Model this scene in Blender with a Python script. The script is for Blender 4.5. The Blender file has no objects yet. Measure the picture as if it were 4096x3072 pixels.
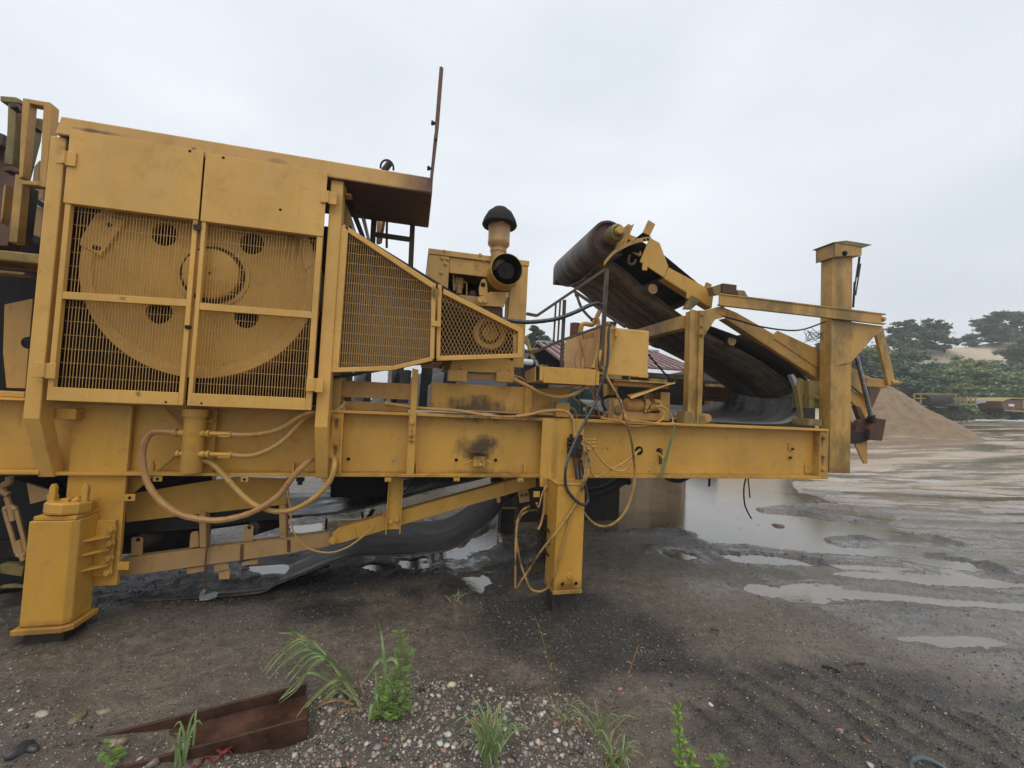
import bpy, bmesh, math, random
import numpy as np
from mathutils import Vector, Matrix, noise as mnoise
random.seed(7)
rng = np.random.default_rng(11)
scene = bpy.context.scene
col = scene.collection

# ------------------------------------------------------------------ camera
FPX, HCAM = 1690.0, 1.6
YAW, PITCH, ROLL = map(math.radians, (-13.4, 2.56, 2.68))
def cam_axes():
    cy, sy = math.cos(YAW), math.sin(YAW)
    r = Vector((cy, sy, 0)); f = Vector((-sy, cy, 0)); u = Vector((0, 0, 1))
    f2 = f*math.cos(PITCH) + u*math.sin(PITCH); u2 = u*math.cos(PITCH) - f*math.sin(PITCH)
    r3 = r*math.cos(ROLL) + u2*math.sin(ROLL); u3 = u2*math.cos(ROLL) - r*math.sin(ROLL)
    return r3, u3, f2
CR, CU, CF = cam_axes()
cam_d = bpy.data.cameras.new('camera'); cam = bpy.data.objects.new('camera', cam_d); col.objects.link(cam)
cam_d.lens = 36*FPX/4096; cam_d.sensor_width = 36; cam_d.clip_start = .05; cam_d.clip_end = 2000
m = Matrix((CR, CU, -CF)).transposed().to_4x4(); m.translation = (0, 0, HCAM); cam.matrix_world = m
scene.camera = cam

# ------------------------------------------------------------------ sky and sun (overcast, raining)
SUN_EL, SUN_AZ = math.radians(66), math.radians(205)       # soft bright part of the cloud behind the viewer
world = bpy.data.worlds.new('World'); scene.world = world; world.use_nodes = True
wn, wl = world.node_tree.nodes, world.node_tree.links
bg = wn['Background']
sky = wn.new('ShaderNodeTexSky'); sky.sky_type = 'NISHITA'; sky.sun_disc = False
sky.sun_elevation = SUN_EL; sky.sun_rotation = SUN_AZ; sky.dust_density = 4; sky.air_density = 1.2
skm = wn.new('ShaderNodeVectorMath'); skm.operation = 'SCALE'; skm.inputs['Scale'].default_value = .10
wl.new(sky.outputs[0], skm.inputs[0])
tc = wn.new('ShaderNodeTexCoord'); mp = wn.new('ShaderNodeMapping'); mp.inputs['Scale'].default_value = (1.1, 1.1, 2.6)
n1 = wn.new('ShaderNodeTexNoise'); n1.inputs['Scale'].default_value = 1.5; n1.inputs['Detail'].default_value = 4; n1.inputs['Roughness'].default_value = .45; n1.inputs['Distortion'].default_value = .35
wl.new(tc.outputs['Generated'], mp.inputs[0]); wl.new(mp.outputs[0], n1.inputs['Vector'])
cr = wn.new('ShaderNodeValToRGB'); e = cr.color_ramp.elements
e[0].position = .30; e[0].color = (.655, .705, .76, 1); e[1].position = .70; e[1].color = (.85, .89, .932, 1)
wl.new(n1.outputs['Fac'], cr.inputs[0])
mx = wn.new('ShaderNodeMixRGB'); mx.inputs[0].default_value = .93
wl.new(skm.outputs[0], mx.inputs[1]); wl.new(cr.outputs[0], mx.inputs[2])
wl.new(mx.outputs[0], bg.inputs[0]); bg.inputs[1].default_value = 1.0
sun_d = bpy.data.lights.new('sun', 'SUN'); sun_d.energy = 1.5; sun_d.angle = math.radians(60); sun_d.color = (1, .97, .93)
sun = bpy.data.objects.new('sun', sun_d); col.objects.link(sun)
sdir = Vector((math.sin(SUN_AZ)*math.cos(SUN_EL), math.cos(SUN_AZ)*math.cos(SUN_EL), math.sin(SUN_EL)))
sun.rotation_euler = sdir.to_track_quat('Z', 'Y').to_euler(); sun.location = (0, -5, 12)

vs = scene.view_settings; vs.view_transform = 'Standard'; vs.look = 'None'; vs.gamma = 1; vs.use_curve_mapping = False
vs.exposure = 0.28
scene.render.engine = 'CYCLES'; scene.cycles.max_bounces = 6; scene.cycles.use_denoising = True

# ------------------------------------------------------------------ measuring: photo coordinates of a feature + the plane it stands on -> its place
class Zm:
    def __init__(s, x0, y0, k): s.a = (x0, y0, k)
    def ray(s, x, y):
        X = s.a[0] + x/s.a[2]; Yp = s.a[1] + y/s.a[2]
        return CR*((X - 2048)/FPX) - CU*((Yp - 1536)/FPX) + CF
    def __call__(s, x, y, Y):
        d = s.ray(x, y); return d*(Y/d.y) + Vector((0, 0, HCAM))
    def Z(s, x, y, z=0.):
        d = s.ray(x, y); return d*((z - HCAM)/d.z) + Vector((0, 0, HCAM))
    def X(s, x, y, X):
        d = s.ray(x, y); return d*(X/d.x) + Vector((0, 0, HCAM))
D = Zm(0, 0, 2212/4096)
ZA = Zm(0, 350, 2.2125); ZB = Zm(700, 450, 2.2125); ZC = Zm(0, 1000, 2.2125); ZD = Zm(700, 1100, 2.2125)
ZE = Zm(0, 1500, 2.2125); ZF = Zm(0, 1900, 2.2125); ZG = Zm(700, 1600, 2.07375); ZH = Zm(1300, 200, 2.0733)
ZI = Zm(1600, 800, 2.37); ZJ = Zm(2150, 800, 2.765); ZK = Zm(2500, 800, 1.7463); ZL = Zm(2600, 1200, 2.7657)
ZM = Zm(3150, 900, 1.58); ZN = Zm(1250, 1400, 2.212); ZO = Zm(2000, 1200, 2.37); ZP = Zm(1900, 1600, 1.8438)
ZQ = Zm(400, 1900, 2.765); ZR = Zm(1100, 1850, 2.0109); ZS = Zm(0, 2450, 1.7015); ZT = Zm(1000, 2450, 1.7015)
ZU = Zm(2200, 1850, 1.16667); ZV = Zm(3350, 1150, 2.5523); ZW = Zm(2000, 1250, 3.686)

# ------------------------------------------------------------------ mesh building
class MB:
    def __init__(s): s.v = []; s.f = []; s.smooth = []
    def add(s, vs, fs, sm=False):
        o = len(s.v); s.v += [tuple(v) for v in vs]; s.f += [[i + o for i in f] for f in fs]; s.smooth += [sm]*len(fs); return s
    def box(s, x0, x1, y0, y1, z0, z1):
        x0, x1 = sorted((x0, x1)); y0, y1 = sorted((y0, y1)); z0, z1 = sorted((z0, z1))
        v = [(x, y, z) for z in (z0, z1) for y in (y0, y1) for x in (x0, x1)]
        return s.add(v, [(0, 2, 3, 1), (4, 5, 7, 6), (0, 1, 5, 4), (1, 3, 7, 5), (3, 2, 6, 7), (2, 0, 4, 6)])
    def ext(s, poly, vec):                      # planar polygon pushed along vec
        vec = Vector(vec); p = [Vector(q) for q in poly]; n = len(p)
        nor = Vector((0, 0, 0))
        for i in range(n): nor += (p[i] - p[0]).cross(p[(i+1) % n] - p[0])
        if nor.dot(vec) > 0: p = p[::-1]
        v = p + [q + vec for q in p]
        f = [tuple(range(n)), tuple(range(2*n - 1, n - 1, -1))] + [(i, n + i, n + (i+1) % n, (i+1) % n) for i in range(n)]
        return s.add(v, [tuple(reversed(q)) for q in f] if False else f)
    def beam(s, a, b, w, h, up=(0, 0, 1)):      # square bar from a to b, w across, h along 'up'
        a = Vector(a); b = Vector(b); d = (b - a).normalized(); up = Vector(up)
        sd = d.cross(up)
        if sd.length < 1e-4: sd = d.cross(Vector((0, 1, 0)))
        sd.normalize(); u = sd.cross(d).normalized()
        v = []
        for q in (a, b):
            for i, j in ((-1, -1), (1, -1), (1, 1), (-1, 1)): v.append(q + sd*(i*w/2) + u*(j*h/2))
        return s.add(v, [(0, 1, 2, 3), (7, 6, 5, 4), (0, 4, 5, 1), (1, 5, 6, 2), (2, 6, 7, 3), (3, 7, 4, 0)])
    def cyl(s, a, b, r0, r1=None, n=16, caps=True):
        r1 = r0 if r1 is None else r1
        return s.lathe([(r0, 0), (r1, (Vector(b) - Vector(a)).length)], a, Vector(b) - Vector(a), n, caps)
    def lathe(s, prof, org, axis, n=24, caps=True, sharp=True):
        org = Vector(org); ax = Vector(axis).normalized()
        t = ax.cross(Vector((0, 0, 1)))
        if t.length < 1e-3: t = ax.cross(Vector((1, 0, 0)))
        t.normalize(); b = ax.cross(t)
        v = []
        for r, h in prof:
            for i in range(n):
                a = 2*math.pi*i/n; v.append(org + ax*h + (t*math.cos(a) + b*math.sin(a))*r)
        f = [(k*n + i, k*n + (i+1) % n, (k+1)*n + (i+1) % n, (k+1)*n + i) for k in range(len(prof) - 1) for i in range(n)]
        s.add(v, f, True)
        if caps:
            s.add(v[:n], [tuple(reversed(range(n)))]); s.add(v[-n:], [tuple(range(n))])
        return s
    def tube(s, pts, r, n=8, sub=4, caps=True, ferrule=0):
        p = smooth_path(pts, sub); N = len(p); v = []
        if ferrule and N > 6:                    # crimped fittings at both ends
            p = [p[0], p[0].lerp(p[1], min(.95, ferrule/max((p[1] - p[0]).length, 1e-6)))] + [p[0].lerp(p[1], min(.97, (ferrule + .002)/max((p[1] - p[0]).length, 1e-6)))] + p[1:-1] + [p[-1].lerp(p[-2], min(.97, (ferrule + .002)/max((p[-1] - p[-2]).length, 1e-6))), p[-1].lerp(p[-2], min(.95, ferrule/max((p[-1] - p[-2]).length, 1e-6))), p[-1]]; N = len(p)
        up = Vector((0, 0, 1)); prev = None
        for i in range(N):
            d = (p[min(i+1, N-1)] - p[max(i-1, 0)])
            d = d.normalized() if d.length > 1e-9 else Vector((1, 0, 0))
            if prev is None:
                t = d.cross(up)
                if t.length < .05: t = d.cross(Vector((1, 0, 0)))
            else: t = prev - d*prev.dot(d)
            t.normalize(); prev = t; b = d.cross(t)
            for k in range(n):
                a = 2*math.pi*k/n; v.append(p[i] + (t*math.cos(a) + b*math.sin(a))*(r*1.45 if ferrule and (i < 2 or i > N - 3) else r*(1 + (.05*math.sin(i*2.3) if ferrule else 0))))
        f = [(i*n + k, i*n + (k+1) % n, (i+1)*n + (k+1) % n, (i+1)*n + k) for i in range(N-1) for k in range(n)]
        s.add(v, f, True)
        if caps: s.add(v[:n], [tuple(reversed(range(n)))]); s.add(v[-n:], [tuple(range(n))])
        return s
    def mesh(s, name):
        me = bpy.data.meshes.new(name); me.from_pydata(s.v, [], s.f); me.update()
        me.polygons.foreach_set('use_smooth', s.smooth)
        bm = bmesh.new(); bm.from_mesh(me); bmesh.ops.recalc_face_normals(bm, faces=bm.faces); bm.to_mesh(me); bm.free()
        if any(s.smooth): me.set_sharp_from_angle(angle=math.radians(38))
        return me
def smooth_path(pts, sub=4):
    p = [Vector(q) for q in pts]
    if len(p) < 3 or sub <= 1: return p
    out = []
    for i in range(len(p) - 1):
        a = p[max(i-1, 0)]; b = p[i]; c = p[i+1]; d = p[min(i+2, len(p)-1)]
        for k in range(sub):
            t = k/sub; t2 = t*t; t3 = t2*t
            out.append(.5*((2*b) + (c - a)*t + (2*a - 5*b + 4*c - d)*t2 + (3*b - a - 3*c + d)*t3))
    out.append(p[-1]); return out
def loft(rows, closed=False):                   # grid of points -> sheet
    mb = MB(); n = len(rows[0]); v = [q for r in rows for q in r]
    f = [(i*n + k, i*n + k + 1, (i+1)*n + k + 1, (i+1)*n + k) for i in range(len(rows) - 1) for k in range(n - 1)]
    mb.add(v, f, True); return mb

def thing(name, label, cat, loc=(0, 0, 0), group=None, kind=None):
    o = bpy.data.objects.new(name, None); col.objects.link(o); o.location = loc; o.empty_display_size = .1
    o['label'] = label; o['category'] = cat
    if group: o['group'] = group
    if kind: o['kind'] = kind
    return o
def part(parent, name, mb, mat, bevel=0, label=None, kind=None, solid=0):
    me = mb.mesh(name) if isinstance(mb, MB) else mb
    o = bpy.data.objects.new(name, me); col.objects.link(o)
    if mat is not None: me.materials.clear(); me.materials.append(mat)
    if parent is not None:
        o.parent = parent
        if parent.parent is None: o.location = -Vector(parent.location)
    if solid:
        s = o.modifiers.new('thick', 'SOLIDIFY'); s.thickness = solid; s.offset = 0
    if bevel:
        b = o.modifiers.new('bevel', 'BEVEL'); b.width = bevel; b.segments = 2; b.limit_method = 'ANGLE'; b.angle_limit = .7
        b.harden_normals = False
    if label: o['label'] = label
    if kind: o['kind'] = kind
    return o
def single(name, mb, mat, label, cat, group=None, bevel=0, solid=0, kind=None):
    me = mb.mesh(name) if isinstance(mb, MB) else mb
    co = np.empty(len(me.vertices)*3); me.vertices.foreach_get('co', co); co = co.reshape(-1, 3)
    lo, hi = co.min(0), co.max(0); base = np.array([(lo[0]+hi[0])/2, (lo[1]+hi[1])/2, lo[2]])
    me.vertices.foreach_set('co', (co - base).ravel()); me.update()
    o = part(None, name, me, mat, bevel, solid=solid); o.location = base
    o['label'] = label; o['category'] = cat
    if group: o['group'] = group
    if kind: o['kind'] = kind
    return o
def structure(name, mb, mat, label=None):
    o = part(None, name, mb, mat); o['kind'] = 'structure'
    if label: o['label'] = label
    return o
def plate(parent, name, pts, Y, th, mat, bevel=.003, **k):
    """outline measured on the plane Y, pushed th deep; pts = [(zoom, x, y), ...]"""
    return part(parent, name, MB().ext([z(x, y, Y) for z, x, y in pts], (0, th, 0)), mat, bevel, **k)
def pl(z, *xy): return [(z, xy[i], xy[i+1]) for i in range(0, len(xy), 2)]
def xz(z, x, y, Y): q = z(x, y, Y); return q.x, q.z
def boxp(parent, name, z, x0, y0, x1, y1, Y, th, mat, bevel=.003, **k):
    a = z(x0, y0, Y); b = z(x1, y1, Y)
    return part(parent, name, MB().box(a.x, b.x, Y, Y + th, a.z, b.z), mat, bevel, **k)
BOLT = {}
def bolt(parent, pos, mat, r=.012, h=.012, axis='y', name='bolt'):
    key = (round(r, 4), round(h, 4), axis, mat.name, name)
    if key not in BOLT:
        mb = MB(); ax = {'y': (0, -1, 0), 'x': (1, 0, 0), 'z': (0, 0, 1)}[axis]
        mb.lathe([(r*1.35, -.004), (r*1.35, h*.25)], (0, 0, 0), ax, 12)
        mb.lathe([(r, h*.25), (r, h*.9), (r*.8, h)], (0, 0, 0), ax, 6)
        for i in range(len(mb.smooth)): mb.smooth[i] = False
        me = mb.mesh(name); me.materials.append(mat); BOLT[key] = me
    o = bpy.data.objects.new(name, BOLT[key]); col.objects.link(o); o.parent = parent
    o.location = Vector(pos) - (Vector(parent.location) if parent.parent is None else Vector((0, 0, 0)))
    return o
def bolts(parent, z, xys, Y, mat, r=.012, h=.014, name='bolt'):
    for x, y in xys: bolt(parent, z(x, y, Y), mat, r, h, name=name)
def hpath(*segs):
    """points along a hose: (zoom, Y0, Y1, x, y, x, y, ...)"""
    out = []
    for s in segs:
        z, Y0, Y1 = s[:3]; xy = s[3:]; n = len(xy)//2
        for i in range(n): out.append(z(xy[2*i], xy[2*i+1], Y0 + (Y1 - Y0)*i/max(n-1, 1)))
    return out
# ------------------------------------------------------------------ materials
def newmat(name):
    m = bpy.data.materials.new(name); m.use_nodes = True; nt = m.node_tree
    return m, nt, nt.nodes['Principled BSDF']
def nd(nt, t, **k):
    n = nt.nodes.new(t)
    for a, b in k.items():
        if a in n.inputs: n.inputs[a].default_value = b
        else: setattr(n, a, b)
    return n
def noise(nt, vec, scale, detail=4, rough=.55, stretch=None):
    n = nd(nt, 'ShaderNodeTexNoise', Scale=scale, Detail=detail, Roughness=rough)
    if stretch:
        mp = nd(nt, 'ShaderNodeMapping'); mp.inputs['Scale'].default_value = stretch
        nt.links.new(vec, mp.inputs[0]); vec = mp.outputs[0]
    nt.links.new(vec, n.inputs['Vector']); return n.outputs['Fac']
def ramp(nt, fac, *stops):
    r = nd(nt, 'ShaderNodeValToRGB'); el = r.color_ramp.elements
    while len(el) < len(stops): el.new(.5)
    for s, (p, c) in zip(el, stops):
        s.position = p; s.color = (*c, 1) if isinstance(c, tuple) else (c, c, c, 1)
    nt.links.new(fac, r.inputs[0]); return r.outputs[0]
def mix(nt, fac, a, b, mode='MIX'):
    n = nd(nt, 'ShaderNodeMixRGB', blend_type=mode)
    for i, v in enumerate((fac, a, b)):
        if isinstance(v, (int, float)): n.inputs[i].default_value = v if i == 0 else (v, v, v, 1)
        elif isinstance(v, tuple): n.inputs[i].default_value = (*v, 1)
        else: nt.links.new(v, n.inputs[i])
    return n.outputs[0]
def mth(nt, op, a, b=None, clamp=False):
    n = nd(nt, 'ShaderNodeMath', operation=op); n.use_clamp = clamp
    for i, v in enumerate((a, b)):
        if v is None: continue
        if isinstance(v, (int, float)): n.inputs[i].default_value = v
        else: nt.links.new(v, n.inputs[i])
    return n.outputs[0]
def bump(nt, b, h, strength=.2, dist=.01):
    n = nd(nt, 'ShaderNodeBump', Strength=strength, Distance=dist); nt.links.new(h, n.inputs['Height']); nt.links.new(n.outputs[0], b.inputs['Normal']); return n
def pos(nt): return nd(nt, 'ShaderNodeNewGeometry').outputs['Position']
def blob(nt, p, c, rad):                        # 1 at c falling to 0 at the ellipsoid rad
    s = nd(nt, 'ShaderNodeVectorMath', operation='SUBTRACT'); nt.links.new(p, s.inputs[0]); s.inputs[1].default_value = c
    d = nd(nt, 'ShaderNodeVectorMath', operation='DIVIDE'); nt.links.new(s.outputs[0], d.inputs[0]); d.inputs[1].default_value = rad
    l = nd(nt, 'ShaderNodeVectorMath', operation='LENGTH'); nt.links.new(d.outputs[0], l.inputs[0])
    return mth(nt, 'SUBTRACT', 1., l.outputs['Value'], True)

YEL = (.51, .272, .044)
def paint(name, base=YEL, grime=.62, rust=.0, algae=.0, rough=(.32, .55), soot=(), streak=.5, var=.17, runs=()):
    m, nt, b = newmat(name); p = pos(nt); L = nt.links
    big = noise(nt, p, 1.7, 5, .6); mid = noise(nt, p, 9, 6, .65); fine = noise(nt, p, 70, 4, .7)
    st = noise(nt, p, 1, 6, .65, (14, 14, 2.6)); st2 = noise(nt, p, 1, 6, .7, (20, 20, 2.0))
    c = mix(nt, ramp(nt, big, (.3, 0.), (.72, 1.)), tuple(x*(1-var) for x in base), tuple(min(1, x*(1+var)) for x in base))
    # chalky, rain-washed film
    c = mix(nt, mth(nt, 'MULTIPLY', ramp(nt, st, (.42, 0.), (.75, 1.)), .22*streak*2), c, tuple(min(1, .55*x + .22*k) for x, k in zip(base, (1, .83, .56))))
    # run-down dirt
    d = mth(nt, 'MULTIPLY', ramp(nt, st2, (.54, 0.), (.80, 1.)), ramp(nt, big, (.42, 0.), (.66, 1.)))
    c = mix(nt, mth(nt, 'MULTIPLY', d, grime), c, (.085, .055, .026))
    g = ramp(nt, mid, (.55, 0.), (.74, 1.))
    c = mix(nt, mth(nt, 'MULTIPLY', g, grime*.55), c, (.16, .095, .035))
    sp = ramp(nt, fine, (.70, 0.), (.78, 1.))
    c = mix(nt, mth(nt, 'MULTIPLY', sp, grime*.9), c, (.07, .035, .018))
    ch = noise(nt, p, 24, 6, .75); c = mix(nt, mth(nt, 'MULTIPLY', ramp(nt, ch, (.645, 0.), (.685, 1.)), min(.85, grime)), c, (.075, .032, .016))
    if rust:
        rn = noise(nt, p, 4.5, 7, .7)
        c = mix(nt, mth(nt, 'MULTIPLY', ramp(nt, rn, (.66 - .33*rust, 0.), (.76 - .30*rust, 1.)), min(1, .35 + rust)), c, mix(nt, fine, (.045, .02, .013), (.15, .06, .028)))
    if algae:
        an = noise(nt, p, 3.2, 6, .68, (1, 1, .5))
        c = mix(nt, mth(nt, 'MULTIPLY', ramp(nt, an, (.46, 0.), (.62, 1.)), algae), c, (.055, .055, .02))
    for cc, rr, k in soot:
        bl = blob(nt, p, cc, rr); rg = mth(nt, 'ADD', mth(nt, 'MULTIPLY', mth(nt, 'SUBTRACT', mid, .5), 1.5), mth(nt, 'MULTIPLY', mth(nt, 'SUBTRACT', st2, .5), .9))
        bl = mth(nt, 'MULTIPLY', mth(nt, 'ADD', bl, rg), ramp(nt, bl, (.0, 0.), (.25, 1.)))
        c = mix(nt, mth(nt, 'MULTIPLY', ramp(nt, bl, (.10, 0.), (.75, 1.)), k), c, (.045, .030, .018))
    for cc, rr, k in runs:                      # rust bleeding from bolts and lower edges
        bl = blob(nt, p, cc, rr); bl = mth(nt, 'MULTIPLY', bl, mth(nt, 'ADD', mth(nt, 'MULTIPLY', st2, 1.6), mth(nt, 'SUBTRACT', mid, .5)))
        c = mix(nt, mth(nt, 'MULTIPLY', ramp(nt, bl, (.12, 0.), (.6, 1.)), k), c, (.105, .042, .017))
    L.new(c, b.inputs['Base Color'])
    L.new(ramp(nt, mid, (.3, rough[0]), (.7, rough[1])), b.inputs['Roughness'])
    b.inputs['Specular IOR Level'].default_value = .38
    h = mth(nt, 'ADD', mth(nt, 'MULTIPLY', mid, .5), mth(nt, 'MULTIPLY', fine, .22)); bump(nt, b, h, .16, .006)
    return m
def simple(name, c0, c1, rough=(.4, .7), scale=8, metal=0., bmp=.2, stretch=None, spec=.4, coat=0, lim=(.36, .66)):
    m, nt, b = newmat(name); p = pos(nt)
    n = noise(nt, p, scale, 6, .62, stretch); f = noise(nt, p, scale*7, 4, .6)
    k = mth(nt, 'ADD', mth(nt, 'MULTIPLY', n, .75), mth(nt, 'MULTIPLY', f, .25))
    nt.links.new(ramp(nt, k, (lim[0], c0), (lim[1], c1)), b.inputs['Base Color'])
    nt.links.new(ramp(nt, n, (.35, rough[0]), (.65, rough[1])), b.inputs['Roughness'])
    b.inputs['Metallic'].default_value = metal; b.inputs['Specular IOR Level'].default_value = spec
    b.inputs['Coat Weight'].default_value = coat; b.inputs['Coat Roughness'].default_value = .12
    if bmp: bump(nt, b, k, bmp, .008)
    return m
lamp_at = ZN(1470, 850, 3.46); deck_at = ZN(1450, 530, 3.55)
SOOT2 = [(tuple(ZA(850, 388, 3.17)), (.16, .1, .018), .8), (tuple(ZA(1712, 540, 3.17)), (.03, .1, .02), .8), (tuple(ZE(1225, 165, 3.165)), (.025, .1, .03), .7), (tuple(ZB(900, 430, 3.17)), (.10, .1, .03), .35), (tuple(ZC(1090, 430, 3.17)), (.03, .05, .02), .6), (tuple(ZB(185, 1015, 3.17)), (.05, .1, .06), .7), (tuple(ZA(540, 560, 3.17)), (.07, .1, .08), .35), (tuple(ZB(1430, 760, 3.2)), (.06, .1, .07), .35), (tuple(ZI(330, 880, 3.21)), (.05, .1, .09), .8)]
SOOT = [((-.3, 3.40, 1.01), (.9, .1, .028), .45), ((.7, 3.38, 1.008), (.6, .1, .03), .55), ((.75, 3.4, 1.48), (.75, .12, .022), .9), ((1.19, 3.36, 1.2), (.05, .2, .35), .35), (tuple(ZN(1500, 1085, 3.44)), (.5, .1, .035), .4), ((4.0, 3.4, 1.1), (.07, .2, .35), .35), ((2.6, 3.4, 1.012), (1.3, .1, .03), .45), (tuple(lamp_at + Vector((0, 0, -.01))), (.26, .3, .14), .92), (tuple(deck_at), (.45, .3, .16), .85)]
M = {
 'yel': paint('yellow_paint', soot=SOOT, runs=[(tuple(ZN(x, y + 45, 3.37)), (.022, .12, .075), .8) for x, y in ((217, 600), (205, 832), (878, 700), (1272, 985), (1620, 985), (714, 985))]),
 'door': paint('door_paint', base=(.58, .320, .070), grime=.45, streak=.7, rough=(.4, .62), soot=SOOT2),
 'leg': paint('leg_paint', base=(.52, .270, .036), grime=.62, runs=[((1.25, 3.1, .2), (.26, .16, .09), .8), ((-2.08, 3.22, .10), (.3, .2, .07), .6), (tuple(ZF(975, 640, 3.37)), (.05, .1, .22), .45)]),
 'yelr': paint('yellow_paint_weathered', base=(.45, .245, .052), grime=.75, rust=.10, algae=.6, runs=[(tuple(ZM(225, 1370, 3.37)), (.03, .12, .1), .8), (tuple(ZM(225, 1490, 3.37)), (.03, .12, .1), .8), ((4.2, 3.38, 1.06), (.2, .2, .1), .6)]),
 'yelalg': paint('yellow_paint_mossy', base=(.21, .145, .042), grime=.9, rust=.22, algae=.92),
 'yeld': paint('yellow_paint_dull', base=(.40, .212, .048), grime=.8, rust=.08, soot=SOOT),
 'tan': paint('faded_paint', base=(.37, .215, .085), grime=.65, rust=.07),
 'eng': paint('engine_paint', base=(.52, .30, .075), grime=.8, rust=.14, algae=.2),
 'hoseY': paint('overspray_hose', base=(.43, .245, .068), grime=1.2, rough=(.45, .7), var=.2),
 'hoseP': simple('faded_hose', (.27, .135, .062), (.46, .26, .075), (.45, .7), 7),
 'rust': simple('rust', (.035, .016, .011), (.115, .046, .025), (.45, .8), 9, bmp=.5),
 'rustl': simple('rust_brown', (.06, .026, .016), (.165, .07, .034), (.35, .7), 6, bmp=.4),
 'steel': simple('dark_steel', (.013, .011, .010), (.048, .037, .027), (.4, .7), 9, .2, spec=.25),
 'rail': simple('worn_rail', (.03, .022, .017), (.11, .072, .04), (.35, .6), 7, .2),
 'black': simple('black_rubber', (.007, .007, .008), (.02, .019, .019), (.4, .65), 12, spec=.25),
 'hoseB': simple('black_hose', (.008, .009, .013), (.022, .024, .03), (.25, .4), 14, spec=.5),
 'belt': simple('wet_belt', (.018, .017, .017), (.055, .050, .046), (.18, .48), 3, stretch=(1, 3, 1), bmp=.15, spec=.4),
 'beltdry': simple('dusty_belt', (.024, .020, .017), (.175, .138, .105), (.4, .65), 1.6, stretch=(.3, 6, .3), bmp=.10, lim=(.42, .62)),
 'chrome': simple('chrome_rod', (.16, .165, .175), (.3, .3, .32), (.15, .3), 20, .9, bmp=.03),
 'galv': simple('galvanised', (.25, .25, .24), (.42, .41, .40), (.35, .6), 12, .4),
 'wire': paint('wire_paint', base=(.40, .215, .050), grime=.8),
 'belttail': simple('worn_grey_belt', (.045, .044, .043), (.20, .195, .185), (.3, .55), 2.2, stretch=(1, 5, 1), bmp=.12),
 'inner': paint('shaded_inner_paint', base=(.20, .112, .034), grime=.8),  # yellow darkened to carry the shade inside the belt guard
 'darkened': simple('shaded_housing', (.008, .006, .004), (.026, .017, .010), (.6, .85), 5, spec=.15),  # dark colour stands in for the shade inside the housing and guard
 'soot': simple('sooty_shaded_metal', (.006, .006, .006), (.022, .020, .019), (.6, .85), 9, spec=.15),  # sooty parts; darkened further to stand in for shade in deep recesses
 'green': simple('strap_webbing', (.11, .125, .045), (.19, .20, .08), (.7, .9), 40),
 'teal': simple('teal_paint', (.03, .075, .07), (.06, .12, .11), (.4, .7), 6),
 'white': simple('white_paint', (.5, .5, .5), (.72, .72, .7), (.4, .6), 5),
 'plastic': simple('white_plastic', (.6, .6, .58), (.8, .8, .78), (.3, .4), 5),
}
def roof_mat():
    m = paint('roof_paint', base=(.54, .30, .078), grime=.55, streak=.7, rough=(.4, .62), soot=SOOT2); nt = m.node_tree; b = nt.nodes['Principled BSDF']
    src = b.inputs['Base Color'].links[0].from_socket; p = pos(nt)
    sx = nd(nt, 'ShaderNodeSeparateXYZ'); nt.links.new(p, sx.inputs[0])
    k = mth(nt, 'ADD', sx.outputs['X'], mth(nt, 'MULTIPLY', noise(nt, p, 3, 5, .6), .5))
    rc = ramp(nt, noise(nt, p, 14, 5, .6), (.35, (.06, .028, .02)), (.7, (.17, .085, .05)))
    c = mix(nt, ramp(nt, k, (0., 0.), (.32, 1.)), src, rc); nt.links.new(c, b.inputs['Base Color'])
    return m
M['roof'] = roof_mat()
# ------------------------------------------------------------------ ground
_tab = rng.random((8, 256, 256))
def vn(x, y, s, k=0):
    x = np.asarray(x, float)*s + 37.3*k; y = np.asarray(y, float)*s + 11.7*k
    xi = np.floor(x).astype(int); yi = np.floor(y).astype(int); fx = x - xi; fy = y - yi
    fx = fx*fx*(3 - 2*fx); fy = fy*fy*(3 - 2*fy); t = _tab[k % 8]
    a = t[xi % 256, yi % 256]; b = t[(xi+1) % 256, yi % 256]; c = t[xi % 256, (yi+1) % 256]; d = t[(xi+1) % 256, (yi+1) % 256]
    return (a*(1-fx) + b*fx)*(1-fy) + (c*(1-fx) + d*fx)*fy
def fbm(x, y, s, o=4, k=0):
    r = 0; a = .5
    for i in range(o): r = r + a*vn(x, y, s*2**i, k + i); a *= .5
    return r/(1 - .5**o)
def smooth(a, b, x): t = np.clip((x - a)/(b - a), 0, 1); return t*t*(3 - 2*t)
def base_z(x, y):
    d = .45*np.asarray(x, float) + .89*np.asarray(y, float) - 12.4
    d = np.clip(d, 0, 34)
    return .072*(np.sqrt(d*d + 4) - 2)*np.where(np.asarray(y) > 0, 1, 0)
def poly_sd(px, py, poly):                      # signed distance, negative inside
    n = len(poly); dist = np.full(px.shape, 1e9); ins = np.zeros(px.shape, bool)
    for i in range(n):
        ax, ay = poly[i]; bx, by = poly[(i+1) % n]; ex, ey = bx - ax, by - ay
        t = np.clip(((px-ax)*ex + (py-ay)*ey)/(ex*ex + ey*ey + 1e-12), 0, 1)
        dist = np.minimum(dist, np.hypot(px - ax - t*ex, py - ay - t*ey))
        cnd = ((ay > py) != (by > py)) & (px < (bx - ax)*(py - ay)/(by - ay + 1e-12) + ax)
        ins ^= cnd
    return np.where(ins, -dist, dist)
def gp(z, *xy): return [tuple(z.Z(xy[i], xy[i+1], 0.).xy) for i in range(0, len(xy), 2)]
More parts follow.
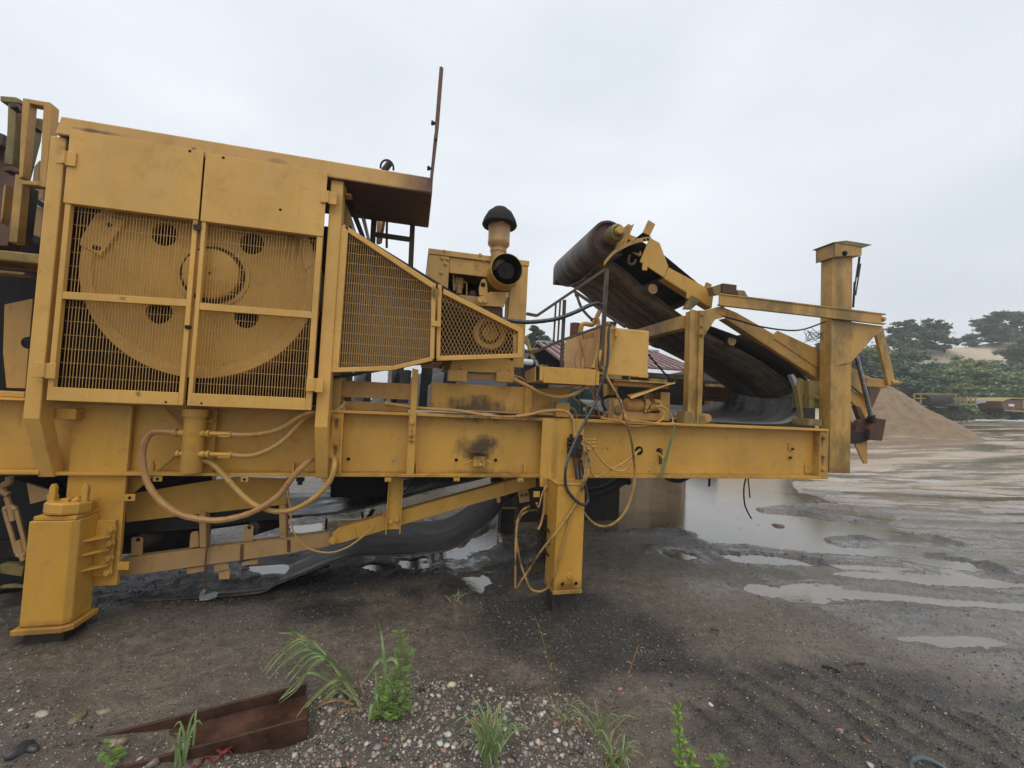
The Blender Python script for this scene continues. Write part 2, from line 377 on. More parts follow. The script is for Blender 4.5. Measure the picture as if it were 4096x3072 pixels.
PUD = [
 gp(ZU, 150,40, 150,255, 260,312, 430,318, 570,308, 650,325, 740,368, 900,380, 1150,402, 1480,432, 1290,372, 1270,352, 1340,345, 1600,362, 1825,374, 1720,340, 1560,300, 1260,262, 1190,240, 1000,236, 960,215, 1080,205, 1300,235, 1560,278, 1645,272, 1560,246, 1300,212, 1120,192, 1010,178, 1120,168, 1340,190, 1240,150, 1160,138, 1130,100, 1120,20, 700,-40, 300,-40),
 gp(ZU, 525,420, 580,415, 660,430, 705,445, 640,452, 560,440), gp(ZU, 785,425, 900,425, 1080,440, 1190,465, 1150,478, 1000,462, 860,450),
 gp(ZU, 1640,448, 1760,445, 1950,470, 2040,495, 1980,506, 1800,480), gp(ZU, 1940,545, 2060,545, 2300,568, 2300,585, 2050,575),
 gp(ZG, 560,1360, 830,1280, 1240,1350, 1150,1420, 1000,1440, 800,1440, 640,1430),
 gp(ZR, 1540,930, 1700,870, 1740,960, 1680,1060, 1600,1050, 1530,1020), gp(ZR, 700,830, 900,820, 950,850, 820,870), gp(ZR, 2020,820, 2180,740, 2170,860, 2060,900),
 gp(ZR, 380,470, 880,440, 900,520, 400,560), gp(ZR, 100,500, 380,470, 390,560, 150,590), gp(ZR, 1230,640, 1500,690, 1620,600, 1790,520, 1800,640, 1500,780, 1250,760), gp(ZR, 1000,790, 1230,770, 1250,830, 1050,850),
 gp(ZR, 1960,400, 2120,380, 2120,500, 1980,520), gp(ZR, 560,150, 900,140, 900,230, 560,230),
]
WATER_Z = -.006
SHEEN = [gp(ZU, 1880,195, 2000,190, 2300,215, 2300,345, 2150,320, 1960,300, 1870,270, 1900,235), gp(ZU, 1300,560, 1800,600, 2300,640, 2300,1050, 1900,900, 1500,800, 1250,680), gp(ZU, 2050,700, 2300,700, 2300,900, 2150,860), gp(ZU, 930,560, 1060,555, 1070,610, 950,615), gp(ZU, 720,580, 880,575, 860,610, 740,610), gp(ZU, 1500,120, 2300,150, 2300,600, 1700,560, 1300,480),
         gp(ZF, 0,1380, 420,1380, 800,1200, 900,1330, 700,1500, 400,1560, 0,1600), gp(ZR, 0,400, 700,380, 2200,560, 2200,900, 900,900, 600,800, 0,760)]
BANK = gp(ZT, 330,640, 700,560, 1100,520, 1500,500, 1750,560, 2150,640, 2330,760, 2400,1300, -500,1300, -200,1050, 200,1000, 390,880)
BANK2 = gp(ZS, -300,520, 200,560, 480,640, 700,760, 640,880, 400,900, 900,860, 1200,900, 1300,1200, -300,1200)
DARK_PATCHES = [[(-2.6, 3.75), (-1.2, 3.62), (-.4, 3.7), (.1, 3.9), (0., 4.3), (-.5, 4.5), (-3.2, 5.0)], gp(ZU, -350,640, 150,590, 420,700, 620,900, 900,1000, 700,1050, 350,1010, 100,1050, -100,900, -380,760), gp(ZT, 250,-30, 700,-30, 760,60, 500,110, 300,80), gp(ZU, 950,1010, 1300,950, 2300,1150, 2300,1210, 1500,1050, 1150,1040),  # first outline darkens the ground under the discharge conveyor
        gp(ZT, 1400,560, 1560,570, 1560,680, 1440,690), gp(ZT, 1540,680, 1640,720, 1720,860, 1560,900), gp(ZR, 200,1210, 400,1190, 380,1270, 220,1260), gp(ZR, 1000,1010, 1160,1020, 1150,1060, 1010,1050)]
g0 = ZU.Z(900, 1020); g1 = ZU.Z(1420, 1440); gd = (g1 - g0).xy.normalized(); gn = Vector((-gd.y, gd.x))
GRO = gp(ZU, 820,1010, 1150,960, 2300,1250, 2300,1550, 1150,1550, 600,1300, 640,1160)
def ground_fields(x, y):
    sd = np.full(x.shape, 9.)
    jit = (fbm(x, y, 5, 4, 1) - .5)*.22 + (fbm(x, y, 22, 3, 2) - .5)*.06
    near = (x > -4) & (x < 14) & (y > .8) & (y < 14)
    for p in PUD:
        s = np.full(x.shape, 9.); s[near] = poly_sd(x[near], y[near], p); sd = np.minimum(sd, s)
    wetd = sd + jit*.75 + (fbm(x, y, 40, 2, 3) - .5)*.05
    z = base_z(x, y)
    h = (fbm(x, y, .9, 3, 3) - .5)*.03 + (fbm(x, y, 4, 4, 4) - .5)*.028 + (fbm(x, y, 22, 3, 5) - .5)*.012
    far = smooth(12, 30, y + .5*np.abs(x)); h = h*(1 + 3*far)
    land = smooth(-.04, .05, wetd); up = smooth(0., .7, wetd)
    hh = .004 + np.maximum(h + .012, -.006)*(.22 + .78*up)
    rim = np.exp(-((wetd - .13)/.10)**2)*smooth(.35, .75, fbm(x, y, 1.6, 3, 6))*near
    hh = hh + .045*rim*(.4 + fbm(x, y, 14, 3, 3))
    zz = z + np.where(near, hh*land + (-.03)*(1 - land), hh)
    # rain-filled wheel ruts running across the right of the yard
    yard = smooth(2.6, 4.2, x)*smooth(2.6, 3.6, y + .18*x)*near
    yr = y + .22*x + .35*(fbm(x, y, .35, 2, 6) - .5)
    rut = fbm(x*.30, yr*2.9, 1., 4, 2) - .5
    zz = zz + np.where(near, yard*land*np.where(rut < -.055, (rut + .055)*.30 - .012, np.clip(rut, -.02, .2)*.10 + .010*smooth(.0, .2, rut)*fbm(x, y, 12, 3, 1)), 0)
    rutc = yard*smooth(.06, .16, rut)
    bk = np.full(x.shape, 9.); b2 = bk.copy(); co = bk.copy(); gr = bk.copy(); sh = bk.copy()
    bk[near] = poly_sd(x[near], y[near], BANK); b2[near] = poly_sd(x[near], y[near], BANK2); gr[near] = poly_sd(x[near], y[near], GRO)
    for p in DARK_PATCHES: co[near] = np.minimum(co[near], poly_sd(x[near], y[near], p))
    for p in SHEEN: sh[near] = np.minimum(sh[near], poly_sd(x[near], y[near], p))
    bank = 1 - smooth(-.12, .10, bk + jit*.8); bank2 = 1 - smooth(-.15, .15, b2 + jit)
    zz = zz + bank*.045 + bank2*.02
    # tyre ridges
    u = (x - g0.x)*gn.x + (y - g0.y)*gn.y; w = (x - g0.x)*gd.x + (y - g0.y)*gd.y
    rid = np.abs(np.sin(u*math.pi/.19 + 5.5*fbm(x, y, .9, 2, 7) + 1.6*fbm(x, y, 6, 3, 2)))**(2 + 4*fbm(x, y, 3, 2, 1))
    rm = (1 - smooth(-.10, .06, gr + jit)); zz = zz + .036*rid*rm*smooth(.36, .60, fbm(x, y, 1.8, 3, 2) + .10)
    zz = zz - .012*near*smooth(.62, .8, fbm(x, y, 1.6, 3, 1))*land
    wet = np.clip((1 - smooth(0., .35, wetd))*.9 + (1 - smooth(-.1, .3, sh + jit))*.75, 0, 1)
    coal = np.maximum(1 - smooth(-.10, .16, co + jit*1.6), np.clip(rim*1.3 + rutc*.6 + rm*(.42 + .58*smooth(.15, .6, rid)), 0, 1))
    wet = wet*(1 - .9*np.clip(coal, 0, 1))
    sand = smooth(6.0, 12.5, y*.75 + x*.55 + (fbm(x, y, .7, 3, 4) - .5)*3)
    return zz, wet, coal, sand, bank, bank2
def axis_pts(lo, hi, step, far0, far1, g=1.05):
    a = list(np.arange(lo, hi, step)); s = step; v = lo; L = []
    while v > far0: s *= g; v -= s; L.append(v)
    s = step; v = a[-1]; R_ = []
    while v < far1: s *= g; v += s; R_.append(v)
    return np.array(L[::-1] + a + R_)
gx = axis_pts(-3.2, 7.0, .028, -260, 320); gy = axis_pts(1.1, 8.6, .028, -60, 420)
GX, GY = np.meshgrid(gx, gy); zz, wet, coal, sand, bank, bank2 = ground_fields(GX.ravel(), GY.ravel())
nx, ny = len(gx), len(gy)
me = bpy.data.meshes.new('ground'); idx = np.arange(nx*ny).reshape(ny, nx)
quads = np.stack([idx[:-1, :-1], idx[:-1, 1:], idx[1:, 1:], idx[1:, :-1]], -1).reshape(-1, 4)
me.vertices.add(nx*ny); me.vertices.foreach_set('co', np.stack([GX.ravel(), GY.ravel(), zz], -1).ravel())
me.loops.add(quads.size); me.loops.foreach_set('vertex_index', quads.ravel()); me.polygons.add(len(quads))
me.polygons.foreach_set('loop_start', np.arange(len(quads))*4); me.update(); me.validate()
me.polygons.foreach_set('use_smooth', np.ones(len(quads), bool))
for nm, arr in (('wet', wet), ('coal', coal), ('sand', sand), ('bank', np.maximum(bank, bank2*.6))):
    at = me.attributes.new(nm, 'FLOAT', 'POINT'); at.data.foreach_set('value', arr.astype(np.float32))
def gz(x, y):
    return float(ground_fields(np.array([float(x)]), np.array([float(y)]))[0][0])
def gzs(x, y): return ground_fields(np.asarray(x, float), np.asarray(y, float))[0]

def attr(nt, n): return nd(nt, 'ShaderNodeAttribute', attribute_name=n).outputs['Fac']
def ground_mat():
    m, nt, b = newmat('wet_yard_ground'); p = pos(nt); L = nt.links
    w, c, s, bk = attr(nt, 'wet'), attr(nt, 'coal'), attr(nt, 'sand'), attr(nt, 'bank')
    big = noise(nt, p, 1.3, 6, .62); mid = noise(nt, p, 11, 6, .68); fine = noise(nt, p, 90, 4, .75)
    mud = mix(nt, ramp(nt, big, (.32, 0.), (.7, 1.)), (.090, .070, .050), (.19, .150, .106))
    mud = mix(nt, ramp(nt, mid, (.40, 0.), (.66, 1.)), mix(nt, .5, mud, (.034, .029, .025)), mud)
    # dark fines washed into bands
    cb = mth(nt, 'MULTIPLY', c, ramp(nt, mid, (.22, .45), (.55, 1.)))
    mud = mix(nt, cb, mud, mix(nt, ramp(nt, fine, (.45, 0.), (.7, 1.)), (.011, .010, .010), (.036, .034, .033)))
    g2 = noise(nt, p, 42, 5, .8); g3 = noise(nt, p, 170, 3, .8)
    mud = mix(nt, ramp(nt, g2, (.38, .9), (.50, 0.)), mud, mix(nt, .75, mud, (.012, .011, .010)))
    mud = mix(nt, ramp(nt, g3, (.57, 0.), (.72, .55)), mud, (.30, .255, .20))
    # grit: small light and dark grains
    vo = nd(nt, 'ShaderNodeTexVoronoi', Scale=115.); L.new(p, vo.inputs['Vector'])
    sel = ramp(nt, nd_sep(nt, vo.outputs['Color'], 0), (.72, 0.), (.74, 1.)); core = ramp(nt, vo.outputs['Distance'], (.30, 1.), (.42, 0.))
    gm = mth(nt, 'MULTIPLY', mth(nt, 'MULTIPLY', sel, core), ramp(nt, mid, (.35, .15), (.6, 1.)))
    mud = mix(nt, mth(nt, 'MULTIPLY', gm, .75), mud, mix(nt, nd_sep(nt, vo.outputs['Color'], 1), (.16, .12, .085), (.48, .43, .36)))
    vo2 = nd(nt, 'ShaderNodeTexVoronoi', Scale=48.); L.new(p, vo2.inputs['Vector'])
    s2 = ramp(nt, nd_sep(nt, vo2.outputs['Color'], 0), (.90, 0.), (.92, 1.)); c2 = ramp(nt, vo2.outputs['Distance'], (.22, 1.), (.34, 0.))
    gm2 = mth(nt, 'MULTIPLY', s2, c2)
    mud = mix(nt, mth(nt, 'MULTIPLY', gm2, .8), mud, mix(nt, nd_sep(nt, vo2.outputs['Color'], 2), (.22, .15, .10), (.5, .45, .38)))
    mud = mix(nt, mth(nt, 'MULTIPLY', bk, .5), mud, mix(nt, mid, (.018, .015, .014), (.10, .085, .07)))
    st = noise(nt, p, 1, 6, .65, (.16, 1.1, 1)); st2 = noise(nt, p, 1, 5, .7, (.5, 4, 1))
    sd = mix(nt, ramp(nt, st, (.36, 0.), (.64, 1.)), (.145, .100, .062), (.40, .305, .215))
    sd = mix(nt, mth(nt, 'MULTIPLY', ramp(nt, st2, (.5, 0.), (.7, 1.)), .6), sd, (.12, .09, .062))
    cc = mix(nt, s, mud, sd)
    cc = mix(nt, mth(nt, 'MULTIPLY', w, .45), cc, mix(nt, .5, cc, (.015, .013, .011)))
    L.new(cc, b.inputs['Base Color'])
    r0 = ramp(nt, mid, (.35, .24), (.65, .58)); film = mth(nt, 'MULTIPLY', w, ramp(nt, mid, (.40, 1.), (.62, .25)))
    film2 = mth(nt, 'MULTIPLY', s, ramp(nt, st, (.49, 1.), (.57, 0.)))
    film = mth(nt, 'MAXIMUM', film, film2)
    L.new(mix(nt, film, r0, .15), b.inputs['Roughness']); b.inputs['Specular IOR Level'].default_value = .62
    b.inputs['IOR'].default_value = 1.5
    L.new(mth(nt, 'MULTIPLY', film, .6), b.inputs['Coat Weight']); b.inputs['Coat Roughness'].default_value = .10; b.inputs['Coat IOR'].default_value = 1.7
    hgt = mth(nt, 'ADD', mth(nt, 'MULTIPLY', mid, .8), mth(nt, 'ADD', mth(nt, 'MULTIPLY', mth(nt, 'ADD', fine, g2), .35), mth(nt, 'MULTIPLY', mth(nt, 'ADD', gm, gm2), .35)))
    bm_ = bump(nt, b, hgt, .7, .022)
    L.new(mth(nt, 'SUBTRACT', .8, mth(nt, 'MULTIPLY', film, .70)), bm_.inputs['Strength'])
    return m
def nd_sep(nt, c, i):
    s = nd(nt, 'ShaderNodeSeparateColor'); nt.links.new(c, s.inputs[0]); return s.outputs[i]
M['ground'] = ground_mat()
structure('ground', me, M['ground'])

def water_mat():
    m, nt, b = newmat('muddy_water'); p = pos(nt)
    n = noise(nt, p, 2, 4); nt.links.new(ramp(nt, n, (.3, (.085, .062, .038)), (.7, (.14, .105, .066))), b.inputs['Base Color'])
    b.inputs['Roughness'].default_value = .06; b.inputs['IOR'].default_value = 2.1; b.inputs['Specular IOR Level'].default_value = .6
    rip = noise(nt, p, 38, 3, .6); v = nd(nt, 'ShaderNodeTexVoronoi', Scale=3.6); nt.links.new(p, v.inputs['Vector'])
    ring = mth(nt, 'MULTIPLY', mth(nt, 'SINE', mth(nt, 'MULTIPLY', v.outputs['Distance'], 330.)), ramp(nt, v.outputs['Distance'], (.02, 1.), (.17, 0.)))
    h = mth(nt, 'ADD', rip, mth(nt, 'MULTIPLY', ring, .5)); bump(nt, b, h, .16, .005)
    return m
M['water'] = water_mat()
wm = MB(); wm.add([(-3.5, 1.5, WATER_Z), (14.0, 1.5, WATER_Z), (14.0, 6.9, WATER_Z), (5.0, 11.45, WATER_Z), (-3.5, 11.45, WATER_Z)], [(0, 1, 2, 3, 4)])
structure('puddle_water', wm, M['water'])
# ------------------------------------------------------------------ the crushing plant: chassis, legs, guards
plant = thing('crushing_plant', 'large yellow mobile rock crusher with mesh guard doors, standing on jack legs', 'crusher', (1.0, 4.2, 0))
YF, YW = 3.36, 3.46                              # flange edge and web of the near chassis beam
ZT0, ZB0, XE = 1.487, .995, 4.06
def ibeam_x(x0, x1, yc, z0, z1, fl=.10, t=.022, w=.014):
    mb = MB(); mb.box(x0, x1, yc - fl, yc + fl, z1 - t, z1); mb.box(x0, x1, yc - fl, yc + fl, z0, z0 + t)
    mb.box(x0, x1, yc - w/2, yc + w/2, z0 + t, z1 - t); return mb
chas = part(plant, 'chassis_beam', ibeam_x(-3.6, XE, YW, ZB0, ZT0), M['yel'], .003)
part(plant, 'chassis_beam', ibeam_x(-3.6, XE, 4.98, ZB0, ZT0), M['yeld'], .003)
for x in (-2.75, -.5, .55, 1.25, 2.5, 3.8): part(plant, 'cross_member', MB().box(x - .05, x + .05, 3.47, 4.97, 1.08, 1.40), M['yeld'], .003)
part(plant, 'deck_plate', MB().box(-3.4, .9, 3.57, 4.86, 1.455, 1.47), M['yeld'])
# stiffeners, splice, brackets on the near beam
plate(plant, 'splice_plate', pl(ZN, 172,566, 272,560, 243,1100, 138,1100), YF + .004, .09, M['yel'])
plate(plant, 'splice_rib', pl(ZN, 258,566, 275,566, 246,1100, 232,1100), YF - .016, .018, M['yel'])
bolts(plant, ZN, ((217, 600), (205, 832), (192, 1064)), YF + .003, M['yel'], .017, .020)
plate(plant, 'hanger_strap', pl(ZN, 884,160, 938,175, 908,806, 850,803), YF - .020, .012, M['yel'])
bolts(plant, ZN, ((880, 643), (875, 747)), YF - .021, M['yel'], .016, .02)
plate(plant, 'stiffener', pl(ZN, 853,566, 918,570, 897,1110, 828,1108), YF + .004, .09, M['yel'])
for a in (pl(ZN, 918,1010, 929,1010, 926,1092, 914,1092), pl(ZN, 1876,1018, 1890,1018, 1886,1100, 1870,1100)): plate(plant, 'lug', a, YF + .03, .06, M['yel'])
plate(plant, 'leg_mount_plate', pl(ZP, 500,135, 808,145, 797,560, 805,575, 800,640, 480,640, 478,575), YF - .014, .012, M['yel'])
# end stiffener on the right of the beam, with bolts and a small welded plate
plate(plant, 'end_angle', pl(ZM, 205,1290, 262,1293, 255,1588, 200,1588), YF + .02, .08, M['yelr'])
bolts(plant, ZM, ((225, 1340), (225, 1458), (222, 1543)), YF + .018, M['yelr'], .02, .022)
boxp(plant, 'tag_plate', ZM, 112, 1518, 175, 1570, YW - .020, .013, M['yelr'])
boxp(plant, 'tag_plate', ZM, 10, 1380, 36, 1425, YW - .020, .013, M['yelr'])
bolts(plant, ZM, ((30, 1415), (18, 1470)), YW - .021, M['rust'], .010, .02)
# lamp recess with a hood
lampbox = boxp(plant, 'work_lamp', ZN, 1425, 937, 1528, 1033, YW - .062, .055, M['yel'])
part(lampbox, 'hood', MB().ext([ZN(1375, 880, YW - .02), ZN(1548, 900, YW - .02), ZN(1553, 915, YW - .085), ZN(1388, 905, YW - .085)], (0, 0, .006)), M['yeld'])
cr_ = MB()
for k in range(7):
    a = k*2*math.pi/7; c = ZN(1485, 995, YW - .066); r = .022
    cr_.ext([c, c + Vector((r*math.cos(a), -.012*(k % 2), r*math.sin(a))), c + Vector((r*math.cos(a + .9), -.008, r*math.sin(a + .9)))], (0, -.004, 0))
part(lampbox, 'lamp_cover', cr_, M['yel'])
lm = MB(); lm.tube(hpath((ZN, YW - .05, YW - .09, 1424, 975, 1395, 982, 1325, 1018)), .006, 6); lm.tube(hpath((ZN, YW - .05, YW - .09, 1530, 975, 1550, 980, 1588, 1002)), .006, 6)
part(lampbox, 'clamp', lm, M['yel'])
bolts(plant, ZN, ((318, 965), (1272, 972), (1620, 974)), YW - .010, M['soot'], .010, .006)
bolts(plant, ZN, ((714, 968),), YW - .010, M['galv'], .010, .006)
# tabs below the lower flange
for z, x0, y0, x1, y1 in ((ZN,640,1128,696,1166), (ZN,1250,1128,1302,1162), (ZN,1816,1130,1866,1166), (ZE,1354,897,1430,943), (ZQ,1556,22,1637,76), (ZE,1102,1056,1192,1116), (ZN,78,1130,130,1166)):
    t = boxp(plant, 'tab', z, x0, y0, x1, y1, YF + .005, .010, M['yel'], .002)
    c = z((x0+x1)/2, (y0+y1)/2, YF + .004); bolt(t, c, M['soot'] if z is not ZN else M['yel'], .007, .006)
boxp(plant, 'tab', ZF, 1042, 772, 1136, 840, YF + .03, .010, M['yel'], .002)
boxp(plant, 'tab', ZP, 433, 675, 478, 717, YF - .02, .010, M['yel'], .002)
# hanger channel carrying the lower conveyor
hg = MB(); a = ZN(670, 1128, 3.50); b = ZN(808, 1128, 3.50); c = ZN(780, 1620, 3.50)
zb = c.z; x0, x1 = a.x + .004, b.x - .002
hg.box(x0 + .008, x1 - .008, 3.502, 3.512, zb + .03, a.z); hg.box(x0, x0 + .008, 3.47, 3.53, zb, a.z); hg.box(x1 - .008, x1, 3.47, 3.53, zb, a.z)
hang = part(plant, 'conveyor_hanger', hg, M['yel'], .002); bolts(hang, ZN, ((690, 1523), (748, 1505)), 3.50, M['yel'], .016, .016)
# holes, hand valve and sight hole on the web right of the leg
bolt(plant, ZO(1318, 1428, YW - .010), M['soot'], .030, .004, name='hose_port')
bolt(plant, ZO(1508, 1430, YW - .010), M['soot'], .020, .004, name='hose_port')
boxp(plant, 'bracket', ZO, 1518, 1408, 1538, 1556, YW - .022, .014, M['rustl'])
part(plant, 'lever', MB().tube(hpath((ZO, YW - .03, YW - .07, 1490, 1445, 1515, 1465, 1545, 1500)), .007, 6).lathe([(.001, -.014), (.012, -.008), (.015, 0), (.012, .008), (.001, .014)], ZO(1550, 1503, YW - .07), (0, 0, 1), 10, False), M['yel'])
bolts(plant, ZO, ((975, 1403), (1017, 1403), (1467, 1540), (1418, 1620)), YW - .010, M['yeld'], .006, .006)

# ------------------------------------------------------------------ left leg
XL0, XL1 = -2.205, -1.963
lleg = part(plant, 'leg', MB().ext([(XL0, 3.2, .115), (XL1 - .03, 3.2, .115), (XL1, 3.23, .115), (XL1, 3.40, .115), (XL0, 3.40, .115)], (0, 0, .63)), M['leg'], .006)
part(lleg, 'base_plate', MB().ext([(XL0 - .025, 3.175, .078), (XL1 - .02, 3.175, .078), (XL1 + .025, 3.215, .078), (XL1 + .025, 3.43, .078), (XL0 - .025, 3.43, .078)], (0, 0, .034)), M['leg'], .006)
part(lleg, 'foot', MB().box(XL0 + .02, XL1 - .02, 3.21, 3.40, -.06, .076), M['steel'], .004)
part(lleg, 'top_plate', MB().box(XL0 + .012, XL1 - .012, 3.212, 3.41, .747, .772), M['leg'], .004)
capm = MB(); cx, cy_ = XL0 + .135, 3.30
capm.lathe([(.112, 0), (.116, .012), (.116, .062), (.108, .07)], (cx, cy_, .778), (0.04, 0.05, 1), 10)
for i in range(len(capm.smooth)): capm.smooth[i] = False
cap = part(lleg, 'swivel_cap', capm, M['leg'], .004)
for sx in (-1, 1):
    q = cx + sx*.085; yl = 3.275
    part(cap, 'lifting_lug', MB().ext([(q - .016, yl, .83), (q + .016, yl, .83), (q + .018, yl, .93), (q + .008, yl, .955), (q - .008, yl, .955), (q - .016, yl, .93)], (0, .028, 0)), M['leg'], .004)
part(cap, 'latch', MB().box(cx - .02, cx + .02, 3.25, 3.30, .846, .868).cyl((cx + .03, 3.28, .846), (cx + .065, 3.28, .866), .018, n=10), M['leg'], .003)
part(plant, 'leg_side_plate', MB().box(-2.16, -1.835, 3.402, 3.432, .262, 1.462), M['leg'], .003)
fl = part(plant, 'leg_flange', MB().box(XL1, -1.858, 3.372, 3.398, .335, .70), M['leg'], .004)
bolts(fl, ZF, ((990, 478), (978, 603), (968, 733), (955, 862)), 3.371, M['leg'], .020, .022)
for yy in (545, 662, 797):
    q = ZF(1018, yy, 3.375).z
    part(fl, 'rib', MB().ext([(XL1 + .001, 3.262, q), (XL1 + .001, 3.371, q), (-1.868, 3.371, q), (-1.868, 3.352, q)], (0, 0, .012)), M['leg'], .002)
for zz_ in (.5,): pass

# ------------------------------------------------------------------ right leg
XR0, XR1 = 1.138, 1.366
rleg = part(plant, 'leg', MB().box(XR0, XR1, 3.10, 3.322, .192, .985), M['leg'], .005)
part(rleg, 'top_plate', MB().box(XR0 - .006, XR1 + .006, 3.094, 3.33, .985, .997), M['yelr'], .002)
part(rleg, 'foot_collar', MB().box(XR0 - .004, XR1 + .004, 3.094, 3.325, .160, .190), M['yelr'], .003)
part(rleg, 'inner_leg', MB().box(XR0 + .006, XR1 - .035, 3.13, 3.30, -.06, .17), simple('muddy_steel', (.02, .017, .015), (.065, .052, .04), (.3, .6), 8), .003)
part(rleg, 'access_disc', MB().cyl(ZP(697, 1294, 3.1), ZP(697, 1294, 3.1) + Vector((0, -.010, 0)), .022, n=20), M['leg'], .001)
bolts(rleg, ZP, ((645, 1358), (745, 1352)), 3.101, M['soot'], .0155, .002, name='pin_hole')
bkt = part(plant, 'leg_bracket', MB().ext([ZP(468, 880, 3.34), ZP(545, 880, 3.34), ZP(545, 1205, 3.34), ZP(456, 1203, 3.34)], (0, .02, 0)), M['steel'], .003)
for yy in (940, 1030, 1110):
    q = ZP(500, yy, 3.335); part(bkt, 'rib', MB().ext([(q.x - .02, 3.338, q.z), (XR0 - .001, 3.338, q.z), (XR0 - .001, 3.22, q.z - .012)], (0, 0, .012)), M['steel'])
bolts(bkt, ZP, ((500, 975), (497, 1060), (492, 1150)), 3.339, M['steel'], .016, .018)
part(plant, 'leg_upper_post', MB().box(XR0 - .035, XR0 + .03, 3.33, 3.345, .70, 1.0), M['yelr'], .003)
# far legs
for x0 in (1.145, -2.2):
    fleg = part(plant, 'leg', MB().box(x0, x0 + .19, 5.09, 5.28, .30, 1.0), M['yeld'], .004)
    part(fleg, 'inner_leg', MB().box(x0 + .01, x0 + .18, 5.10, 5.27, -.06, .33), M['steel'], .003)
    part(fleg, 'collar', MB().box(x0 - .02, x0 + .21, 5.07, 5.285, .33, .44), M['steel'], .003)

# ------------------------------------------------------------------ posts of the flywheel housing (kicked back to the chassis at the foot)
def post(x0, x1, ztop, zb=.985):
    pr = [(3.20, ztop), (3.20, 1.368), (3.352, zb), (3.45, zb), (3.31, 1.368), (3.31, ztop)]
    return part(plant, 'guard_post', MB().ext([(x0, y, z) for y, z in pr], (x1 - x0, 0, 0)), M['door'], .006)
XP0, XP1 = ZC(232, 1150, 3.2).x, ZC(395, 1150, 3.2).x - .008
XQ0, XQ1 = ZD(1243, 1000, 3.2).x + .010, ZD(1372, 1000, 3.2).x
ztl = ZA(470, 425, 3.2).z; ztr = ZB(1430, 595, 3.2).z
lpost = post(XP0, XP1, ztl, .985); rpost = post(XQ0, XQ1, ztr)
part(plant, 'post_bracket', MB().box(XP1 - .02, XP1 + .10, 3.33, 3.40, 1.36, 1.43), M['yel'], .003)

# ------------------------------------------------------------------ doors
YD = 3.165
def wires(x0, x1, z0, z1, y, pitch=.0178, w=.0040, hz=.0875, tear=None, zt=None, zb=None):
    mb = MB(); n = int((x1 - x0)/pitch)
    for i in range(1, n + 1):
        x = x0 + (x1 - x0)*(i/(n + 1)) + random.uniform(-.0008, .0008)
        a = zb(x) if zb else z0; b = zt(x) if zt else z1
        if b - a < .01: continue
        if tear and tear[0] < x < tear[1]:
            k = math.sin((x - tear[0])/(tear[1] - tear[0])*math.pi); dx = random.uniform(-.03, .035)*k
            zs = [a, b - .36, b - .22, b - .13, b - random.uniform(.0, .03)]; xs = [x, x, x + dx*.4, x + dx, x + dx*1.3 + random.uniform(-.01, .01)]
            ys = [0, 0, .01*k, .05*k*random.random(), .03*k]
            for j in range(4): mb.beam((xs[j], y + ys[j], zs[j]), (xs[j+1], y + ys[j+1], zs[j+1]), w, .003, (0, 1, 0))
        else: mb.box(x - w/2, x + w/2, y - .001, y + .001, a, b)
    h = z0 + hz*.75
    while h < z1 - .01:
        xa, xb = x0, x1
        if zt or zb:
            ok = [q for q in np.linspace(x0, x1, 60) if (zb(q) if zb else z0) < h < (zt(q) if zt else z1)]
            if len(ok) < 2: h += hz; continue
            xa, xb = ok[0], ok[-1]
        if tear and h > z1 - .14:
            mb.box(xa, tear[0], y + .0015, y + .004, h - .0016, h + .0016); mb.box(tear[1], xb, y + .0015, y + .004, h - .0016, h + .0016)
        else: mb.box(xa, xb, y + .0015, y + .004, h - .0016, h + .0016)
        h += hz
    return mb
def door(x0, x1, z0, z1, xo0, xo1, zo0, zo1, zm, rail_tilt=0., tear=None, extra=None):
    d = part(plant, 'guard_door', MB().box(x0, x1, YD - .006, YD, zo1 + .004, z1), M['door'], .002)      # the upper sheet
    for nm, mb in (('stile', MB().box(x0 + .006, xo0, YD + .001, YD + .035, z0, zo1 + .02)), ('stile', MB().box(xo1, x1 - .006, YD + .001, YD + .035, z0, zo1 + .02)),
                   ('bottom_rail', MB().box(xo0, xo1, YD - .001, YD + .033, z0, zo0)), ('middle_rail', MB().ext([(xo0, YD + .003, zm - .024), (xo1, YD + .003, zm - .024 + rail_tilt), (xo1, YD + .003, zm + .022 + rail_tilt), (xo0, YD + .003, zm + .022)], (0, .03, 0))),
                   ('top_rail', MB().box(xo0, xo1, YD + .002, YD + .034, zo1 + .002, zo1 + .045))):
        part(d, nm, mb, M['door'], .002)
    part(d, 'wire_mesh', wires(xo0, xo1, zo0, zo1 + .01, YD + .040, tear=tear), M['wire'], kind='stuff')
    return d
xa = ZE(390, 215, YD).x + .004; xm = ZD(86, 1150, YD).x; xb = ZD(1213, 1150, YD).x
zd0 = ZE(1000, 245, YD).z; zdt = ZB(270, 345, YD).z; zo1 = ZB(300, 968, YD).z; zo0 = ZD(600, 1065, YD).z
zmid = ZC(600, 400, YD).z
d1 = door(xa, xm - .006, zd0, zdt, ZC(470, 1205, YD).x, ZC(1584, 1240, YD).x, zo0, zo1, zmid, .018)
d2 = door(xm + .006, xb, zd0, zdt - .012, ZD(152, 1045, YD).x, ZD(1157, 1085, YD).x, zo0, zo1 - .006, zmid + .004, .006, tear=(ZB(960, 1100, YD).x, ZB(1120, 1100, YD).x))
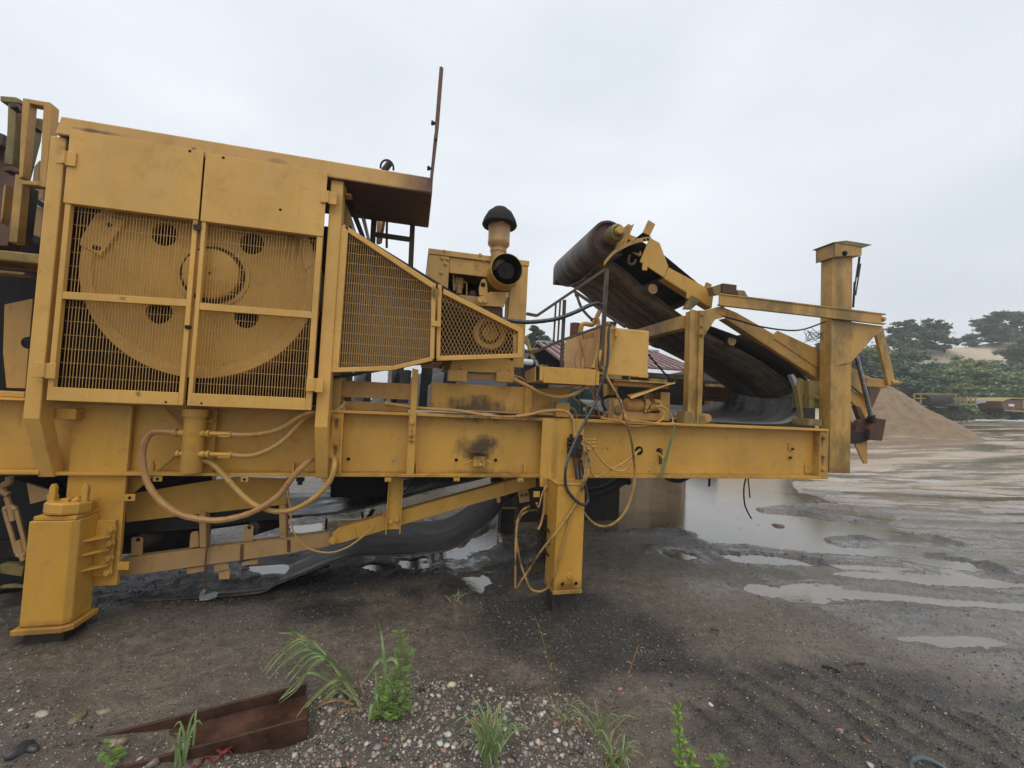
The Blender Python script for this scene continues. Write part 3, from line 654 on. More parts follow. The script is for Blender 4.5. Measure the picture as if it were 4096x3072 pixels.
def hinge(d, z, x0, y0, x1, y1, kx):
    a = z(x0, y0, YD - .012); b = z(x1, y1, YD - .012); k = z(kx, y0, YD - .012).x
    h = part(d, 'hinge', MB().box(a.x, k - .006, YD - .018, YD - .006, a.z, b.z).box(k + .006, b.x, YD - .018, YD - .006, a.z - .004, b.z - .004), M['door'], .003)
    part(h, 'hinge_pin', MB().cyl((k, YD - .018, b.z + .004), (k, YD - .018, a.z - .004), .011, n=10), M['door'])
hinge(d1, ZA, 510, 545, 670, 697, 580); hinge(d1, ZC, 303, 988, 490, 1135, 400)
hinge(d2, ZB, 1295, 685, 1430, 815, 1357); hinge(d2, ZD, 1167, 905, 1308, 1035, 1235)
bolts(d1, ZA, ((1680, 563),), YD - .006, M['soot'], .007, .002); bolts(d2, ZB, ((428, 400), (932, 860)), YD - .006, M['soot'], .007, .002)
bolts(d1, ZE, ((1468, 240),), YD, M['soot'], .008, .002); bolts(d2, ZD, ((235, 1135),), YD, M['soot'], .008, .002)
part(d1, 'latch', MB().box(*(lambda a, b: (a.x, b.x))(ZD(95, 445, YD), ZD(145, 475, YD)), YD - .012, YD + .002, ZD(95, 475, YD).z, ZD(95, 445, YD).z), M['soot'])
part(d1, 'catch', MB().box(*(lambda a, b: (a.x, b.x))(ZB(168, 985, YD), ZB(232, 1035, YD)), YD - .004, YD + .002, ZB(168, 1035, YD).z, ZB(168, 990, YD).z), M['steel'])

# ------------------------------------------------------------------ flywheel behind the doors
FC = Vector((-1.416, 3.33, 2.382)); FR = .714
def disc_holes(c, R0, holes, hr, y):
    bm = bmesh.new(); eds = []
    for cx, cz, r, n in [(c.x, c.z, R0, 72)] + [(c.x + hx, c.z + hz_, hr, 20) for hx, hz_ in holes]:
        vs = [bm.verts.new((cx + r*math.cos(2*math.pi*i/n), y, cz + r*math.sin(2*math.pi*i/n))) for i in range(n)]
        eds += [bm.edges.new((vs[i], vs[(i+1) % n])) for i in range(n)]
    bmesh.ops.triangle_fill(bm, use_beauty=True, edges=eds)
    me = bpy.data.meshes.new('web'); bm.normal_update(); bm.to_mesh(me); bm.free(); return me
fly = part(plant, 'flywheel', MB().lathe([(FR - .075, -.03), (FR - .07, -.05), (FR - .004, -.05), (FR, -.046), (FR, .2), (FR - .07, .2), (FR - .075, -.03)], FC, (0, 1, 0), 96, False), M['door'])
HO = ((-.262, .245), (.268, .255), (-.255, -.285), (.268, -.27))
part(fly, 'web', disc_holes(FC, FR - .06, HO, .078, FC.y - .022), M['yel'], solid=.03)
part(fly, 'hub', MB().lathe([(.225, -.03), (.225, -.045), (.205, -.05), (.195, -.046), (.175, -.05), (.17, -.086), (.158, -.094), (.01, -.095)], FC + Vector((.05, 0, .0)), (0, 1, 0), 40, False), M['yel'])
part(fly, 'groove_shade', MB().lathe([(.176, -.052), (.196, -.052), (.196, -.044)], FC + Vector((.05, -.004, 0)), (0, 1, 0), 40, False), M['soot'])  # dark ring painting the shaded groove round the hub
part(fly, 'counterweight', MB().ext([ZA(850, 1110, 3.27), ZA(1110, 1180, 3.27), ZA(890, 1490, 3.27), ZA(700, 1390, 3.27), ZA(720, 1320, 3.27)], (0, .04, 0)), M['door'], .004)
part(fly, 'balance_plate', MB().ext([ZB(1100, 1120, 3.275), ZB(1200, 1150, 3.275), ZB(1250, 1330, 3.275), ZB(1150, 1400, 3.275)], (0, .03, 0)), M['door'], .004)
bolts(fly, ZA, ((965, 1215), (865, 1420), (840, 1415)), 3.268, M['soot'], .012, .004)
# crusher body behind
part(plant, 'crusher_body', MB().box(-2.30, -.62, 3.74, 4.85, 1.5, 3.0), M['darkened'], .01)
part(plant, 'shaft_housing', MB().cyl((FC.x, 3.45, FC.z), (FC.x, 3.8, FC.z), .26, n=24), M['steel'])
part(plant, 'shading_side', MB().box(XP0 + .03, XP0 + .045, 3.312, 4.2, 1.49, 3.08), M['darkened'])  # side sheets added to darken the housing interior
part(plant, 'shading_side', MB().box(XQ1 - .04, XQ1 - .025, 3.312, 3.74, 1.49, 3.0), M['darkened'])
part(plant, 'housing_floor', MB().box(XP0 + .05, XQ1 - .045, 3.30, 3.735, 1.488, 1.498), M['darkened'])
# ------------------------------------------------------------------ roof canopy
YR = 3.172
r_tl = ZA(540, 243, YR); r_bl = ZA(484, 392, YR); r_tr = ZH(896, 1066, YR); r_br = ZH(890, 1199, YR)
zt_, zb_ = (r_tl.z + r_tr.z)/2, (r_bl.z + r_br.z)/2
roof = part(plant, 'roof_canopy', MB().ext([(r_tl.x, YR, zt_), (r_tr.x, YR, zt_), (r_tr.x, YR, zb_), (r_bl.x, YR, zb_)], (0, .66, 0)), M['roof'], .008)
part(roof, 'soffit', MB().box(r_bl.x + .03, r_tr.x - .004, YR + .004, YR + .655, zb_ - .004, zb_ - .001), M['rust'])  # rusty underside, darkened so the rust also carries its shade
ey = ZH(512, 985, 3.45)
part(roof, 'lifting_eye', MB().tube([ey + Vector((.05*math.cos(t), .02, .02 + .062*math.sin(t))) for t in np.linspace(-.2, 3.35, 12)], .008, 8), M['steel'])
part(roof, 'shackle', MB().cyl(ey + Vector((-.02, 0, -.02)), ey + Vector((.02, 0, .05)), .025, n=10), M['steel'])
YB = 3.30
ub = part(plant, 'rusty_upright', MB().ext([ZH(870, 1060, YB), ZH(896, 1065, YB), ZH(938, 700, YB), ZH(906, 690, YB)], (0, .03, 0)), M['rustl'], .003)
part(ub, 'upper_section', MB().ext([ZH(908, 735, YB - .022), ZH(934, 735, YB - .022), ZH(944, 650, YB - .022), ZH(983, 150, YB - .022), ZH(970, 133, YB - .022), ZH(950, 137, YB - .022), ZH(913, 600, YB - .022)], (0, .02, 0)), M['rustl'], .003)
for x, y in ((885, 602), (852, 978)): part(ub, 'bolt', MB().lathe([(.012, 0), (.012, .02), (.018, .02), (.018, .038), (.008, .04)], ZH(x + 25, y, YB) + Vector((.012, .01, 0)), (-1, 0, 0), 8), M['steel'])
# ladder and braces under the canopy
YLd = 3.83
lad = part(plant, 'ladder', MB().ext([ZH(705, 1440, YLd), ZH(747, 1450, YLd), ZH(727, 1900, YLd), ZH(685, 1890, YLd)], (0, .03, 0)), M['rail'], .002)
part(lad, 'side_rail', MB().ext([ZH(383, 1392, YLd), ZH(428, 1402, YLd), ZH(415, 1600, YLd), ZH(372, 1590, YLd)], (0, .03, 0)), M['rail'], .002)
part(lad, 'rung', MB().ext([ZH(424, 1508, YLd), ZH(702, 1548, YLd), ZH(698, 1584, YLd), ZH(420, 1544, YLd)], (0, .03, 0)), M['rail'], .002)
plate(plant, 'brace', pl(ZH, 165,1225, 215,1225, 330,1540, 300,1560, 285,1520), 3.5, .05, M['steel'])
plate(plant, 'brace', pl(ZH, 300,1390, 335,1395, 378,1590, 345,1560), 3.72, .03, M['white'])
cm = MB(); a = ZH(160, 1093, 3.26); b = ZH(215, 1205, 3.26); cm.box(a.x, a.x + .012, 3.26, 3.34, b.z, a.z); cm.box(a.x, b.x, 3.26, 3.34, a.z - .01, a.z); cm.box(a.x, b.x, 3.26, 3.34, b.z, b.z + .01)
part(plant, 'bracket', cm, M['yel'])
plate(plant, 'rear_hood', pl(ZB, 1490,760, 1560,920, 1560,1010, 1480,985), 3.42, .3, M['tan'])
hp = MB(); hp.tube(hpath((ZH, 3.9, 3.9, 515, 1415, 512, 1500, 512, 1640)), .012, 6); part(plant, 'pipe', hp, M['rail'])
plate(plant, 'rear_strut', pl(ZH, 430,1405, 465,1410, 455,1600, 425,1600), 3.95, .04, M['yelr'])
plate(plant, 'rear_strut', pl(ZH, 470,1410, 500,1412, 470,1590, 455,1600), 4.0, .04, M['rust'])

# ------------------------------------------------------------------ belt guard, first bay (wire) and second bay (expanded metal)
YG = 3.215
def bar(z0, x0, y0, z1, x1, y1, w, Y, th):
    a = z0(x0, y0, Y); b = z1(x1, y1, Y); d = (b - a).normalized(); n = Vector((-d.z, 0, d.x))*w/2
    return MB().ext([a + n, b + n, b - n, a - n], (0, th, 0))
g1 = part(plant, 'belt_guard', bar(ZB, 1500, 1000, ZD, 1408, 830, .055, YG, .04), M['door'], .003)
tA, tB, tC = ZB(1482, 985, YG), ZI(30, 570, YG), ZI(330, 800, YG)
part(g1, 'top_rail', MB().ext([tA + Vector((0, 0, .005)), tC + Vector((.012, 0, .0)), tC + Vector((0, 0, -.042)), tA + Vector((.04, 0, -.055))], (0, .045, 0)), M['door'], .003)
part(g1, 'end_stile', bar(ZI, 322, 790, ZI, 303, 1505, .032, YG - .002, .035), M['door'], .003)
bA, bB, bC = ZN(160, 178, YG), ZN(705, 160, YG), ZN(1065, 75, YG)
for p_, q_ in ((bA, bB), (bB, bC)):
    part(g1, 'bottom_rail', MB().ext([p_ + Vector((0, 0, .016)), q_ + Vector((0, 0, .016)), q_ + Vector((0, 0, -.016)), p_ + Vector((0, 0, -.016))], (0, .05, 0)), M['door'], .003)
gx0, gx1 = ZD(1437, 700, YG).x, ZI(300, 1100, YG).x
def g_top(x): t = (x - tA.x)/(tC.x - tA.x); return tA.z + (tC.z - tA.z)*t - .03
def g_bot(x): return (bA.z + (bB.z - bA.z)*(x - bA.x)/(bB.x - bA.x)) if x < bB.x else (bB.z + (bC.z - bB.z)*(x - bB.x)/(bC.x - bB.x))
part(g1, 'wire_mesh', wires(gx0, gx1, g_bot(gx0), g_top(gx0), YG + .02, pitch=.0160, w=.0042, hz=.073, zt=g_top, zb=g_bot), M['wire'], kind='stuff')
YG2 = 3.235
G2 = [ZI(412, 850, YG2), ZI(1166, 1225, YG2), ZI(1160, 1492, YG2), ZI(345, 1510, YG2), ZI(358, 790, YG2)]
g2 = part(plant, 'belt_guard', bar(ZI, 378, 800, ZI, 362, 1505, .030, YG2, .04), M['door'], .003)
part(g2, 'top_rail', MB().ext([ZI(412, 838, YG2), ZI(1168, 1222, YG2), ZI(1120, 1248, YG2), ZI(410, 890, YG2)], (0, .05, 0)), M['door'], .003)
part(g2, 'end_stile', MB().ext([ZI(1120, 1246, YG2 + .001), ZI(1168, 1224, YG2 + .001), ZI(1162, 1494, YG2 + .001), ZI(1116, 1458, YG2 + .001)], (0, .048, 0)), M['door'], .003)
part(g2, 'bottom_rail', MB().ext([ZI(350, 1478, YG2 + .002), ZI(1116, 1455, YG2 + .002), ZI(1160, 1494, YG2 + .002), ZI(350, 1524, YG2 + .002)], (0, .046, 0)), M['door'], .003)
part(g2, 'strap', MB().ext([ZI(298, 1140, YG - .012), ZI(386, 1152, YG - .012), ZI(384, 1203, YG - .012), ZI(296, 1192, YG - .012)], (0, .01, 0)), M['door'], .002)
poly2 = [(p.x, p.z) for p in (ZI(398, 880, YG2), ZI(1122, 1246, YG2), ZI(1118, 1470, YG2), ZI(385, 1480, YG2))]
def clip_line(p, d, poly):
    lo, hi = -1e9, 1e9; n = len(poly); ar = sum(poly[i][0]*poly[(i+1) % n][1] - poly[(i+1) % n][0]*poly[i][1] for i in range(n))
    sg = 1 if ar > 0 else -1
    for i in range(n):
        ax, ay = poly[i]; bx, by = poly[(i+1) % n]; nx_, ny_ = -(by - ay)*sg, (bx - ax)*sg
        den = d[0]*nx_ + d[1]*ny_; num = (p[0] - ax)*nx_ + (p[1] - ay)*ny_
        if abs(den) < 1e-9:
            if num < 0: return None
            continue
        t = -num/den
        if den > 0: lo = max(lo, t)
        else: hi = min(hi, t)
    return (lo, hi) if hi > lo + .01 else None
em = MB(); dx, dz = .0292, .0565
ox, oz = poly2[0]
for sg in (-1, 1):
    L_ = math.hypot(dx, dz); d = (dx/L_, sg*dz/L_)
    for k in range(-60, 60):
        p_ = (ox + k*dx, oz - .25); r = clip_line(p_, d, poly2)
        if r: em.beam((p_[0] + d[0]*r[0], YG2 + .02 + .002*sg, p_[1] + d[1]*r[0]), (p_[0] + d[0]*r[1], YG2 + .02 + .002*sg, p_[1] + d[1]*r[1]), .0034, .004, (0, 1, 0))
part(g2, 'expanded_mesh', em, M['wire'], kind='stuff')
pc = ZI(852, 1262, 3.42)
pul = part(plant, 'drive_pulley', MB().lathe([(.135, .06), (.135, 0), (.128, -.006), (.095, -.006), (.092, .03), (.085, .03)], pc, (0, 1, 0), 32, False), M['door'])
part(pul, 'pulley_hub', MB().lathe([(.068, .04), (.068, -.02), (.06, -.026), (.01, -.028)], pc, (0, 1, 0), 24, False), M['yel'])
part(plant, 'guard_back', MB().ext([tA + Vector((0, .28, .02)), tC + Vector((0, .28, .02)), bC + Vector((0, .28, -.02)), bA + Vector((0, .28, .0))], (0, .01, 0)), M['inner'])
part(g1, 'shading_cover', MB().ext([tA + Vector((0, .046, .0)), tC + Vector((0, .046, -.004)), tC + Vector((0, .29, -.004)), tA + Vector((0, .29, 0))], (0, 0, .006)), M['yeld'])  # cover added to keep the inside of the guard dark
part(g2, 'shading_cover', MB().ext([ZI(412, 838, YG2) + Vector((0, .05, -.006)), ZI(1168, 1222, YG2) + Vector((0, .05, -.006)), ZI(1168, 1222, YG2) + Vector((0, .30, -.006)), ZI(412, 838, YG2) + Vector((0, .30, -.006))], (0, 0, .005)), M['yeld'])  # same added cover over the second bay, to darken it
part(g2, 'back_sheet', MB().ext([ZI(412, 845, YG2) + Vector((0, .31, 0)), ZI(1160, 1225, YG2) + Vector((0, .31, 0)), ZI(1160, 1490, YG2) + Vector((0, .31, 0)), ZI(345, 1500, YG2) + Vector((0, .31, 0))], (0, .006, 0)), M['darkened'])  # dark sheet in place of the dark void behind the mesh
bt = MB(); bt.beam((-.6, 3.44, 1.72), (pc.x, 3.44, pc.z - .14), .12, .02); bt.beam((-.6, 3.44, 2.9), (pc.x, 3.44, pc.z + .13), .12, .02)
part(plant, 'drive_belt', bt, M['black'])
# ------------------------------------------------------------------ sub-frames on the chassis
boxp(plant, 'engine_subframe', ZN, 1062, 285, 1873, 553, 3.55, .9, M['yel'])
sub = plant
boxp(plant, 'subframe_post', ZN, 1884, 310, 1940, 566, 3.52, .06, M['yel'])
boxp(plant, 'mount_foot', ZN, 1208, 170, 1366, 282, 3.47, .12, M['yel']); boxp(plant, 'mount_foot', ZN, 1630, 185, 1782, 288, 3.47, .12, M['yel'])
mp_ = plate(plant, 'mount_plate', pl(ZN, 1218,140, 1240,80, 1745,80, 1785,145, 1782,208, 1214,185), 3.49, .03, M['yel'])
bolts(mp_, ZN, ((1240, 157), (1330, 158), (1664, 180), (1748, 184)), 3.489, M['yel'], .016, .02)
part(plant, 'mount_bar', MB().beam(ZN(1370, 235, 3.55), ZN(1640, 240, 3.55), .04, .04), M['yeld'])
boxp(plant, 'frame_box', ZN, 272, 268, 873, 442, 3.49, .22, M['yeld']); boxp(plant, 'frame_sill', ZN, 296, 452, 845, 548, 3.52, .2, M['yeld'])
boxp(plant, 'frame_side', ZN, 150, 210, 240, 560, 3.40, .2, M['yeld'])
plate(plant, 'gusset', pl(ZW, 470,1130, 1120,1090, 880,1290, 690,1400, 470,1395), 3.56, .02, M['yel'])
boxp(plant, 'frame_box', ZW, 470, 1395, 1000, 1500, 3.50, .15, M['yeld'])
boxp(plant, 'frame_stub', ZW, 830, 1325, 1025, 1545, 3.45, .06, M['yel'])
# step tray
ty = 3.27
tray = part(plant, 'step_tray', MB().ext([ZW(635, 795, ty), ZW(1420, 845, ty), ZW(1405, 1078, ty), ZW(640, 1035, ty)], (0, .012, 0)), M['yel'], .003)
tA_, tB_ = ZW(635, 1000, ty), ZW(1410, 1060, ty); tz0, tz1 = (tA_.z + tB_.z)/2 - .01, ZW(1000, 820, ty).z
part(tray, 'end_plate', MB().box(tB_.x + .002, tB_.x + .03, ty - .004, ty + .03, tz0, tz1 - .01), M['yel'], .003)
part(tray, 'end_plate', MB().box(tA_.x - .03, tA_.x - .002, ty - .006, ty + .02, tz0 + .01, tz1), M['yel'], .003)
part(tray, 'tray_floor', MB().box(tA_.x - .02, tB_.x, ty + .013, ty + .42, tz0 + .005, tz0 + .018), M['yeld'])
part(tray, 'side_panel', MB().ext([ZW(365, 872, 3.62), ZW(522, 796, ty + .004), ZW(522, 1022, ty + .004), ZW(368, 1035, 3.62)], (.006, .004, 0)), M['yel'])
# ------------------------------------------------------------------ manifold under the doors
mc = ZG(158, 300, 3.33); mt = ZG(165, 75, 3.33); mbm = ZG(145, 600, 3.33)
man = part(plant, 'grease_manifold', MB().lathe([(.062, mbm.z), (.064, mbm.z + .005), (.064, mt.z - .05), (.074, mt.z - .05), (.074, mt.z)], (mc.x, 3.33, 0), (0, 0, 1), 24), M['yel'])
for x0, y0, x1, y1 in ((95, 275, -10, 275), (95, 448, 10, 448), (205, 278, 290, 278), (205, 450, 290, 450)):
    a = ZG(x0, y0, 3.31); b = ZG(x1, y1, 3.30); v = b - a
    n_ = part(man, 'nozzle', MB().lathe([(.024, 0), (.024, v.length*.55), (.018, v.length*.55), (.018, v.length*.75), (.026, v.length*.75), (.026, v.length)], a, v, 10), M['yel'])
for x0, y in ((290, 278), (290, 450)):
    part(man, 'ball_valve', MB().tube(hpath((ZG, 3.30, 3.30, x0, y, x0 + 160, y + 4)), .016, 8).beam(ZG(x0 + 70, y + 22, 3.27), ZG(x0 + 170, y + 24, 3.27), .02, .006), M['yel'])
part(man, 'stay', MB().beam(ZG(215, 195, 3.38), ZG(330, 170, 3.38), .06, .008), M['yel'])
plate(plant, 'manifold_plate', pl(ZG, 200,70, 352,70, 305,618, 190,618), 3.40, .012, M['yel'])
lines = MB(); lines.tube(hpath((ZE, 3.42, 3.40, 1465, 290, 1560, 390, 1640, 480)), .008, 6); lines.tube(hpath((ZE, 3.40, 3.42, 1640, 620, 1500, 760, 1390, 850)), .01, 6)
part(plant, 'thin_pipe', lines, M['yeld'])
plate(plant, 'slotted_tab', pl(ZE, 1325,860, 1330,790, 1350,760, 1362,790, 1355,860), YW - .02, .012, M['yeld'])
plate(plant, 'slotted_tab', pl(ZG, 968,610, 972,545, 982,520, 988,545, 985,612), YF + .03, .05, M['yel'])
# ------------------------------------------------------------------ portal column, tie bar and end frame (parts of the plant)
cy0 = 3.375
a = ZL(440, 100, cy0); b = ZL(600, 115, cy0); zc0, zc1 = ZT0 + .001, a.z
cx0, cx1 = ZL(440, 600, cy0).x - .004, ZL(592, 600, cy0).x
cm = MB(); cm.box(cx0, cx0 + .045, cy0, cy0 + .012, zc0, zc1); cm.box(cx1 - .05, cx1, cy0, cy0 + .012, zc0, zc1)
cm.box(cx0 + .045, cx1 - .05, cy0 + .022, cy0 + .032, zc0, zc1); cm.box(cx0 + .04, cx0 + .048, cy0 + .012, cy0 + .13, zc0, zc1); cm.box(cx1 - .053, cx1 - .045, cy0 + .012, cy0 + .13, zc0, zc1)
colm = part(plant, 'portal_column', cm, M['yelr'], .003)
part(colm, 'base_gusset', MB().ext([(cx0 - .035, cy0 - .001, zc0), (cx0 + .10, cy0 - .001, zc0), (cx0 + .03, cy0 - .001, zc0 + .11), (cx0 - .03, cy0 - .001, zc0 + .11)], (0, .12, 0)), M['yelalg'], .002)
part(colm, 'base_gusset', MB().ext([(cx1 - .035, cy0 - .001, zc0), (cx1 + .075, cy0 - .001, zc0), (cx1 - .025, cy0 - .001, zc0 + .10)], (0, .02, 0)), M['yelalg'], .002)
bolts(colm, ZL, ((570, 165), (567, 290), (563, 385)), cy0, M['yelr'], .014, .025)
part(colm, 'knee_plate', MB().ext([ZL(596, 118, cy0 + .015), ZL(725, 82, cy0 + .015), ZL(822, 62, cy0 + .015), ZL(838, 188, cy0 + .015), ZL(722, 216, cy0 + .015), ZL(596, 408, cy0 + .015)], (0, .03, 0)), M['yelr'], .003)
part(plant, 'portal_crossbeam', MB().box(cx0 + .01, cx1 - .04, cy0 + .14, 5.02, zc1 - .155, zc1 - .03), M['yelr'], .003)
part(plant, 'portal_column', MB().box(cx0, cx1, 5.02, 5.12, zc0, zc1), M['yeld'], .003)
for x0, x1, yy in ((655, 700, 5.0), (760, 825, 4.8)):
    p0 = ZL(x0, 930, yy); p1 = ZL(x1, 1280, yy); part(plant, 'rear_post', MB().box(p0.x, p1.x, yy, yy + .09, p1.z, p0.z), M['tan'], .003)
boxp(plant, 'rear_brace', ZL, 575, 900, 660, 1045, 5.2, .03, M['steel'])
# tie bar
tb = MB(); p0 = ZK(650, 660, 3.36); p1 = ZM(585, 563, 3.36); z1 = (p0.z + p1.z)/2; z0 = ZM(300, 592, 3.36).z
tie = part(plant, 'tie_bar', MB().box(p0.x, p1.x, 3.342, 3.354, z0, z1).box(p0.x, p1.x + .045, 3.334, 3.37, z1 - .008, z1 + .006).box(p0.x, p1.x + .045, 3.334, 3.37, z0 - .006, z0 + .008), M['yelr'], .002)
bolt(tie, ZM(597, 597, 3.36), M['yelr'], .022, .03, name='pin')
part(tie, 'weight_box', MB().box(*(lambda q, r: (q.x, r.x, 3.37, 3.46, r.z, q.z))(ZK(682, 580, 3.37), ZK(780, 660, 3.37))), M['rust'], .004)
part(tie, 'weight_box', MB().ext([ZK(610, 605, 3.39), ZK(680, 582, 3.39), ZK(678, 655, 3.39), ZK(625, 662, 3.39)], (0, .08, 0)), M['yelalg'], .003)
part(tie, 'wedge', MB().ext([ZK(785, 628, 3.38), ZK(835, 632, 3.38), ZK(862, 680, 3.38), ZK(790, 668, 3.38)], (0, .05, 0)), M['yelalg'], .003)
# end column
ex0, ex1 = 4.092, 4.352; ez1 = ZM(300, 175, 3.36).z
part(plant, 'end_column', MB().box(ex0, ex1, 3.375, 3.50, ZM(300, 1572, 3.345).z, ez1), M['yelr'], .004)
cp = [ZM(178, 150, 3.60), ZM(300, 110, 3.33), ZM(372, 98, 3.33), ZM(535, 125, 3.33), ZM(480, 150, 3.33), ZM(470, 195, 3.33), ZM(400, 185, 3.33), ZM(300, 178, 3.33)]
capp = part(plant, 'column_cap', MB().ext([ZM(300, 110, 3.33), ZM(470, 140, 3.33), ZM(470, 192, 3.33), ZM(300, 200, 3.33)], (0, .20, 0)), M['yelr'], .003)
part(capp, 'roof_sheet', MB().ext([ZM(290, 108, 3.325), ZM(372, 97, 3.325), ZM(538, 124, 3.325), ZM(480, 142, 3.325)], (0, .24, 0)), M['yelalg'], .002)
part(capp, 'side_flap', MB().ext([ZM(298, 112, 3.328), ZM(298, 202, 3.328), ZM(180, 242, 3.62), ZM(180, 150, 3.62)], (.004, .006, 0)), M['yelalg'])
bolt(capp, ZM(360, 180, 3.328), M['soot'], .02, .02, name='pin')
plate(plant, 'end_gusset', pl(ZM, 402,612, 608,640, 400,872), 3.385, .02, M['yelr'], .003)
part(plant, 'rub_mark', MB().ext([ZM(308, 893, 3.3735), ZM(360, 876, 3.3735), ZM(412, 870, 3.3735), ZM(360, 886, 3.3735)], (0, .001, 0)), M['rustl'])
tbk = part(plant, 'turnbuckle', MB().beam(ZM(446, 245, 3.42), ZM(418, 440, 3.42), .008, .012).beam(ZM(462, 245, 3.42), ZM(430, 445, 3.42), .008, .012), M['rail'])
for q_ in ((455, 200, 440, 330), (425, 360, 415, 520)): part(tbk, 'threaded_rod', MB().tube(hpath((ZM, 3.42, 3.42) + q_), .010, 8), M['steel'])
part(plant, 'power_cable', MB().tube(hpath((ZM, 3.48, 3.47, 232, 245, 236, 300, 232, 360, 242, 430)), .012, 8), M['black'])
# folding linkage right of the end column
YK = 3.44
plate(plant, 'link_arm', pl(ZM, 563,695, 606,648, 686,1005, 640,1015), YK, .03, M['yelr'], .004)
part(plant, 'link_pin', MB().lathe([(.035, 0), (.035, .03), (.024, .03), (.024, .07), (.016, .07), (.016, .10)], ZM(668, 996, YK) + Vector((-.01, .02, 0)), (1, -.35, 0), 12), M['yelr'])
boxp(plant, 'link_tube', ZM, 502, 965, 628, 1030, YK + .03, .1, M['yelr'], .006)
plate(plant, 'fold_plate', pl(ZM, 398,893, 480,940, 530,965, 500,1000, 590,1035, 540,1150, 500,1090, 398,1010), YK + .06, .03, M['yelr'])
plate(plant, 'fold_plate', pl(ZM, 398,1040, 500,1100, 515,1180, 470,1230, 440,1150, 398,1110), YK + .10, .03, M['yel'])
plate(plant, 'rust_flap', pl(ZM, 505,1015, 590,1038, 535,1160), YK + .04, .01, M['rustl'])
rod = part(plant, 'hydraulic_ram', MB().cyl(ZM(438, 835, YK - .02), ZM(530, 1215, YK - .04), .021, n=14), M['chrome'])
part(rod, 'ram_eye', MB().cyl(ZM(528, 1205, YK - .04), ZM(540, 1245, YK - .04), .034, n=12), M['steel'])
plate(plant, 'hitch_block', pl(ZM, 560,1220, 626,1228, 600,1365, 520,1358, 520,1290), YK - .06, .12, M['rust'], .006)
plate(plant, 'hitch_bar', pl(ZM, 388,1300, 520,1310, 515,1360, 470,1378, 388,1385), YK - .02, .08, M['steel'], .004)
plate(plant, 'hitch_strut', pl(ZM, 455,1235, 535,1215, 555,1255, 470,1320, 425,1330), YK, .06, M['rust'], .004)
plate(plant, 'fold_leg', pl(ZM, 430,1140, 462,1150, 505,1240, 470,1250), YK + .06, .05, M['rustl'], .004)
plate(plant, 'blade', pl(ZM, 412,1355, 505,1360, 505,1510, 485,1508), YK, .015, M['yeld'], .002)
plate(plant, 'blade', pl(ZM, 388,1215, 440,1290, 388,1390), YK + .02, .015, M['steel'], .002)
# ------------------------------------------------------------------ folded upper conveyor
conv = thing('folded_conveyor', 'folded conveyor with wide dark belt and drum raised above the right half of the crusher', 'conveyor', (2.8, 4.3, 1.5))
YC = 3.55
sf = part(conv, 'side_frame', MB().ext([ZK(175, 262, YC), ZK(243, 300, YC), ZK(303, 462, YC), ZK(274, 542, YC), ZK(105, 430, YC)], (0, .014, 0)), M['yel'], .003)
part(conv, 'side_frame', MB().ext([ZK(305, 470, YC), ZK(622, 640, YC), ZK(606, 752, YC), ZK(277, 542, YC)], (0, .012, 0)).ext([ZK(277, 542, YC), ZK(606, 752, YC), ZK(604, 757, YC), ZK(274, 548, YC)], (0, .10, 0)), M['yel'], .002)
part(conv, 'side_frame', MB().ext([ZL(820, 82, YC), ZL(960, 140, YC), ZL(1180, 265, YC), ZL(1370, 380, YC), ZL(1960, 820, YC), ZL(1960, 925, YC), ZL(840, 196, YC)], (0, .012, 0)).ext([ZL(840, 196, YC), ZL(1960, 925, YC), ZL(1955, 935, YC), ZL(836, 204, YC)], (0, .10, 0)), M['yelr'], .002)
part(conv, 'skirt_plate', MB().ext([ZL(1410, 338, YC - .01), ZL(1980, 600, YC - .01), ZL(1980, 835, YC - .01), ZL(1374, 428, YC - .01)], (0, .012, 0)).ext([ZL(1360, 378, YC + .03), ZL(1410, 338, YC - .008), ZL(1374, 428, YC - .008), ZL(1352, 415, YC + .03)], (.004, .004, 0)), M['yelr'], .002)
fs = MB()
for q in ([ZK(175, 262, YC), ZK(243, 300, YC), ZK(303, 462, YC), ZK(274, 542, YC), ZK(105, 430, YC)], [ZK(305, 470, YC), ZK(622, 640, YC), ZK(606, 752, YC), ZK(277, 542, YC)]): fs.ext([p + Vector((0, 1.18, 0)) for p in q], (0, .012, 0))
part(conv, 'side_frame', fs, M['yeld'])
part(conv, 'side_frame', MB().ext([p + Vector((0, 1.18, 0)) for p in (ZL(820, 82, YC), ZL(1370, 380, YC), ZL(1960, 820, YC), ZL(1960, 925, YC), ZL(840, 196, YC))], (0, .012, 0)), M['yeld'])
for z, x, y in ((ZK, 340, 560), (ZK, 560, 700), (ZL, 1250, 430), (ZL, 1750, 760)):
    p = z(x, y, YC + .02); part(conv, 'cross_tie', MB().box(p.x - .03, p.x + .03, YC + .02, YC + 1.17, p.z + .03, p.z + .08), M['steel'])
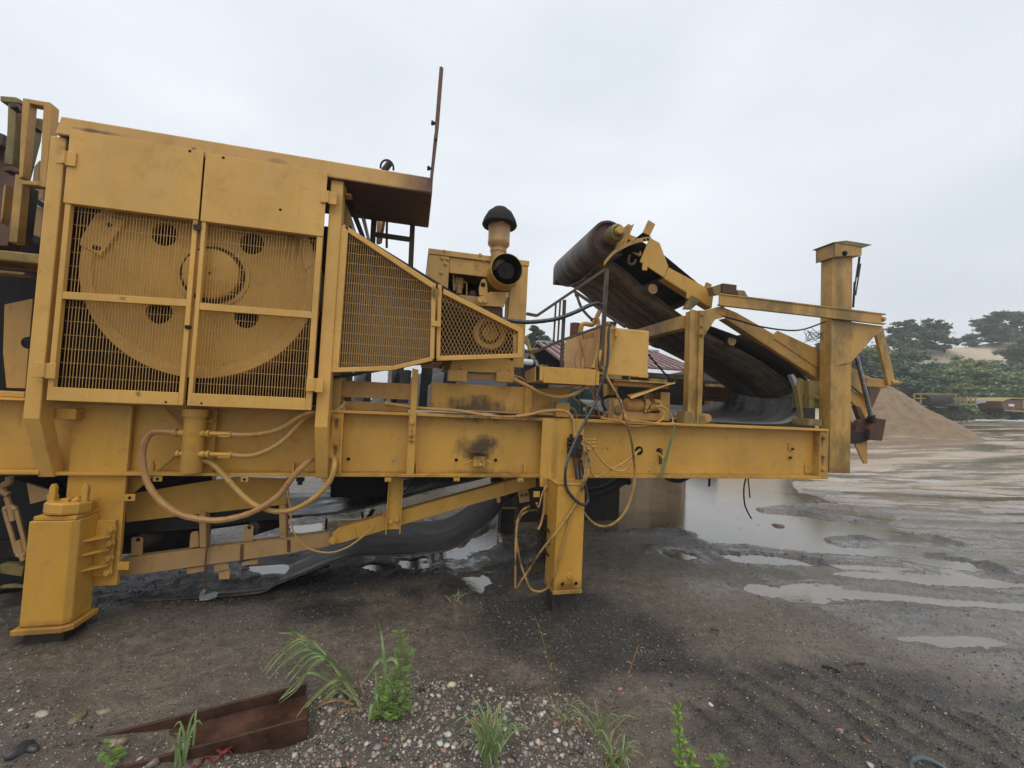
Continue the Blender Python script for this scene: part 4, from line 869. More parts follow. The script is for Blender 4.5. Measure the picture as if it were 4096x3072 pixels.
# drum with its belt wrap
dc = ZJ(805, 418, YC); DR = .170
drum = part(conv, 'head_drum', MB().lathe([(.03, .02), (DR - .022, .03), (DR - .018, .0), (DR - .006, 0), (DR - .004, .01), (DR - .004, 1.08), (DR - .01, 1.08), (.02, 1.06)], dc + Vector((0, .02, 0)), (0, 1, 0), 40, False), M['rust'])
part(drum, 'shaft', MB().cyl(dc + Vector((0, -.06, 0)), dc + Vector((0, 1.26, 0)), .042, n=20), M['yel'], .003)
sc = ZJ(915, 355, YC - .10) - dc
bear = part(conv, 'bearing', MB().lathe([(.040, -.15), (.052, -.160), (.062, -.15), (.074, -.145), (.080, -.10), (.080, -.03), (.05, .02)], dc, (0, 1, 0), 28, False), M['yelalg'])
part(bear, 'shaft_end', MB().lathe([(.036, .0), (.036, -.05), (.034, -.10), (.030, -.105), (.001, -.105)], dc + Vector((0, -.09, 0)), (0, 1, 0), 20, False), M['yel'])
part(bear, 'bearing_plate', MB().ext([ZJ(960, 300, YC - .012), ZJ(1005, 262, YC - .012), ZJ(1045, 280, YC - .012), ZJ(960, 490, YC - .012), ZJ(900, 560, YC - .012), ZJ(860, 530, YC - .012)], (0, .03, 0)), M['yelr'], .003)
part(bear, 'bearing_rib', MB().ext([ZJ(1045, 275, YC - .05), ZJ(1072, 262, YC - .05), ZJ(985, 470, YC - .05), ZJ(955, 495, YC - .05)], (0, .06, 0)), M['yelr'], .002)
part(conv, 'take_up_box', MB().ext([ZJ(1010, 375, YC + .01), ZJ(1095, 410, YC + .01), ZJ(1060, 470, YC + .01), ZJ(1000, 430, YC + .01)], (0, .05, 0)), M['yel'], .003)
part(bear, 'far_bearing', MB().box(dc.x - .12, dc.x + .05, 4.74, 4.82, dc.z - .12, dc.z + .06), M['rust'], .006)
arm = [ZJ(737, 702, 3.47), ZJ(850, 575, 3.47), ZJ(1000, 490, 3.47), ZJ(1150, 440, 3.47), ZJ(1258, 428, 3.47)]
ap = smooth_path(arm, 5); am = MB()
am.add([p + Vector((0, dy, dz)) for p in ap for dy, dz in ((0, .019), (.008, .019), (.008, -.019), (0, -.019))], [(i*4 + k, i*4 + (k+1) % 4, i*4 + 4 + (k+1) % 4, i*4 + 4 + k) for i in range(len(ap) - 1) for k in range(4)])
arm_o = part(conv, 'guard_strap', am, M['yelr']); bolts(arm_o, ZJ, ((1222, 432), (1183, 440)), 3.468, M['soot'], .009, .008)
part(conv, 'end_bracket', MB().ext([ZJ(1228, 220, YC - .03), ZJ(1305, 266, YC - .03), ZJ(1245, 395, YC - .03), ZJ(1165, 358, YC - .03)], (0, .012, 0)), M['yelr'], .002)
part(conv, 'end_bracket', MB().ext([ZJ(1165, 358, YC - .028), ZJ(1245, 395, YC - .028), ZJ(1240, 420, YC + .12), ZJ(1085, 420, YC + .12)], (0, .004, -.004)), M['steel'])
for z, x0, y0, x1, y1 in ((ZJ, 1162, 705, 1214, 780), (ZK, 432, 642, 460, 690)):
    boxp(conv, 'tab', z, x0, y0, x1, y1, YC - .006, .01, M['yel'], .002)
part(conv, 'hook', MB().tube(hpath((ZJ, YC + .03, YC + .03, 1020, 610, 1005, 660, 1015, 705, 1050, 712, 1078, 690, 1080, 655)), .013, 8), M['rust'])
part(conv, 'bracket', MB().ext([ZJ(1065, 575, YC + .02), ZJ(1140, 620, YC + .02), ZJ(1150, 600, YC + .02), ZJ(1145, 560, YC + .02), ZJ(1135, 600, YC + .02)], (0, .03, 0)), M['yeld'])
part(conv, 'hinge_block', MB().ext([ZK(465, 665, YC - .02), ZK(535, 700, YC - .02), ZK(470, 760, YC - .02), ZK(420, 758, YC - .02)], (0, .05, 0)), M['yelalg'], .003)
part(conv, 'hinge_block', MB().ext([ZK(570, 573, YC), ZK(608, 590, YC), ZK(600, 612, YC), ZK(628, 645, YC), ZK(610, 652, YC), ZK(556, 610, YC)], (0, .012, 0)), M['yelr'])
for z, x, y in ((ZJ, 1275, 985), (ZL, 905, 455)):
    c = z(x, y, 3.66); rl = part(conv, 'return_roller', MB().lathe([(.038, 0), (.052, .004), (.052, .9), (.045, .91)], c, (0, 1, 0), 20), M['rail'])
    part(rl, 'roller_cap', MB().lathe([(.05, -.002), (.046, -.008), (.024, -.008), (.022, .0), (.018, -.014), (.001, -.014)], c, (0, 1, 0), 20, False), M['tan'])
# belts: near-edge and far-edge courses, lofted with a slack sag across
def belt_sheet(near, far, n=10, sag=0.0, sub=4):
    A, B = smooth_path(near, sub), smooth_path(far, sub)
    rows = []
    for i, (p, q) in enumerate(zip(A, B)):
        rows.append([p.lerp(q, k/n) + Vector((0, 0, -sag*4*(k/n)*(1 - k/n))) for k in range(n + 1)])
    return loft(rows)
def resample(pts, xs):
    P = sorted(pts, key=lambda p: p[0]); X = [p[0] for p in P]; Zs = [p[1] for p in P]; return [float(np.interp(x, X, Zs)) for x in xs]
ncur = [(1.66, 3.035), (1.76, 3.045), (1.97, 2.928), (2.14, 2.80), (2.45, 2.63), (2.86, 2.42), (3.357, 2.233), (3.586, 2.14), (3.88, 1.985), (4.06, 1.87)]
fcur = [(1.66, 3.12), (1.815, 3.12), (1.989, 3.058), (2.45, 2.835), (2.78, 2.687), (3.095, 2.54), (3.316, 2.39), (3.607, 2.208), (4.06, 2.02)]
xs = list(np.linspace(1.70, 4.05, 16))
nz, fz = resample(ncur, xs), resample(fcur, xs)
near = [Vector((x, 3.70, z)) for x, z in zip(xs, nz)]; far = [Vector((x, 4.66, zn - .01)) for x, zn in zip(xs, nz)]
part(conv, 'belt', belt_sheet(near, far, 12, .09), M['beltdry'], solid=.014, label='slack brown-black return belt hanging under the frame')
wrap = [Vector((dc.x + DR*math.cos(t), 0, dc.z + DR*math.sin(t))) for t in np.linspace(math.radians(65), math.radians(285), 22)]
wm_ = loft([[Vector((p.x, 3.58 + 1.07*k/10, p.z)) for k in range(11)] for p in wrap + [Vector((near[1].x, 0, near[1].z + .05))]])
part(conv, 'belt_wrap', wm_, M['beltdry'], solid=.012)
top = [Vector((dc.x + .07, 0, dc.z + DR*.9)), Vector((2.3, 0, 3.12)), Vector((2.8, 0, 2.82))]
part(conv, 'carrying_belt', loft([[p + Vector((0, 3.62 + 1.04*k/6, -.10*(1 - (2*k/6 - 1)**2))) for k in range(7)] for p in top]), M['black'], solid=.012)
low = [(2.86, 2.42), (3.3, 2.32), (3.7, 2.18), (4.0, 2.0), (4.12, 1.86)]
part(conv, 'carrying_belt', loft([[Vector((x, 3.6 + 1.05*k/6, z + .03 - .05*(1 - (2*k/6 - 1)**2))) for k in range(7)] for x, z in low]), M['black'], solid=.012)
# belt turned round the tail and running back along the chassis
tl = [(4.06, 1.80), (4.03, 1.68), (3.93, 1.58), (3.78, 1.525), (3.55, 1.508), (3.2, 1.506), (2.8, 1.51), (2.4, 1.515), (2.0, 1.515)]
rows = [[Vector((x - .10*(k/8)**1.5*(1 if i < 5 else .3), 3.60 + 1.15*k/8, z + (.16*(k/8)**2.2 if i > 0 else .0))) for k in range(9)] for i, (x, z) in enumerate([tuple(v) for v in [(p.x, p.z) for p in smooth_path([Vector((a_, 0, b_)) for a_, b_ in tl], 3)]])]
part(conv, 'tail_belt', loft(rows), M['belttail'], solid=.012, label='grey tail belt curling round on the chassis')
part(conv, 'tail_beam', MB().box(3.45, 4.04, 4.55, 4.65, 1.74, 1.92), M['rustl'], .004)
plate(conv, 'tail_bearing', pl(ZL, 1655,860, 1700,880, 1760,960, 1760,1040, 1690,1045, 1700,1390, 1690,1390, 1630,960), 3.56, .05, M['yelalg'])
boxp(conv, 'tail_guard', ZL, 1765, 890, 1890, 1200, 3.50, .2, M['yelalg']); bolts(conv, ZL, ((1835, 1085),), 3.499, M['yelalg'], .02, .03)
boxp(conv, 'tail_guard', ZL, 1760, 1315, 1905, 1395, 3.42, .2, M['yelalg'])
plate(conv, 'scraper', pl(ZL, 1560,830, 1590,820, 1680,960, 1640,1020), 3.58, .05, M['galv'])
part(conv, 'dark_backing', MB().box(2.55, 5.9, 5.10, 5.14, 1.1, 2.04), M['steel'], .004)  # added sheet that keeps the gap behind the tail dark
part(conv, 'idler', MB().lathe([(.036, 0), (.044, .01), (.044, .5)], ZL(645, 1310, 3.52), (0, 1, 0), 18), M['yeld'])

# ------------------------------------------------------------------ diesel engine
eng = thing('diesel_engine', 'yellow diesel engine unit with open side, round air cleaner and mushroom-capped intake stack', 'engine', (.55, 4.0, 1.6))
YE = 3.62; e0, e1 = ZI(275, 458, YE), ZI(1225, 580, YE); zt = (e0.z + e1.z)/2; zb = ZI(700, 1560, YE).z
xl = ZI(462, 700, YE).x; xr = ZI(1035, 900, YE).x
part(eng, 'radiator_panel', MB().box(e0.x, xl, YE, YE + .75, zb, zt - .05), M['eng'], .004)
hood = part(eng, 'hood', MB().box(e0.x - .004, e1.x, YE - .008, YE + .76, zt - .048, zt), M['eng'], .004)
part(eng, 'upper_panel', MB().box(xl + .002, xr - .02, YE + .012, YE + .03, zt - .185, zt - .05), M['eng'], .003)
part(eng, 'rear_panel', MB().box(xr, e1.x - .006, YE, YE + .03, zb, zt - .05).box(e1.x - .03, e1.x - .006, YE + .03, YE + .75, zb, zt - .05), M['eng'], .004)
part(eng, 'back_panel', MB().box(xl, xr, YE + .73, YE + .745, zb, zt - .05), M['soot'])
bolts(eng, ZI, ((423, 490), (402, 552), (450, 560), (432, 607), (392, 690), (760, 525)), YE - .002, M['eng'], .013, .014)
bolts(eng, ZI, ((793, 575),), YE + .010, M['eng'], .013, .014)
part(eng, 'engine_block', MB().box(xl + .02, xr - .06, YE + .25, YE + .65, zb, zt - .42).box(xl + .06, xr - .12, YE + .2, YE + .55, zt - .42, zt - .30), M['soot'], .01)
pmp = part(eng, 'injection_pump', MB().box(*(lambda p, q: (p.x, q.x, YE + .10, YE + .18, q.z, p.z))(ZI(525, 728, YE + .1), ZI(600, 800, YE + .1))).cyl(ZI(560, 800, YE + .13), ZI(560, 890, YE + .13), .03, n=12).box(*(lambda p, q: (p.x, q.x, YE + .11, YE + .2, q.z, p.z))(ZI(520, 790, YE + .1), ZI(600, 835, YE + .1))), M['tan'], .004)
part(pmp, 'fuel_line', MB().tube(hpath((ZI, YE + .1, YE + .1, 570, 770, 615, 775, 632, 800, 632, 900)), .006, 6), M['yel'])
part(eng, 'filter', MB().cyl(ZI(690, 870, YE + .12), ZI(690, 930, YE + .12), .04, n=14), M['rust'], .004)
part(eng, 'rod', MB().tube(hpath((ZI, YE + .08, YE + .08, 500, 665, 515, 860)), .010, 6), M['tan'])
part(eng, 'sump', MB().box(xl + .01, xr - .05, YE + .06, YE + .5, zb - .05, ZI(600, 900, YE + .06).z), M['tan'], .006)
lg = MB().ext([ZI(752, 905, YE - .03), ZI(748, 830, YE - .03), ZI(775, 752, YE - .03), ZI(808, 748, YE - .03), ZI(826, 790, YE - .03), ZI(835, 905, YE - .03)], (0, .02, 0))
lug = part(eng, 'lifting_eye', lg, M['eng'], .003); bolt(lug, ZI(787, 803, YE - .031), M['soot'], .016, .002, name='eye_hole')
brk = plate(eng, 'mounting_bracket', pl(ZI, 732,920, 800,905, 850,870, 1015,870, 1010,940, 985,1015, 745,998), YE - .045, .02, M['eng'], .003)
bolts(brk, ZI, ((762, 963), (803, 965)), YE - .046, M['eng'], .018, .02)
plate(eng, 'exhaust_shroud', pl(ZI, 800,1010, 975,1020, 975,1120, 800,1060), YE - .02, .05, M['rust'])
boxp(eng, 'frame_post', ZI, 1005, 920, 1032, 1130, YE + .02, .03, M['tan']); 
ac = ZI(1015, 655, 3.40); AR = .135
air = part(eng, 'air_cleaner', MB().lathe([(AR - .006, .004), (AR - .004, -.004), (AR, 0), (AR, .34), (AR*.7, .40), (.02, .41)], ac, (0, 1, 0), 36, False), M['eng'])
part(air, 'dark_inner_wall', MB().lathe([(AR - .007, .002), (AR - .014, .2), (.01, .2)], ac, (0, 1, 0), 36, False), M['soot'])  # added inner wall, dark in place of the shade in the opening
part(air, 'filter_element', MB().lathe([(.076, .2), (.076, .05), (.070, .04), (.01, .04)], ac, (0, 1, 0), 28, False), M['soot'])
part(air, 'strap', MB().lathe([(AR + .001, .14), (AR + .005, .14), (AR + .005, .175), (AR + .001, .175)], ac, (0, 1, 0), 36, False), M['eng'])
s0 = ZI(925, 560, 3.58); s1 = ZI(955, 90, 3.58); zz0 = ZI(925, 600, 3.58).z
zn = lambda y: ZI(945, y, 3.58).z
kx = (s0.x + s1.x)/2
stk = part(eng, 'intake_stack', MB().lathe([(.066, zz0 - .08), (.066, zn(505)), (.072, zn(500)), (.072, zn(470)), (.066, zn(465)), (.094, zn(430)), (.096, zn(400)), (.094, zn(395)), (.094, zn(270)), (.098, zn(265)), (.098, zn(235)), (.094, zn(230)), (.092, zn(120))], (kx, 3.58, 0), (0, 0, 1), 32, False), M['tan'])
part(stk, 'clamp', MB().box(kx - .02, kx + .02, 3.58 - .112, 3.58 - .095, zn(265), zn(230)), M['yel'], .003)
part(stk, 'rain_cap', MB().lathe([(.090, zn(245)), (.146, zn(250)), (.152, zn(238)), (.138, zn(190)), (.105, zn(125)), (.075, zn(100)), (.06, zn(84)), (.01, zn(78))], (kx, 3.58, 0), (0, 0, 1), 32, False), M['soot'], solid=.004)

# ------------------------------------------------------------------ hydraulic tank and its hardware
tank = thing('hydraulic_tank', 'yellow rectangular hydraulic oil tank on a channel cradle beside the handrail', 'tank', (1.9, 3.9, 1.9))
t0 = ZO(985, 255, 3.5); t1 = ZO(1418, 288, 3.5); tzb = ZO(1200, 725, 3.5).z; tzt = (t0.z + t1.z)/2
part(tank, 'tank_body', MB().box(t0.x - .02, t1.x, 3.5, 4.44, tzb, tzt), M['door'], .012)
part(tank, 'breather', MB().cyl((t0.x + .02, 4.25, tzt - .002), (t0.x + .02, 4.25, tzt + .16), .055, n=18), M['rustl'], .003)
part(tank, 'filler_neck', MB().lathe([(.055, 0), (.055, .05), (.062, .05), (.062, .075), (.05, .08)], (ZO(1040, 250, 3.66).x, 3.66, tzt - .002), (0, 0, 1), 16), M['yelr'])
part(tank, 'weld_plate', MB().box(*(lambda p, q: (p.x, q.x, 3.492, 3.5, q.z, p.z))(ZO(1310, 697, 3.5), ZO(1402, 738, 3.5))), M['door'], .002)
fit = part(tank, 'hose_fitting', MB().tube(hpath((ZO, 3.48, 3.46, 1070, 280, 1100, 270, 1103, 300, 1097, 350)), .012, 8), M['yel'])
part(tank, 'outlet_pipe', MB().tube(hpath((ZO, 3.66, 3.62, 765, 300, 775, 240, 810, 225, 870, 235, 900, 200, 945, 105)), .022, 10), M['yelr'])
part(tank, 'elbow', MB().tube(hpath((ZO, 3.6, 3.6, 915, 165, 930, 200, 935, 240)), .02, 8), M['tan'])
part(tank, 'valve_bracket', MB().beam(ZO(785, 350, 3.6), ZO(885, 330, 3.6), .03, .05), M['yeld'])
crd = boxp(tank, 'cradle_channel', ZO, 1000, 712, 1236, 760, 3.46, .7, M['yelalg'], .003)
boxp(tank, 'cradle_end', ZO, 1160, 716, 1224, 752, 3.455, .01, M['soot'])
boxp(tank, 'cradle_channel', ZO, 1420, 742, 1664, 788, 3.47, .7, M['yelalg'], .003)
boxp(tank, 'cradle_end', ZO, 1590, 746, 1655, 780, 3.465, .01, M['soot'])
# ------------------------------------------------------------------ electric-hydraulic power pack below the tank
pack = thing('hydraulic_power_pack', 'small electric pump unit on a yellow frame under a bent cover plate', 'pump', (2.1, 3.6, 1.5))
boxp(pack, 'frame_beam', ZO, 1072, 768, 1600, 842, 3.53, .12, M['yeld'])
part(pack, 'frame_flange', MB().box(*(lambda p, q: (p.x, q.x, 3.47, 3.66, q.z, p.z))(ZO(1068, 765, 3.5), ZO(1600, 782, 3.5))), M['yelr'], .002)
boxp(pack, 'frame_post', ZO, 1525, 872, 1606, 1146, 3.5, .10, M['yeld']); boxp(pack, 'back_plate', ZO, 1370, 880, 1515, 1130, 3.62, .02, M['yeld'])
boxp(pack, 'base', ZO, 1190, 1062, 1520, 1146, 3.50, .15, M['yeld'])
mo = part(pack, 'motor', MB().lathe([(.02, -.004), (.055, 0), (.060, .02), (.060, .15), (.050, .155), (.050, .19)], ZO(1190, 990, 3.52), (1, .03, 0), 24), M['yeld'])
part(pack, 'pump_head', MB().box(*(lambda p, q: (p.x, q.x, 3.47, 3.57, q.z, p.z))(ZO(1362, 940, 3.5), ZO(1405, 1062, 3.5))), M['eng'], .005)
part(pack, 'pump_body', MB().cyl(ZO(1400, 1010, 3.53), ZO(1510, 1000, 3.53), .05, n=16).cyl(ZO(1455, 960, 3.49), ZO(1510, 970, 3.49), .026, n=12), M['eng'], .003)
bolts(pack, ZO, ((1383, 950), (1385, 985), (1385, 1022), (1380, 1055)), 3.469, M['eng'], .010, .014)
part(pack, 'wire', MB().tube(hpath((ZO, 3.46, 3.46, 1450, 975, 1420, 1010, 1395, 1060)), .004, 5), M['black'])
cv = [ZO(1200, 900, 3.52), ZO(1300, 880, 3.52), ZO(1440, 840, 3.52), ZO(1590, 800, 3.52), ZO(1664, 780, 3.50)]; cf = [ZO(1245, 940, 3.36), ZO(1330, 905, 3.36), ZO(1450, 860, 3.38), ZO(1590, 808, 3.40), ZO(1662, 792, 3.42)]
part(pack, 'bent_cover', loft([smooth_path(cv, 3), [p.lerp(q, .5) + Vector((0, 0, .006)) for p, q in zip(smooth_path(cv, 3), smooth_path(cf, 3))], smooth_path(cf, 3)]), M['yelr'], solid=.006)
plate(pack, 'pillar_block', pl(ZO, 1085,942, 1160,942, 1162,1142, 1070,1140), 3.42, .10, M['yelr'])
bolt(pack, ZO(1118, 1045, 3.419), M['yelalg'], .034, .018)
# ------------------------------------------------------------------ handrail by the steps
rail = thing('handrail', 'dark rusty handrail of angle iron sloping up beside the oil tank', 'handrail', (1.4, 3.6, 1.8))
YH = 3.42
def rpost(x0, y0, x1, y1, w, z=ZO, Y=YH, nm='baluster'):
    return part(rail, nm, MB().beam(z(x0, y0, Y), z(x1, y1, Y), w, w, (0, 1, 0)), M['rail'], .002)
rpost(768, 765, 700, 1900, .032, ZJ, nm='post'); rpost(975, 300, 945, 640, .030, nm='post')
rpost(612, 0, 582, 640, .026, nm='post'); rpost(530, 35, 508, 400, .014); rpost(572, 5, 548, 385, .014)
for pts in (hpath((ZO, YH, YH, 250, 130, 345, 148)) + hpath((ZJ, YH, YH, 0, 1275, 750, 765)), hpath((ZO, YH, YH, 240, 490, 320, 497)) + hpath((ZO, YH, YH, 580, 385, 960, 250))):
    for i in range(len(pts) - 1): part(rail, 'rail', MB().beam(pts[i], pts[i+1], .022, .024), M['rail'], .002)
part(rail, 'paint_splash', MB().ext([ZO(945, 470, YH - .018), ZO(968, 475, YH - .018), ZO(960, 530, YH - .018), ZO(945, 600, YH - .018), ZO(935, 530, YH - .018)], (0, .001, 0)), M['yel'])
# ------------------------------------------------------------------ control valve
valve = thing('control_valve', 'oily hydraulic control valve with four levers on the beam above the right leg', 'valve', (1.3, 3.33, 1.1))
vb = boxp(valve, 'valve_body', ZP, 715, 255, 790, 420, 3.29, .055, M['steel'], .006)
for y in (290, 322, 352, 382): part(valve, 'spool_cap', MB().cyl(ZP(722, y, 3.315), ZP(684, y, 3.315), .017, n=8), M['steel'], .002)
for y, l in ((292, 890), (316, 890), (345, 890), (360, 850)): part(valve, 'lever', MB().tube(hpath((ZP, 3.31, 3.27, 785, y - 6, 840, y - 2, l - 22, y)), .005, 6).cyl(ZP(l - 26, y, 3.27), ZP(l, y - 1, 3.27), .008, n=8), M['yel'])
for x, y in ((742, 268), (768, 355), (770, 395)): bolt(valve, ZP(x, y, 3.289), M['yel'] if y < 300 else M['steel'], .018, .02)
for x in (740, 770): part(valve, 'fitting', MB().tube(hpath((ZP, 3.31, 3.31, x, 415, x, 440, x + 2, 490)), .014, 8), M['rustl'])
# ------------------------------------------------------------------ discharge conveyor slung under the chassis
dis = thing('discharge_conveyor', 'low discharge conveyor with sagging wet belt slung under the chassis', 'conveyor', (-.4, 4.2, 0))
YL = 3.60
fr1 = part(dis, 'frame_channel', MB().ext([ZQ(240, 925, YL), ZQ(2060, 692, YL), ZR(435, 560, YL), ZR(440, 670, YL), ZQ(2060, 872, YL), ZQ(190, 1132, YL)], (0, .012, 0)).ext([ZQ(240, 925, YL), ZR(435, 560, YL), ZR(435, 566, YL), ZQ(240, 931, YL)], (0, .07, 0)), M['tan'], .002)
fr2 = part(dis, 'frame_channel', MB().ext([ZR(465, 565, YL - .02), ZR(515, 520, YL - .02), ZR(1960, 122, YL - .02), ZR(2100, 100, YL - .02), ZR(2100, 195, YL - .02), ZR(1320, 412, YL - .02), ZR(560, 640, YL - .02), ZR(490, 655, YL - .02), ZR(455, 625, YL - .02)], (0, .012, 0)).ext([ZR(515, 520, YL - .02), ZR(1960, 122, YL - .02), ZR(1960, 128, YL - .02), ZR(515, 527, YL - .02)], (0, .07, 0)), M['yel'], .002)
bolt(fr2, ZR(468, 625, YL - .021), M['yel'], .026, .03, name='hinge_pin')
for z, x, y0, y1 in ((ZR, 1320, 318, 405), (ZR, 1850, 160, 245), (ZR, 632, 520, 600)):
    p = z(x, y0, YL - .022); q = z(x + 12, y1, YL - .022); part(fr2, 'rib', MB().ext([p + Vector((-.008, 0, 0)), p + Vector((.008, 0, 0)), q + Vector((.008, 0, 0)), q + Vector((-.008, 0, 0))], (0, -.012, 0)), M['yel'])
part(fr1, 'weld_strip', MB().ext([ZQ(1552, 768, YL - .003), ZQ(1590, 765, YL - .003), ZQ(1585, 935, YL - .003), ZQ(1548, 940, YL - .003)], (0, .003, 0)), M['rustl'])
part(fr1, 'weld_strip', MB().ext([ZQ(2068, 715, YL - .004), ZQ(2105, 720, YL - .004), ZQ(2105, 855, YL - .004), ZQ(2068, 850, YL - .004)], (0, .004, 0)), M['rustl'])
part(dis, 'frame_channel', MB().ext([p + Vector((0, 1.05, 0)) for p in (ZQ(240, 925, YL), ZR(435, 560, YL), ZR(440, 670, YL), ZQ(190, 1132, YL))], (0, .012, 0)).ext([p + Vector((0, 1.05, 0)) for p in (ZR(465, 565, YL), ZR(515, 520, YL), ZR(2100, 100, YL), ZR(2100, 195, YL), ZR(490, 655, YL))], (0, .012, 0)), M['steel'])
for x, y0, y1, w in ((1130, 420, 800, 70), (2015, 330, 700, 70)):
    part(dis, 'upright', MB().ext([ZQ(x - w/2, y0, YL - .012), ZQ(x + w/2, y0, YL - .012), ZQ(x + w/2 + 6, y1, YL - .012), ZQ(x - w/2 + 6, y1, YL - .012)], (0, .008, 0)).ext([ZQ(x + w/2, y0, YL - .010), ZQ(x + w/2 + 4, y0, YL - .010), ZQ(x + w/2 + 10, y1, YL - .010), ZQ(x + w/2 + 6, y1, YL - .010)], (0, .07, 0)), M['tan'], .002)
part(dis, 'skirt_board', MB().ext([ZQ(285, 215, YL + .03), ZQ(1100, 80, YL + .03), ZQ(1500, 20, YL + .03), ZQ(2060, 40, YL + .03), ZQ(2060, 325, YL + .03), ZQ(1170, 425, YL + .03), ZQ(285, 525, YL + .03)], (0, .012, 0)), M['yel'], .003)
part(dis, 'gusset', MB().ext([ZQ(285, 15, YL - .10), ZQ(590, 15, YL - .10), ZQ(365, 205, YL - .10), ZQ(285, 215, YL - .10)], (0, .012, 0)), M['yel'], .002)
part(dis, 'skirt_rubber', MB().ext([ZQ(285, 530, YL + .06), ZQ(1170, 430, YL + .06), ZQ(2060, 330, YL + .06), ZQ(2060, 480, YL + .06), ZQ(285, 640, YL + .06)], (0, .02, 0)), M['black'])
for bx, by, h, w, rx, ry in ((410, 690, 200, 130, 470, 730), (1640, 555, 180, 115, 1690, 590)):
    b_ = part(dis, 'idler_bracket', MB().ext([ZQ(bx - w/2, by + 15, YL + .01), ZQ(bx - w/2 + 20, by, YL + .01), ZQ(bx + w/2 - 20, by, YL + .01), ZQ(bx + w/2, by + 15, YL + .01), ZQ(bx + w/2 - 10, by + h, YL + .01), ZQ(bx - w/2, by + h, YL + .01)], (0, .008, 0)), M['tan'], .002)
    part(dis, 'idler_roller', MB().lathe([(.02, -.01), (.05, 0), (.055, .01), (.055, .42), (.04, .43)], ZQ(rx, ry, YL + .04), (.25, 1, -.12), 20), M['steel'])
    bolt(b_, ZQ(bx + 10, by + 25, YL + .009), M['soot'], .010, .004)
part(dis, 'idler_bracket', MB().ext([ZQ(1000, 650, YL + .01), ZQ(1020, 628, YL + .01), ZQ(1085, 622, YL + .01), ZQ(1095, 790, YL + .01), ZQ(985, 810, YL + .01)], (0, .008, 0)), M['tan'], .002)
for z, pts, Y in ((ZQ, (955,1035, 1160,1005, 1150,1065, 965,1098), YL + .02), (ZQ, (1255,995, 1410,972, 1430,1040, 1262,1078), YL + .02), (ZQ, (1312,1075, 1438,1045, 1430,1150, 1312,1158), YL + .03), (ZQ, (1565,965, 1750,930, 1745,985, 1565,1005), YL + .02), (ZR, (1955,240, 2035,215, 2050,312, 1970,328), YL - .04), (ZR, (1780,285, 1810,278, 1815,318, 1788,326), YL - .03), (ZR, (868,382, 895,378, 895,430, 868,438), YL - .03)):
    plate(dis, 'roller_hanger', pl(z, *pts), Y, .012, M['tan'], .002)
bolts(dis, ZR, ((1985, 262), (2018, 258)), YL - .041, M['rustl'], .011, .012)
part(dis, 'bend_roller', MB().cyl(ZR(1955, 310, YL), ZR(1955, 310, YL) + Vector((0, 1.0, 0)), .06, n=18), M['steel'])
M['beltmud'] = simple('muddy_belt', (.014, .012, .010), (.075, .060, .046), (.38, .7), 2.6, stretch=(1, 2.5, 1), bmp=.15, spec=.3, lim=(.42, .62))
# upper strand (wet, troughed) and slack lower strand lying on the ground at its left end
up = [Vector((x, 0, z)) for x, z in ((-1.95, .44), (-1.2, .50), (-.55, .56), (0, .68), (.55, .82), (1.1, .98))]
rows = [[p + Vector((0, YL + .08 + .9*k/8, .04 + .05*(2*k/8 - 1)**2 + .012*math.sin(p.x*5 + k))) for k in range(9)] for p in smooth_path(up, 5)]
part(dis, 'belt', loft(rows), M['belt'], solid=.014, label='wet upper run of the discharge belt')
nr = [Vector((-1.9, 3.70, .02)), Vector((-1.35, 3.70, .022)), Vector((-1.05, 3.72, .03)), Vector((-.962, 3.75, .07)), Vector((-.739, 3.75, .152)), Vector((-.511, 3.75, .24)), Vector((-.318, 3.75, .272)), Vector((-.018, 3.75, .268)), Vector((.294, 3.75, .278)), Vector((.453, 3.75, .32)), Vector((.612, 3.75, .423)), Vector((.773, 3.75, .561)), Vector((.88, 3.75, .70)), Vector((.98, 3.74, .86))]
fr_ = [Vector((p.x + .05, 4.62 + .02*i, (.03 if p.x < -.9 else .05) + .92*max(p.z - .03, 0)*.9)) for i, p in enumerate(nr)]
part(dis, 'slack_belt', belt_sheet(nr, fr_, 10, .05, 4), M['beltmud'], solid=.014, label='slack lower run of belt drooping to the ground')
for x, y0, y1 in ((1140, 260, 700), (700, 0, 0)): pass
hk = part(dis, 'wire_hook', MB().tube(hpath((ZQ, YL - .02, YL - .02, 1245, 770, 1190, 810, 1172, 900, 1160, 1100, 1165, 1265)), .006, 6), M['rustl'])
single('iron_offcut', MB().ext([ZQ.Z(1090, 1385, .02), ZQ.Z(1150, 1345, .02), ZQ.Z(1175, 1275, .05), ZQ.Z(1150, 1270, .05), ZQ.Z(1105, 1320, .02)], (0, 0, .012)).ext([ZQ.Z(1100, 1390, .021), ZQ.Z(1140, 1345, .021), ZQ.Z(1270, 1305, .021), ZQ.Z(1308, 1315, .021), ZQ.Z(1290, 1355, .021), ZQ.Z(1200, 1385, .021)], (0, 0, .012)), M['galv'], 'flat grey iron offcut hanging from a wire below the discharge conveyor', 'metal piece')
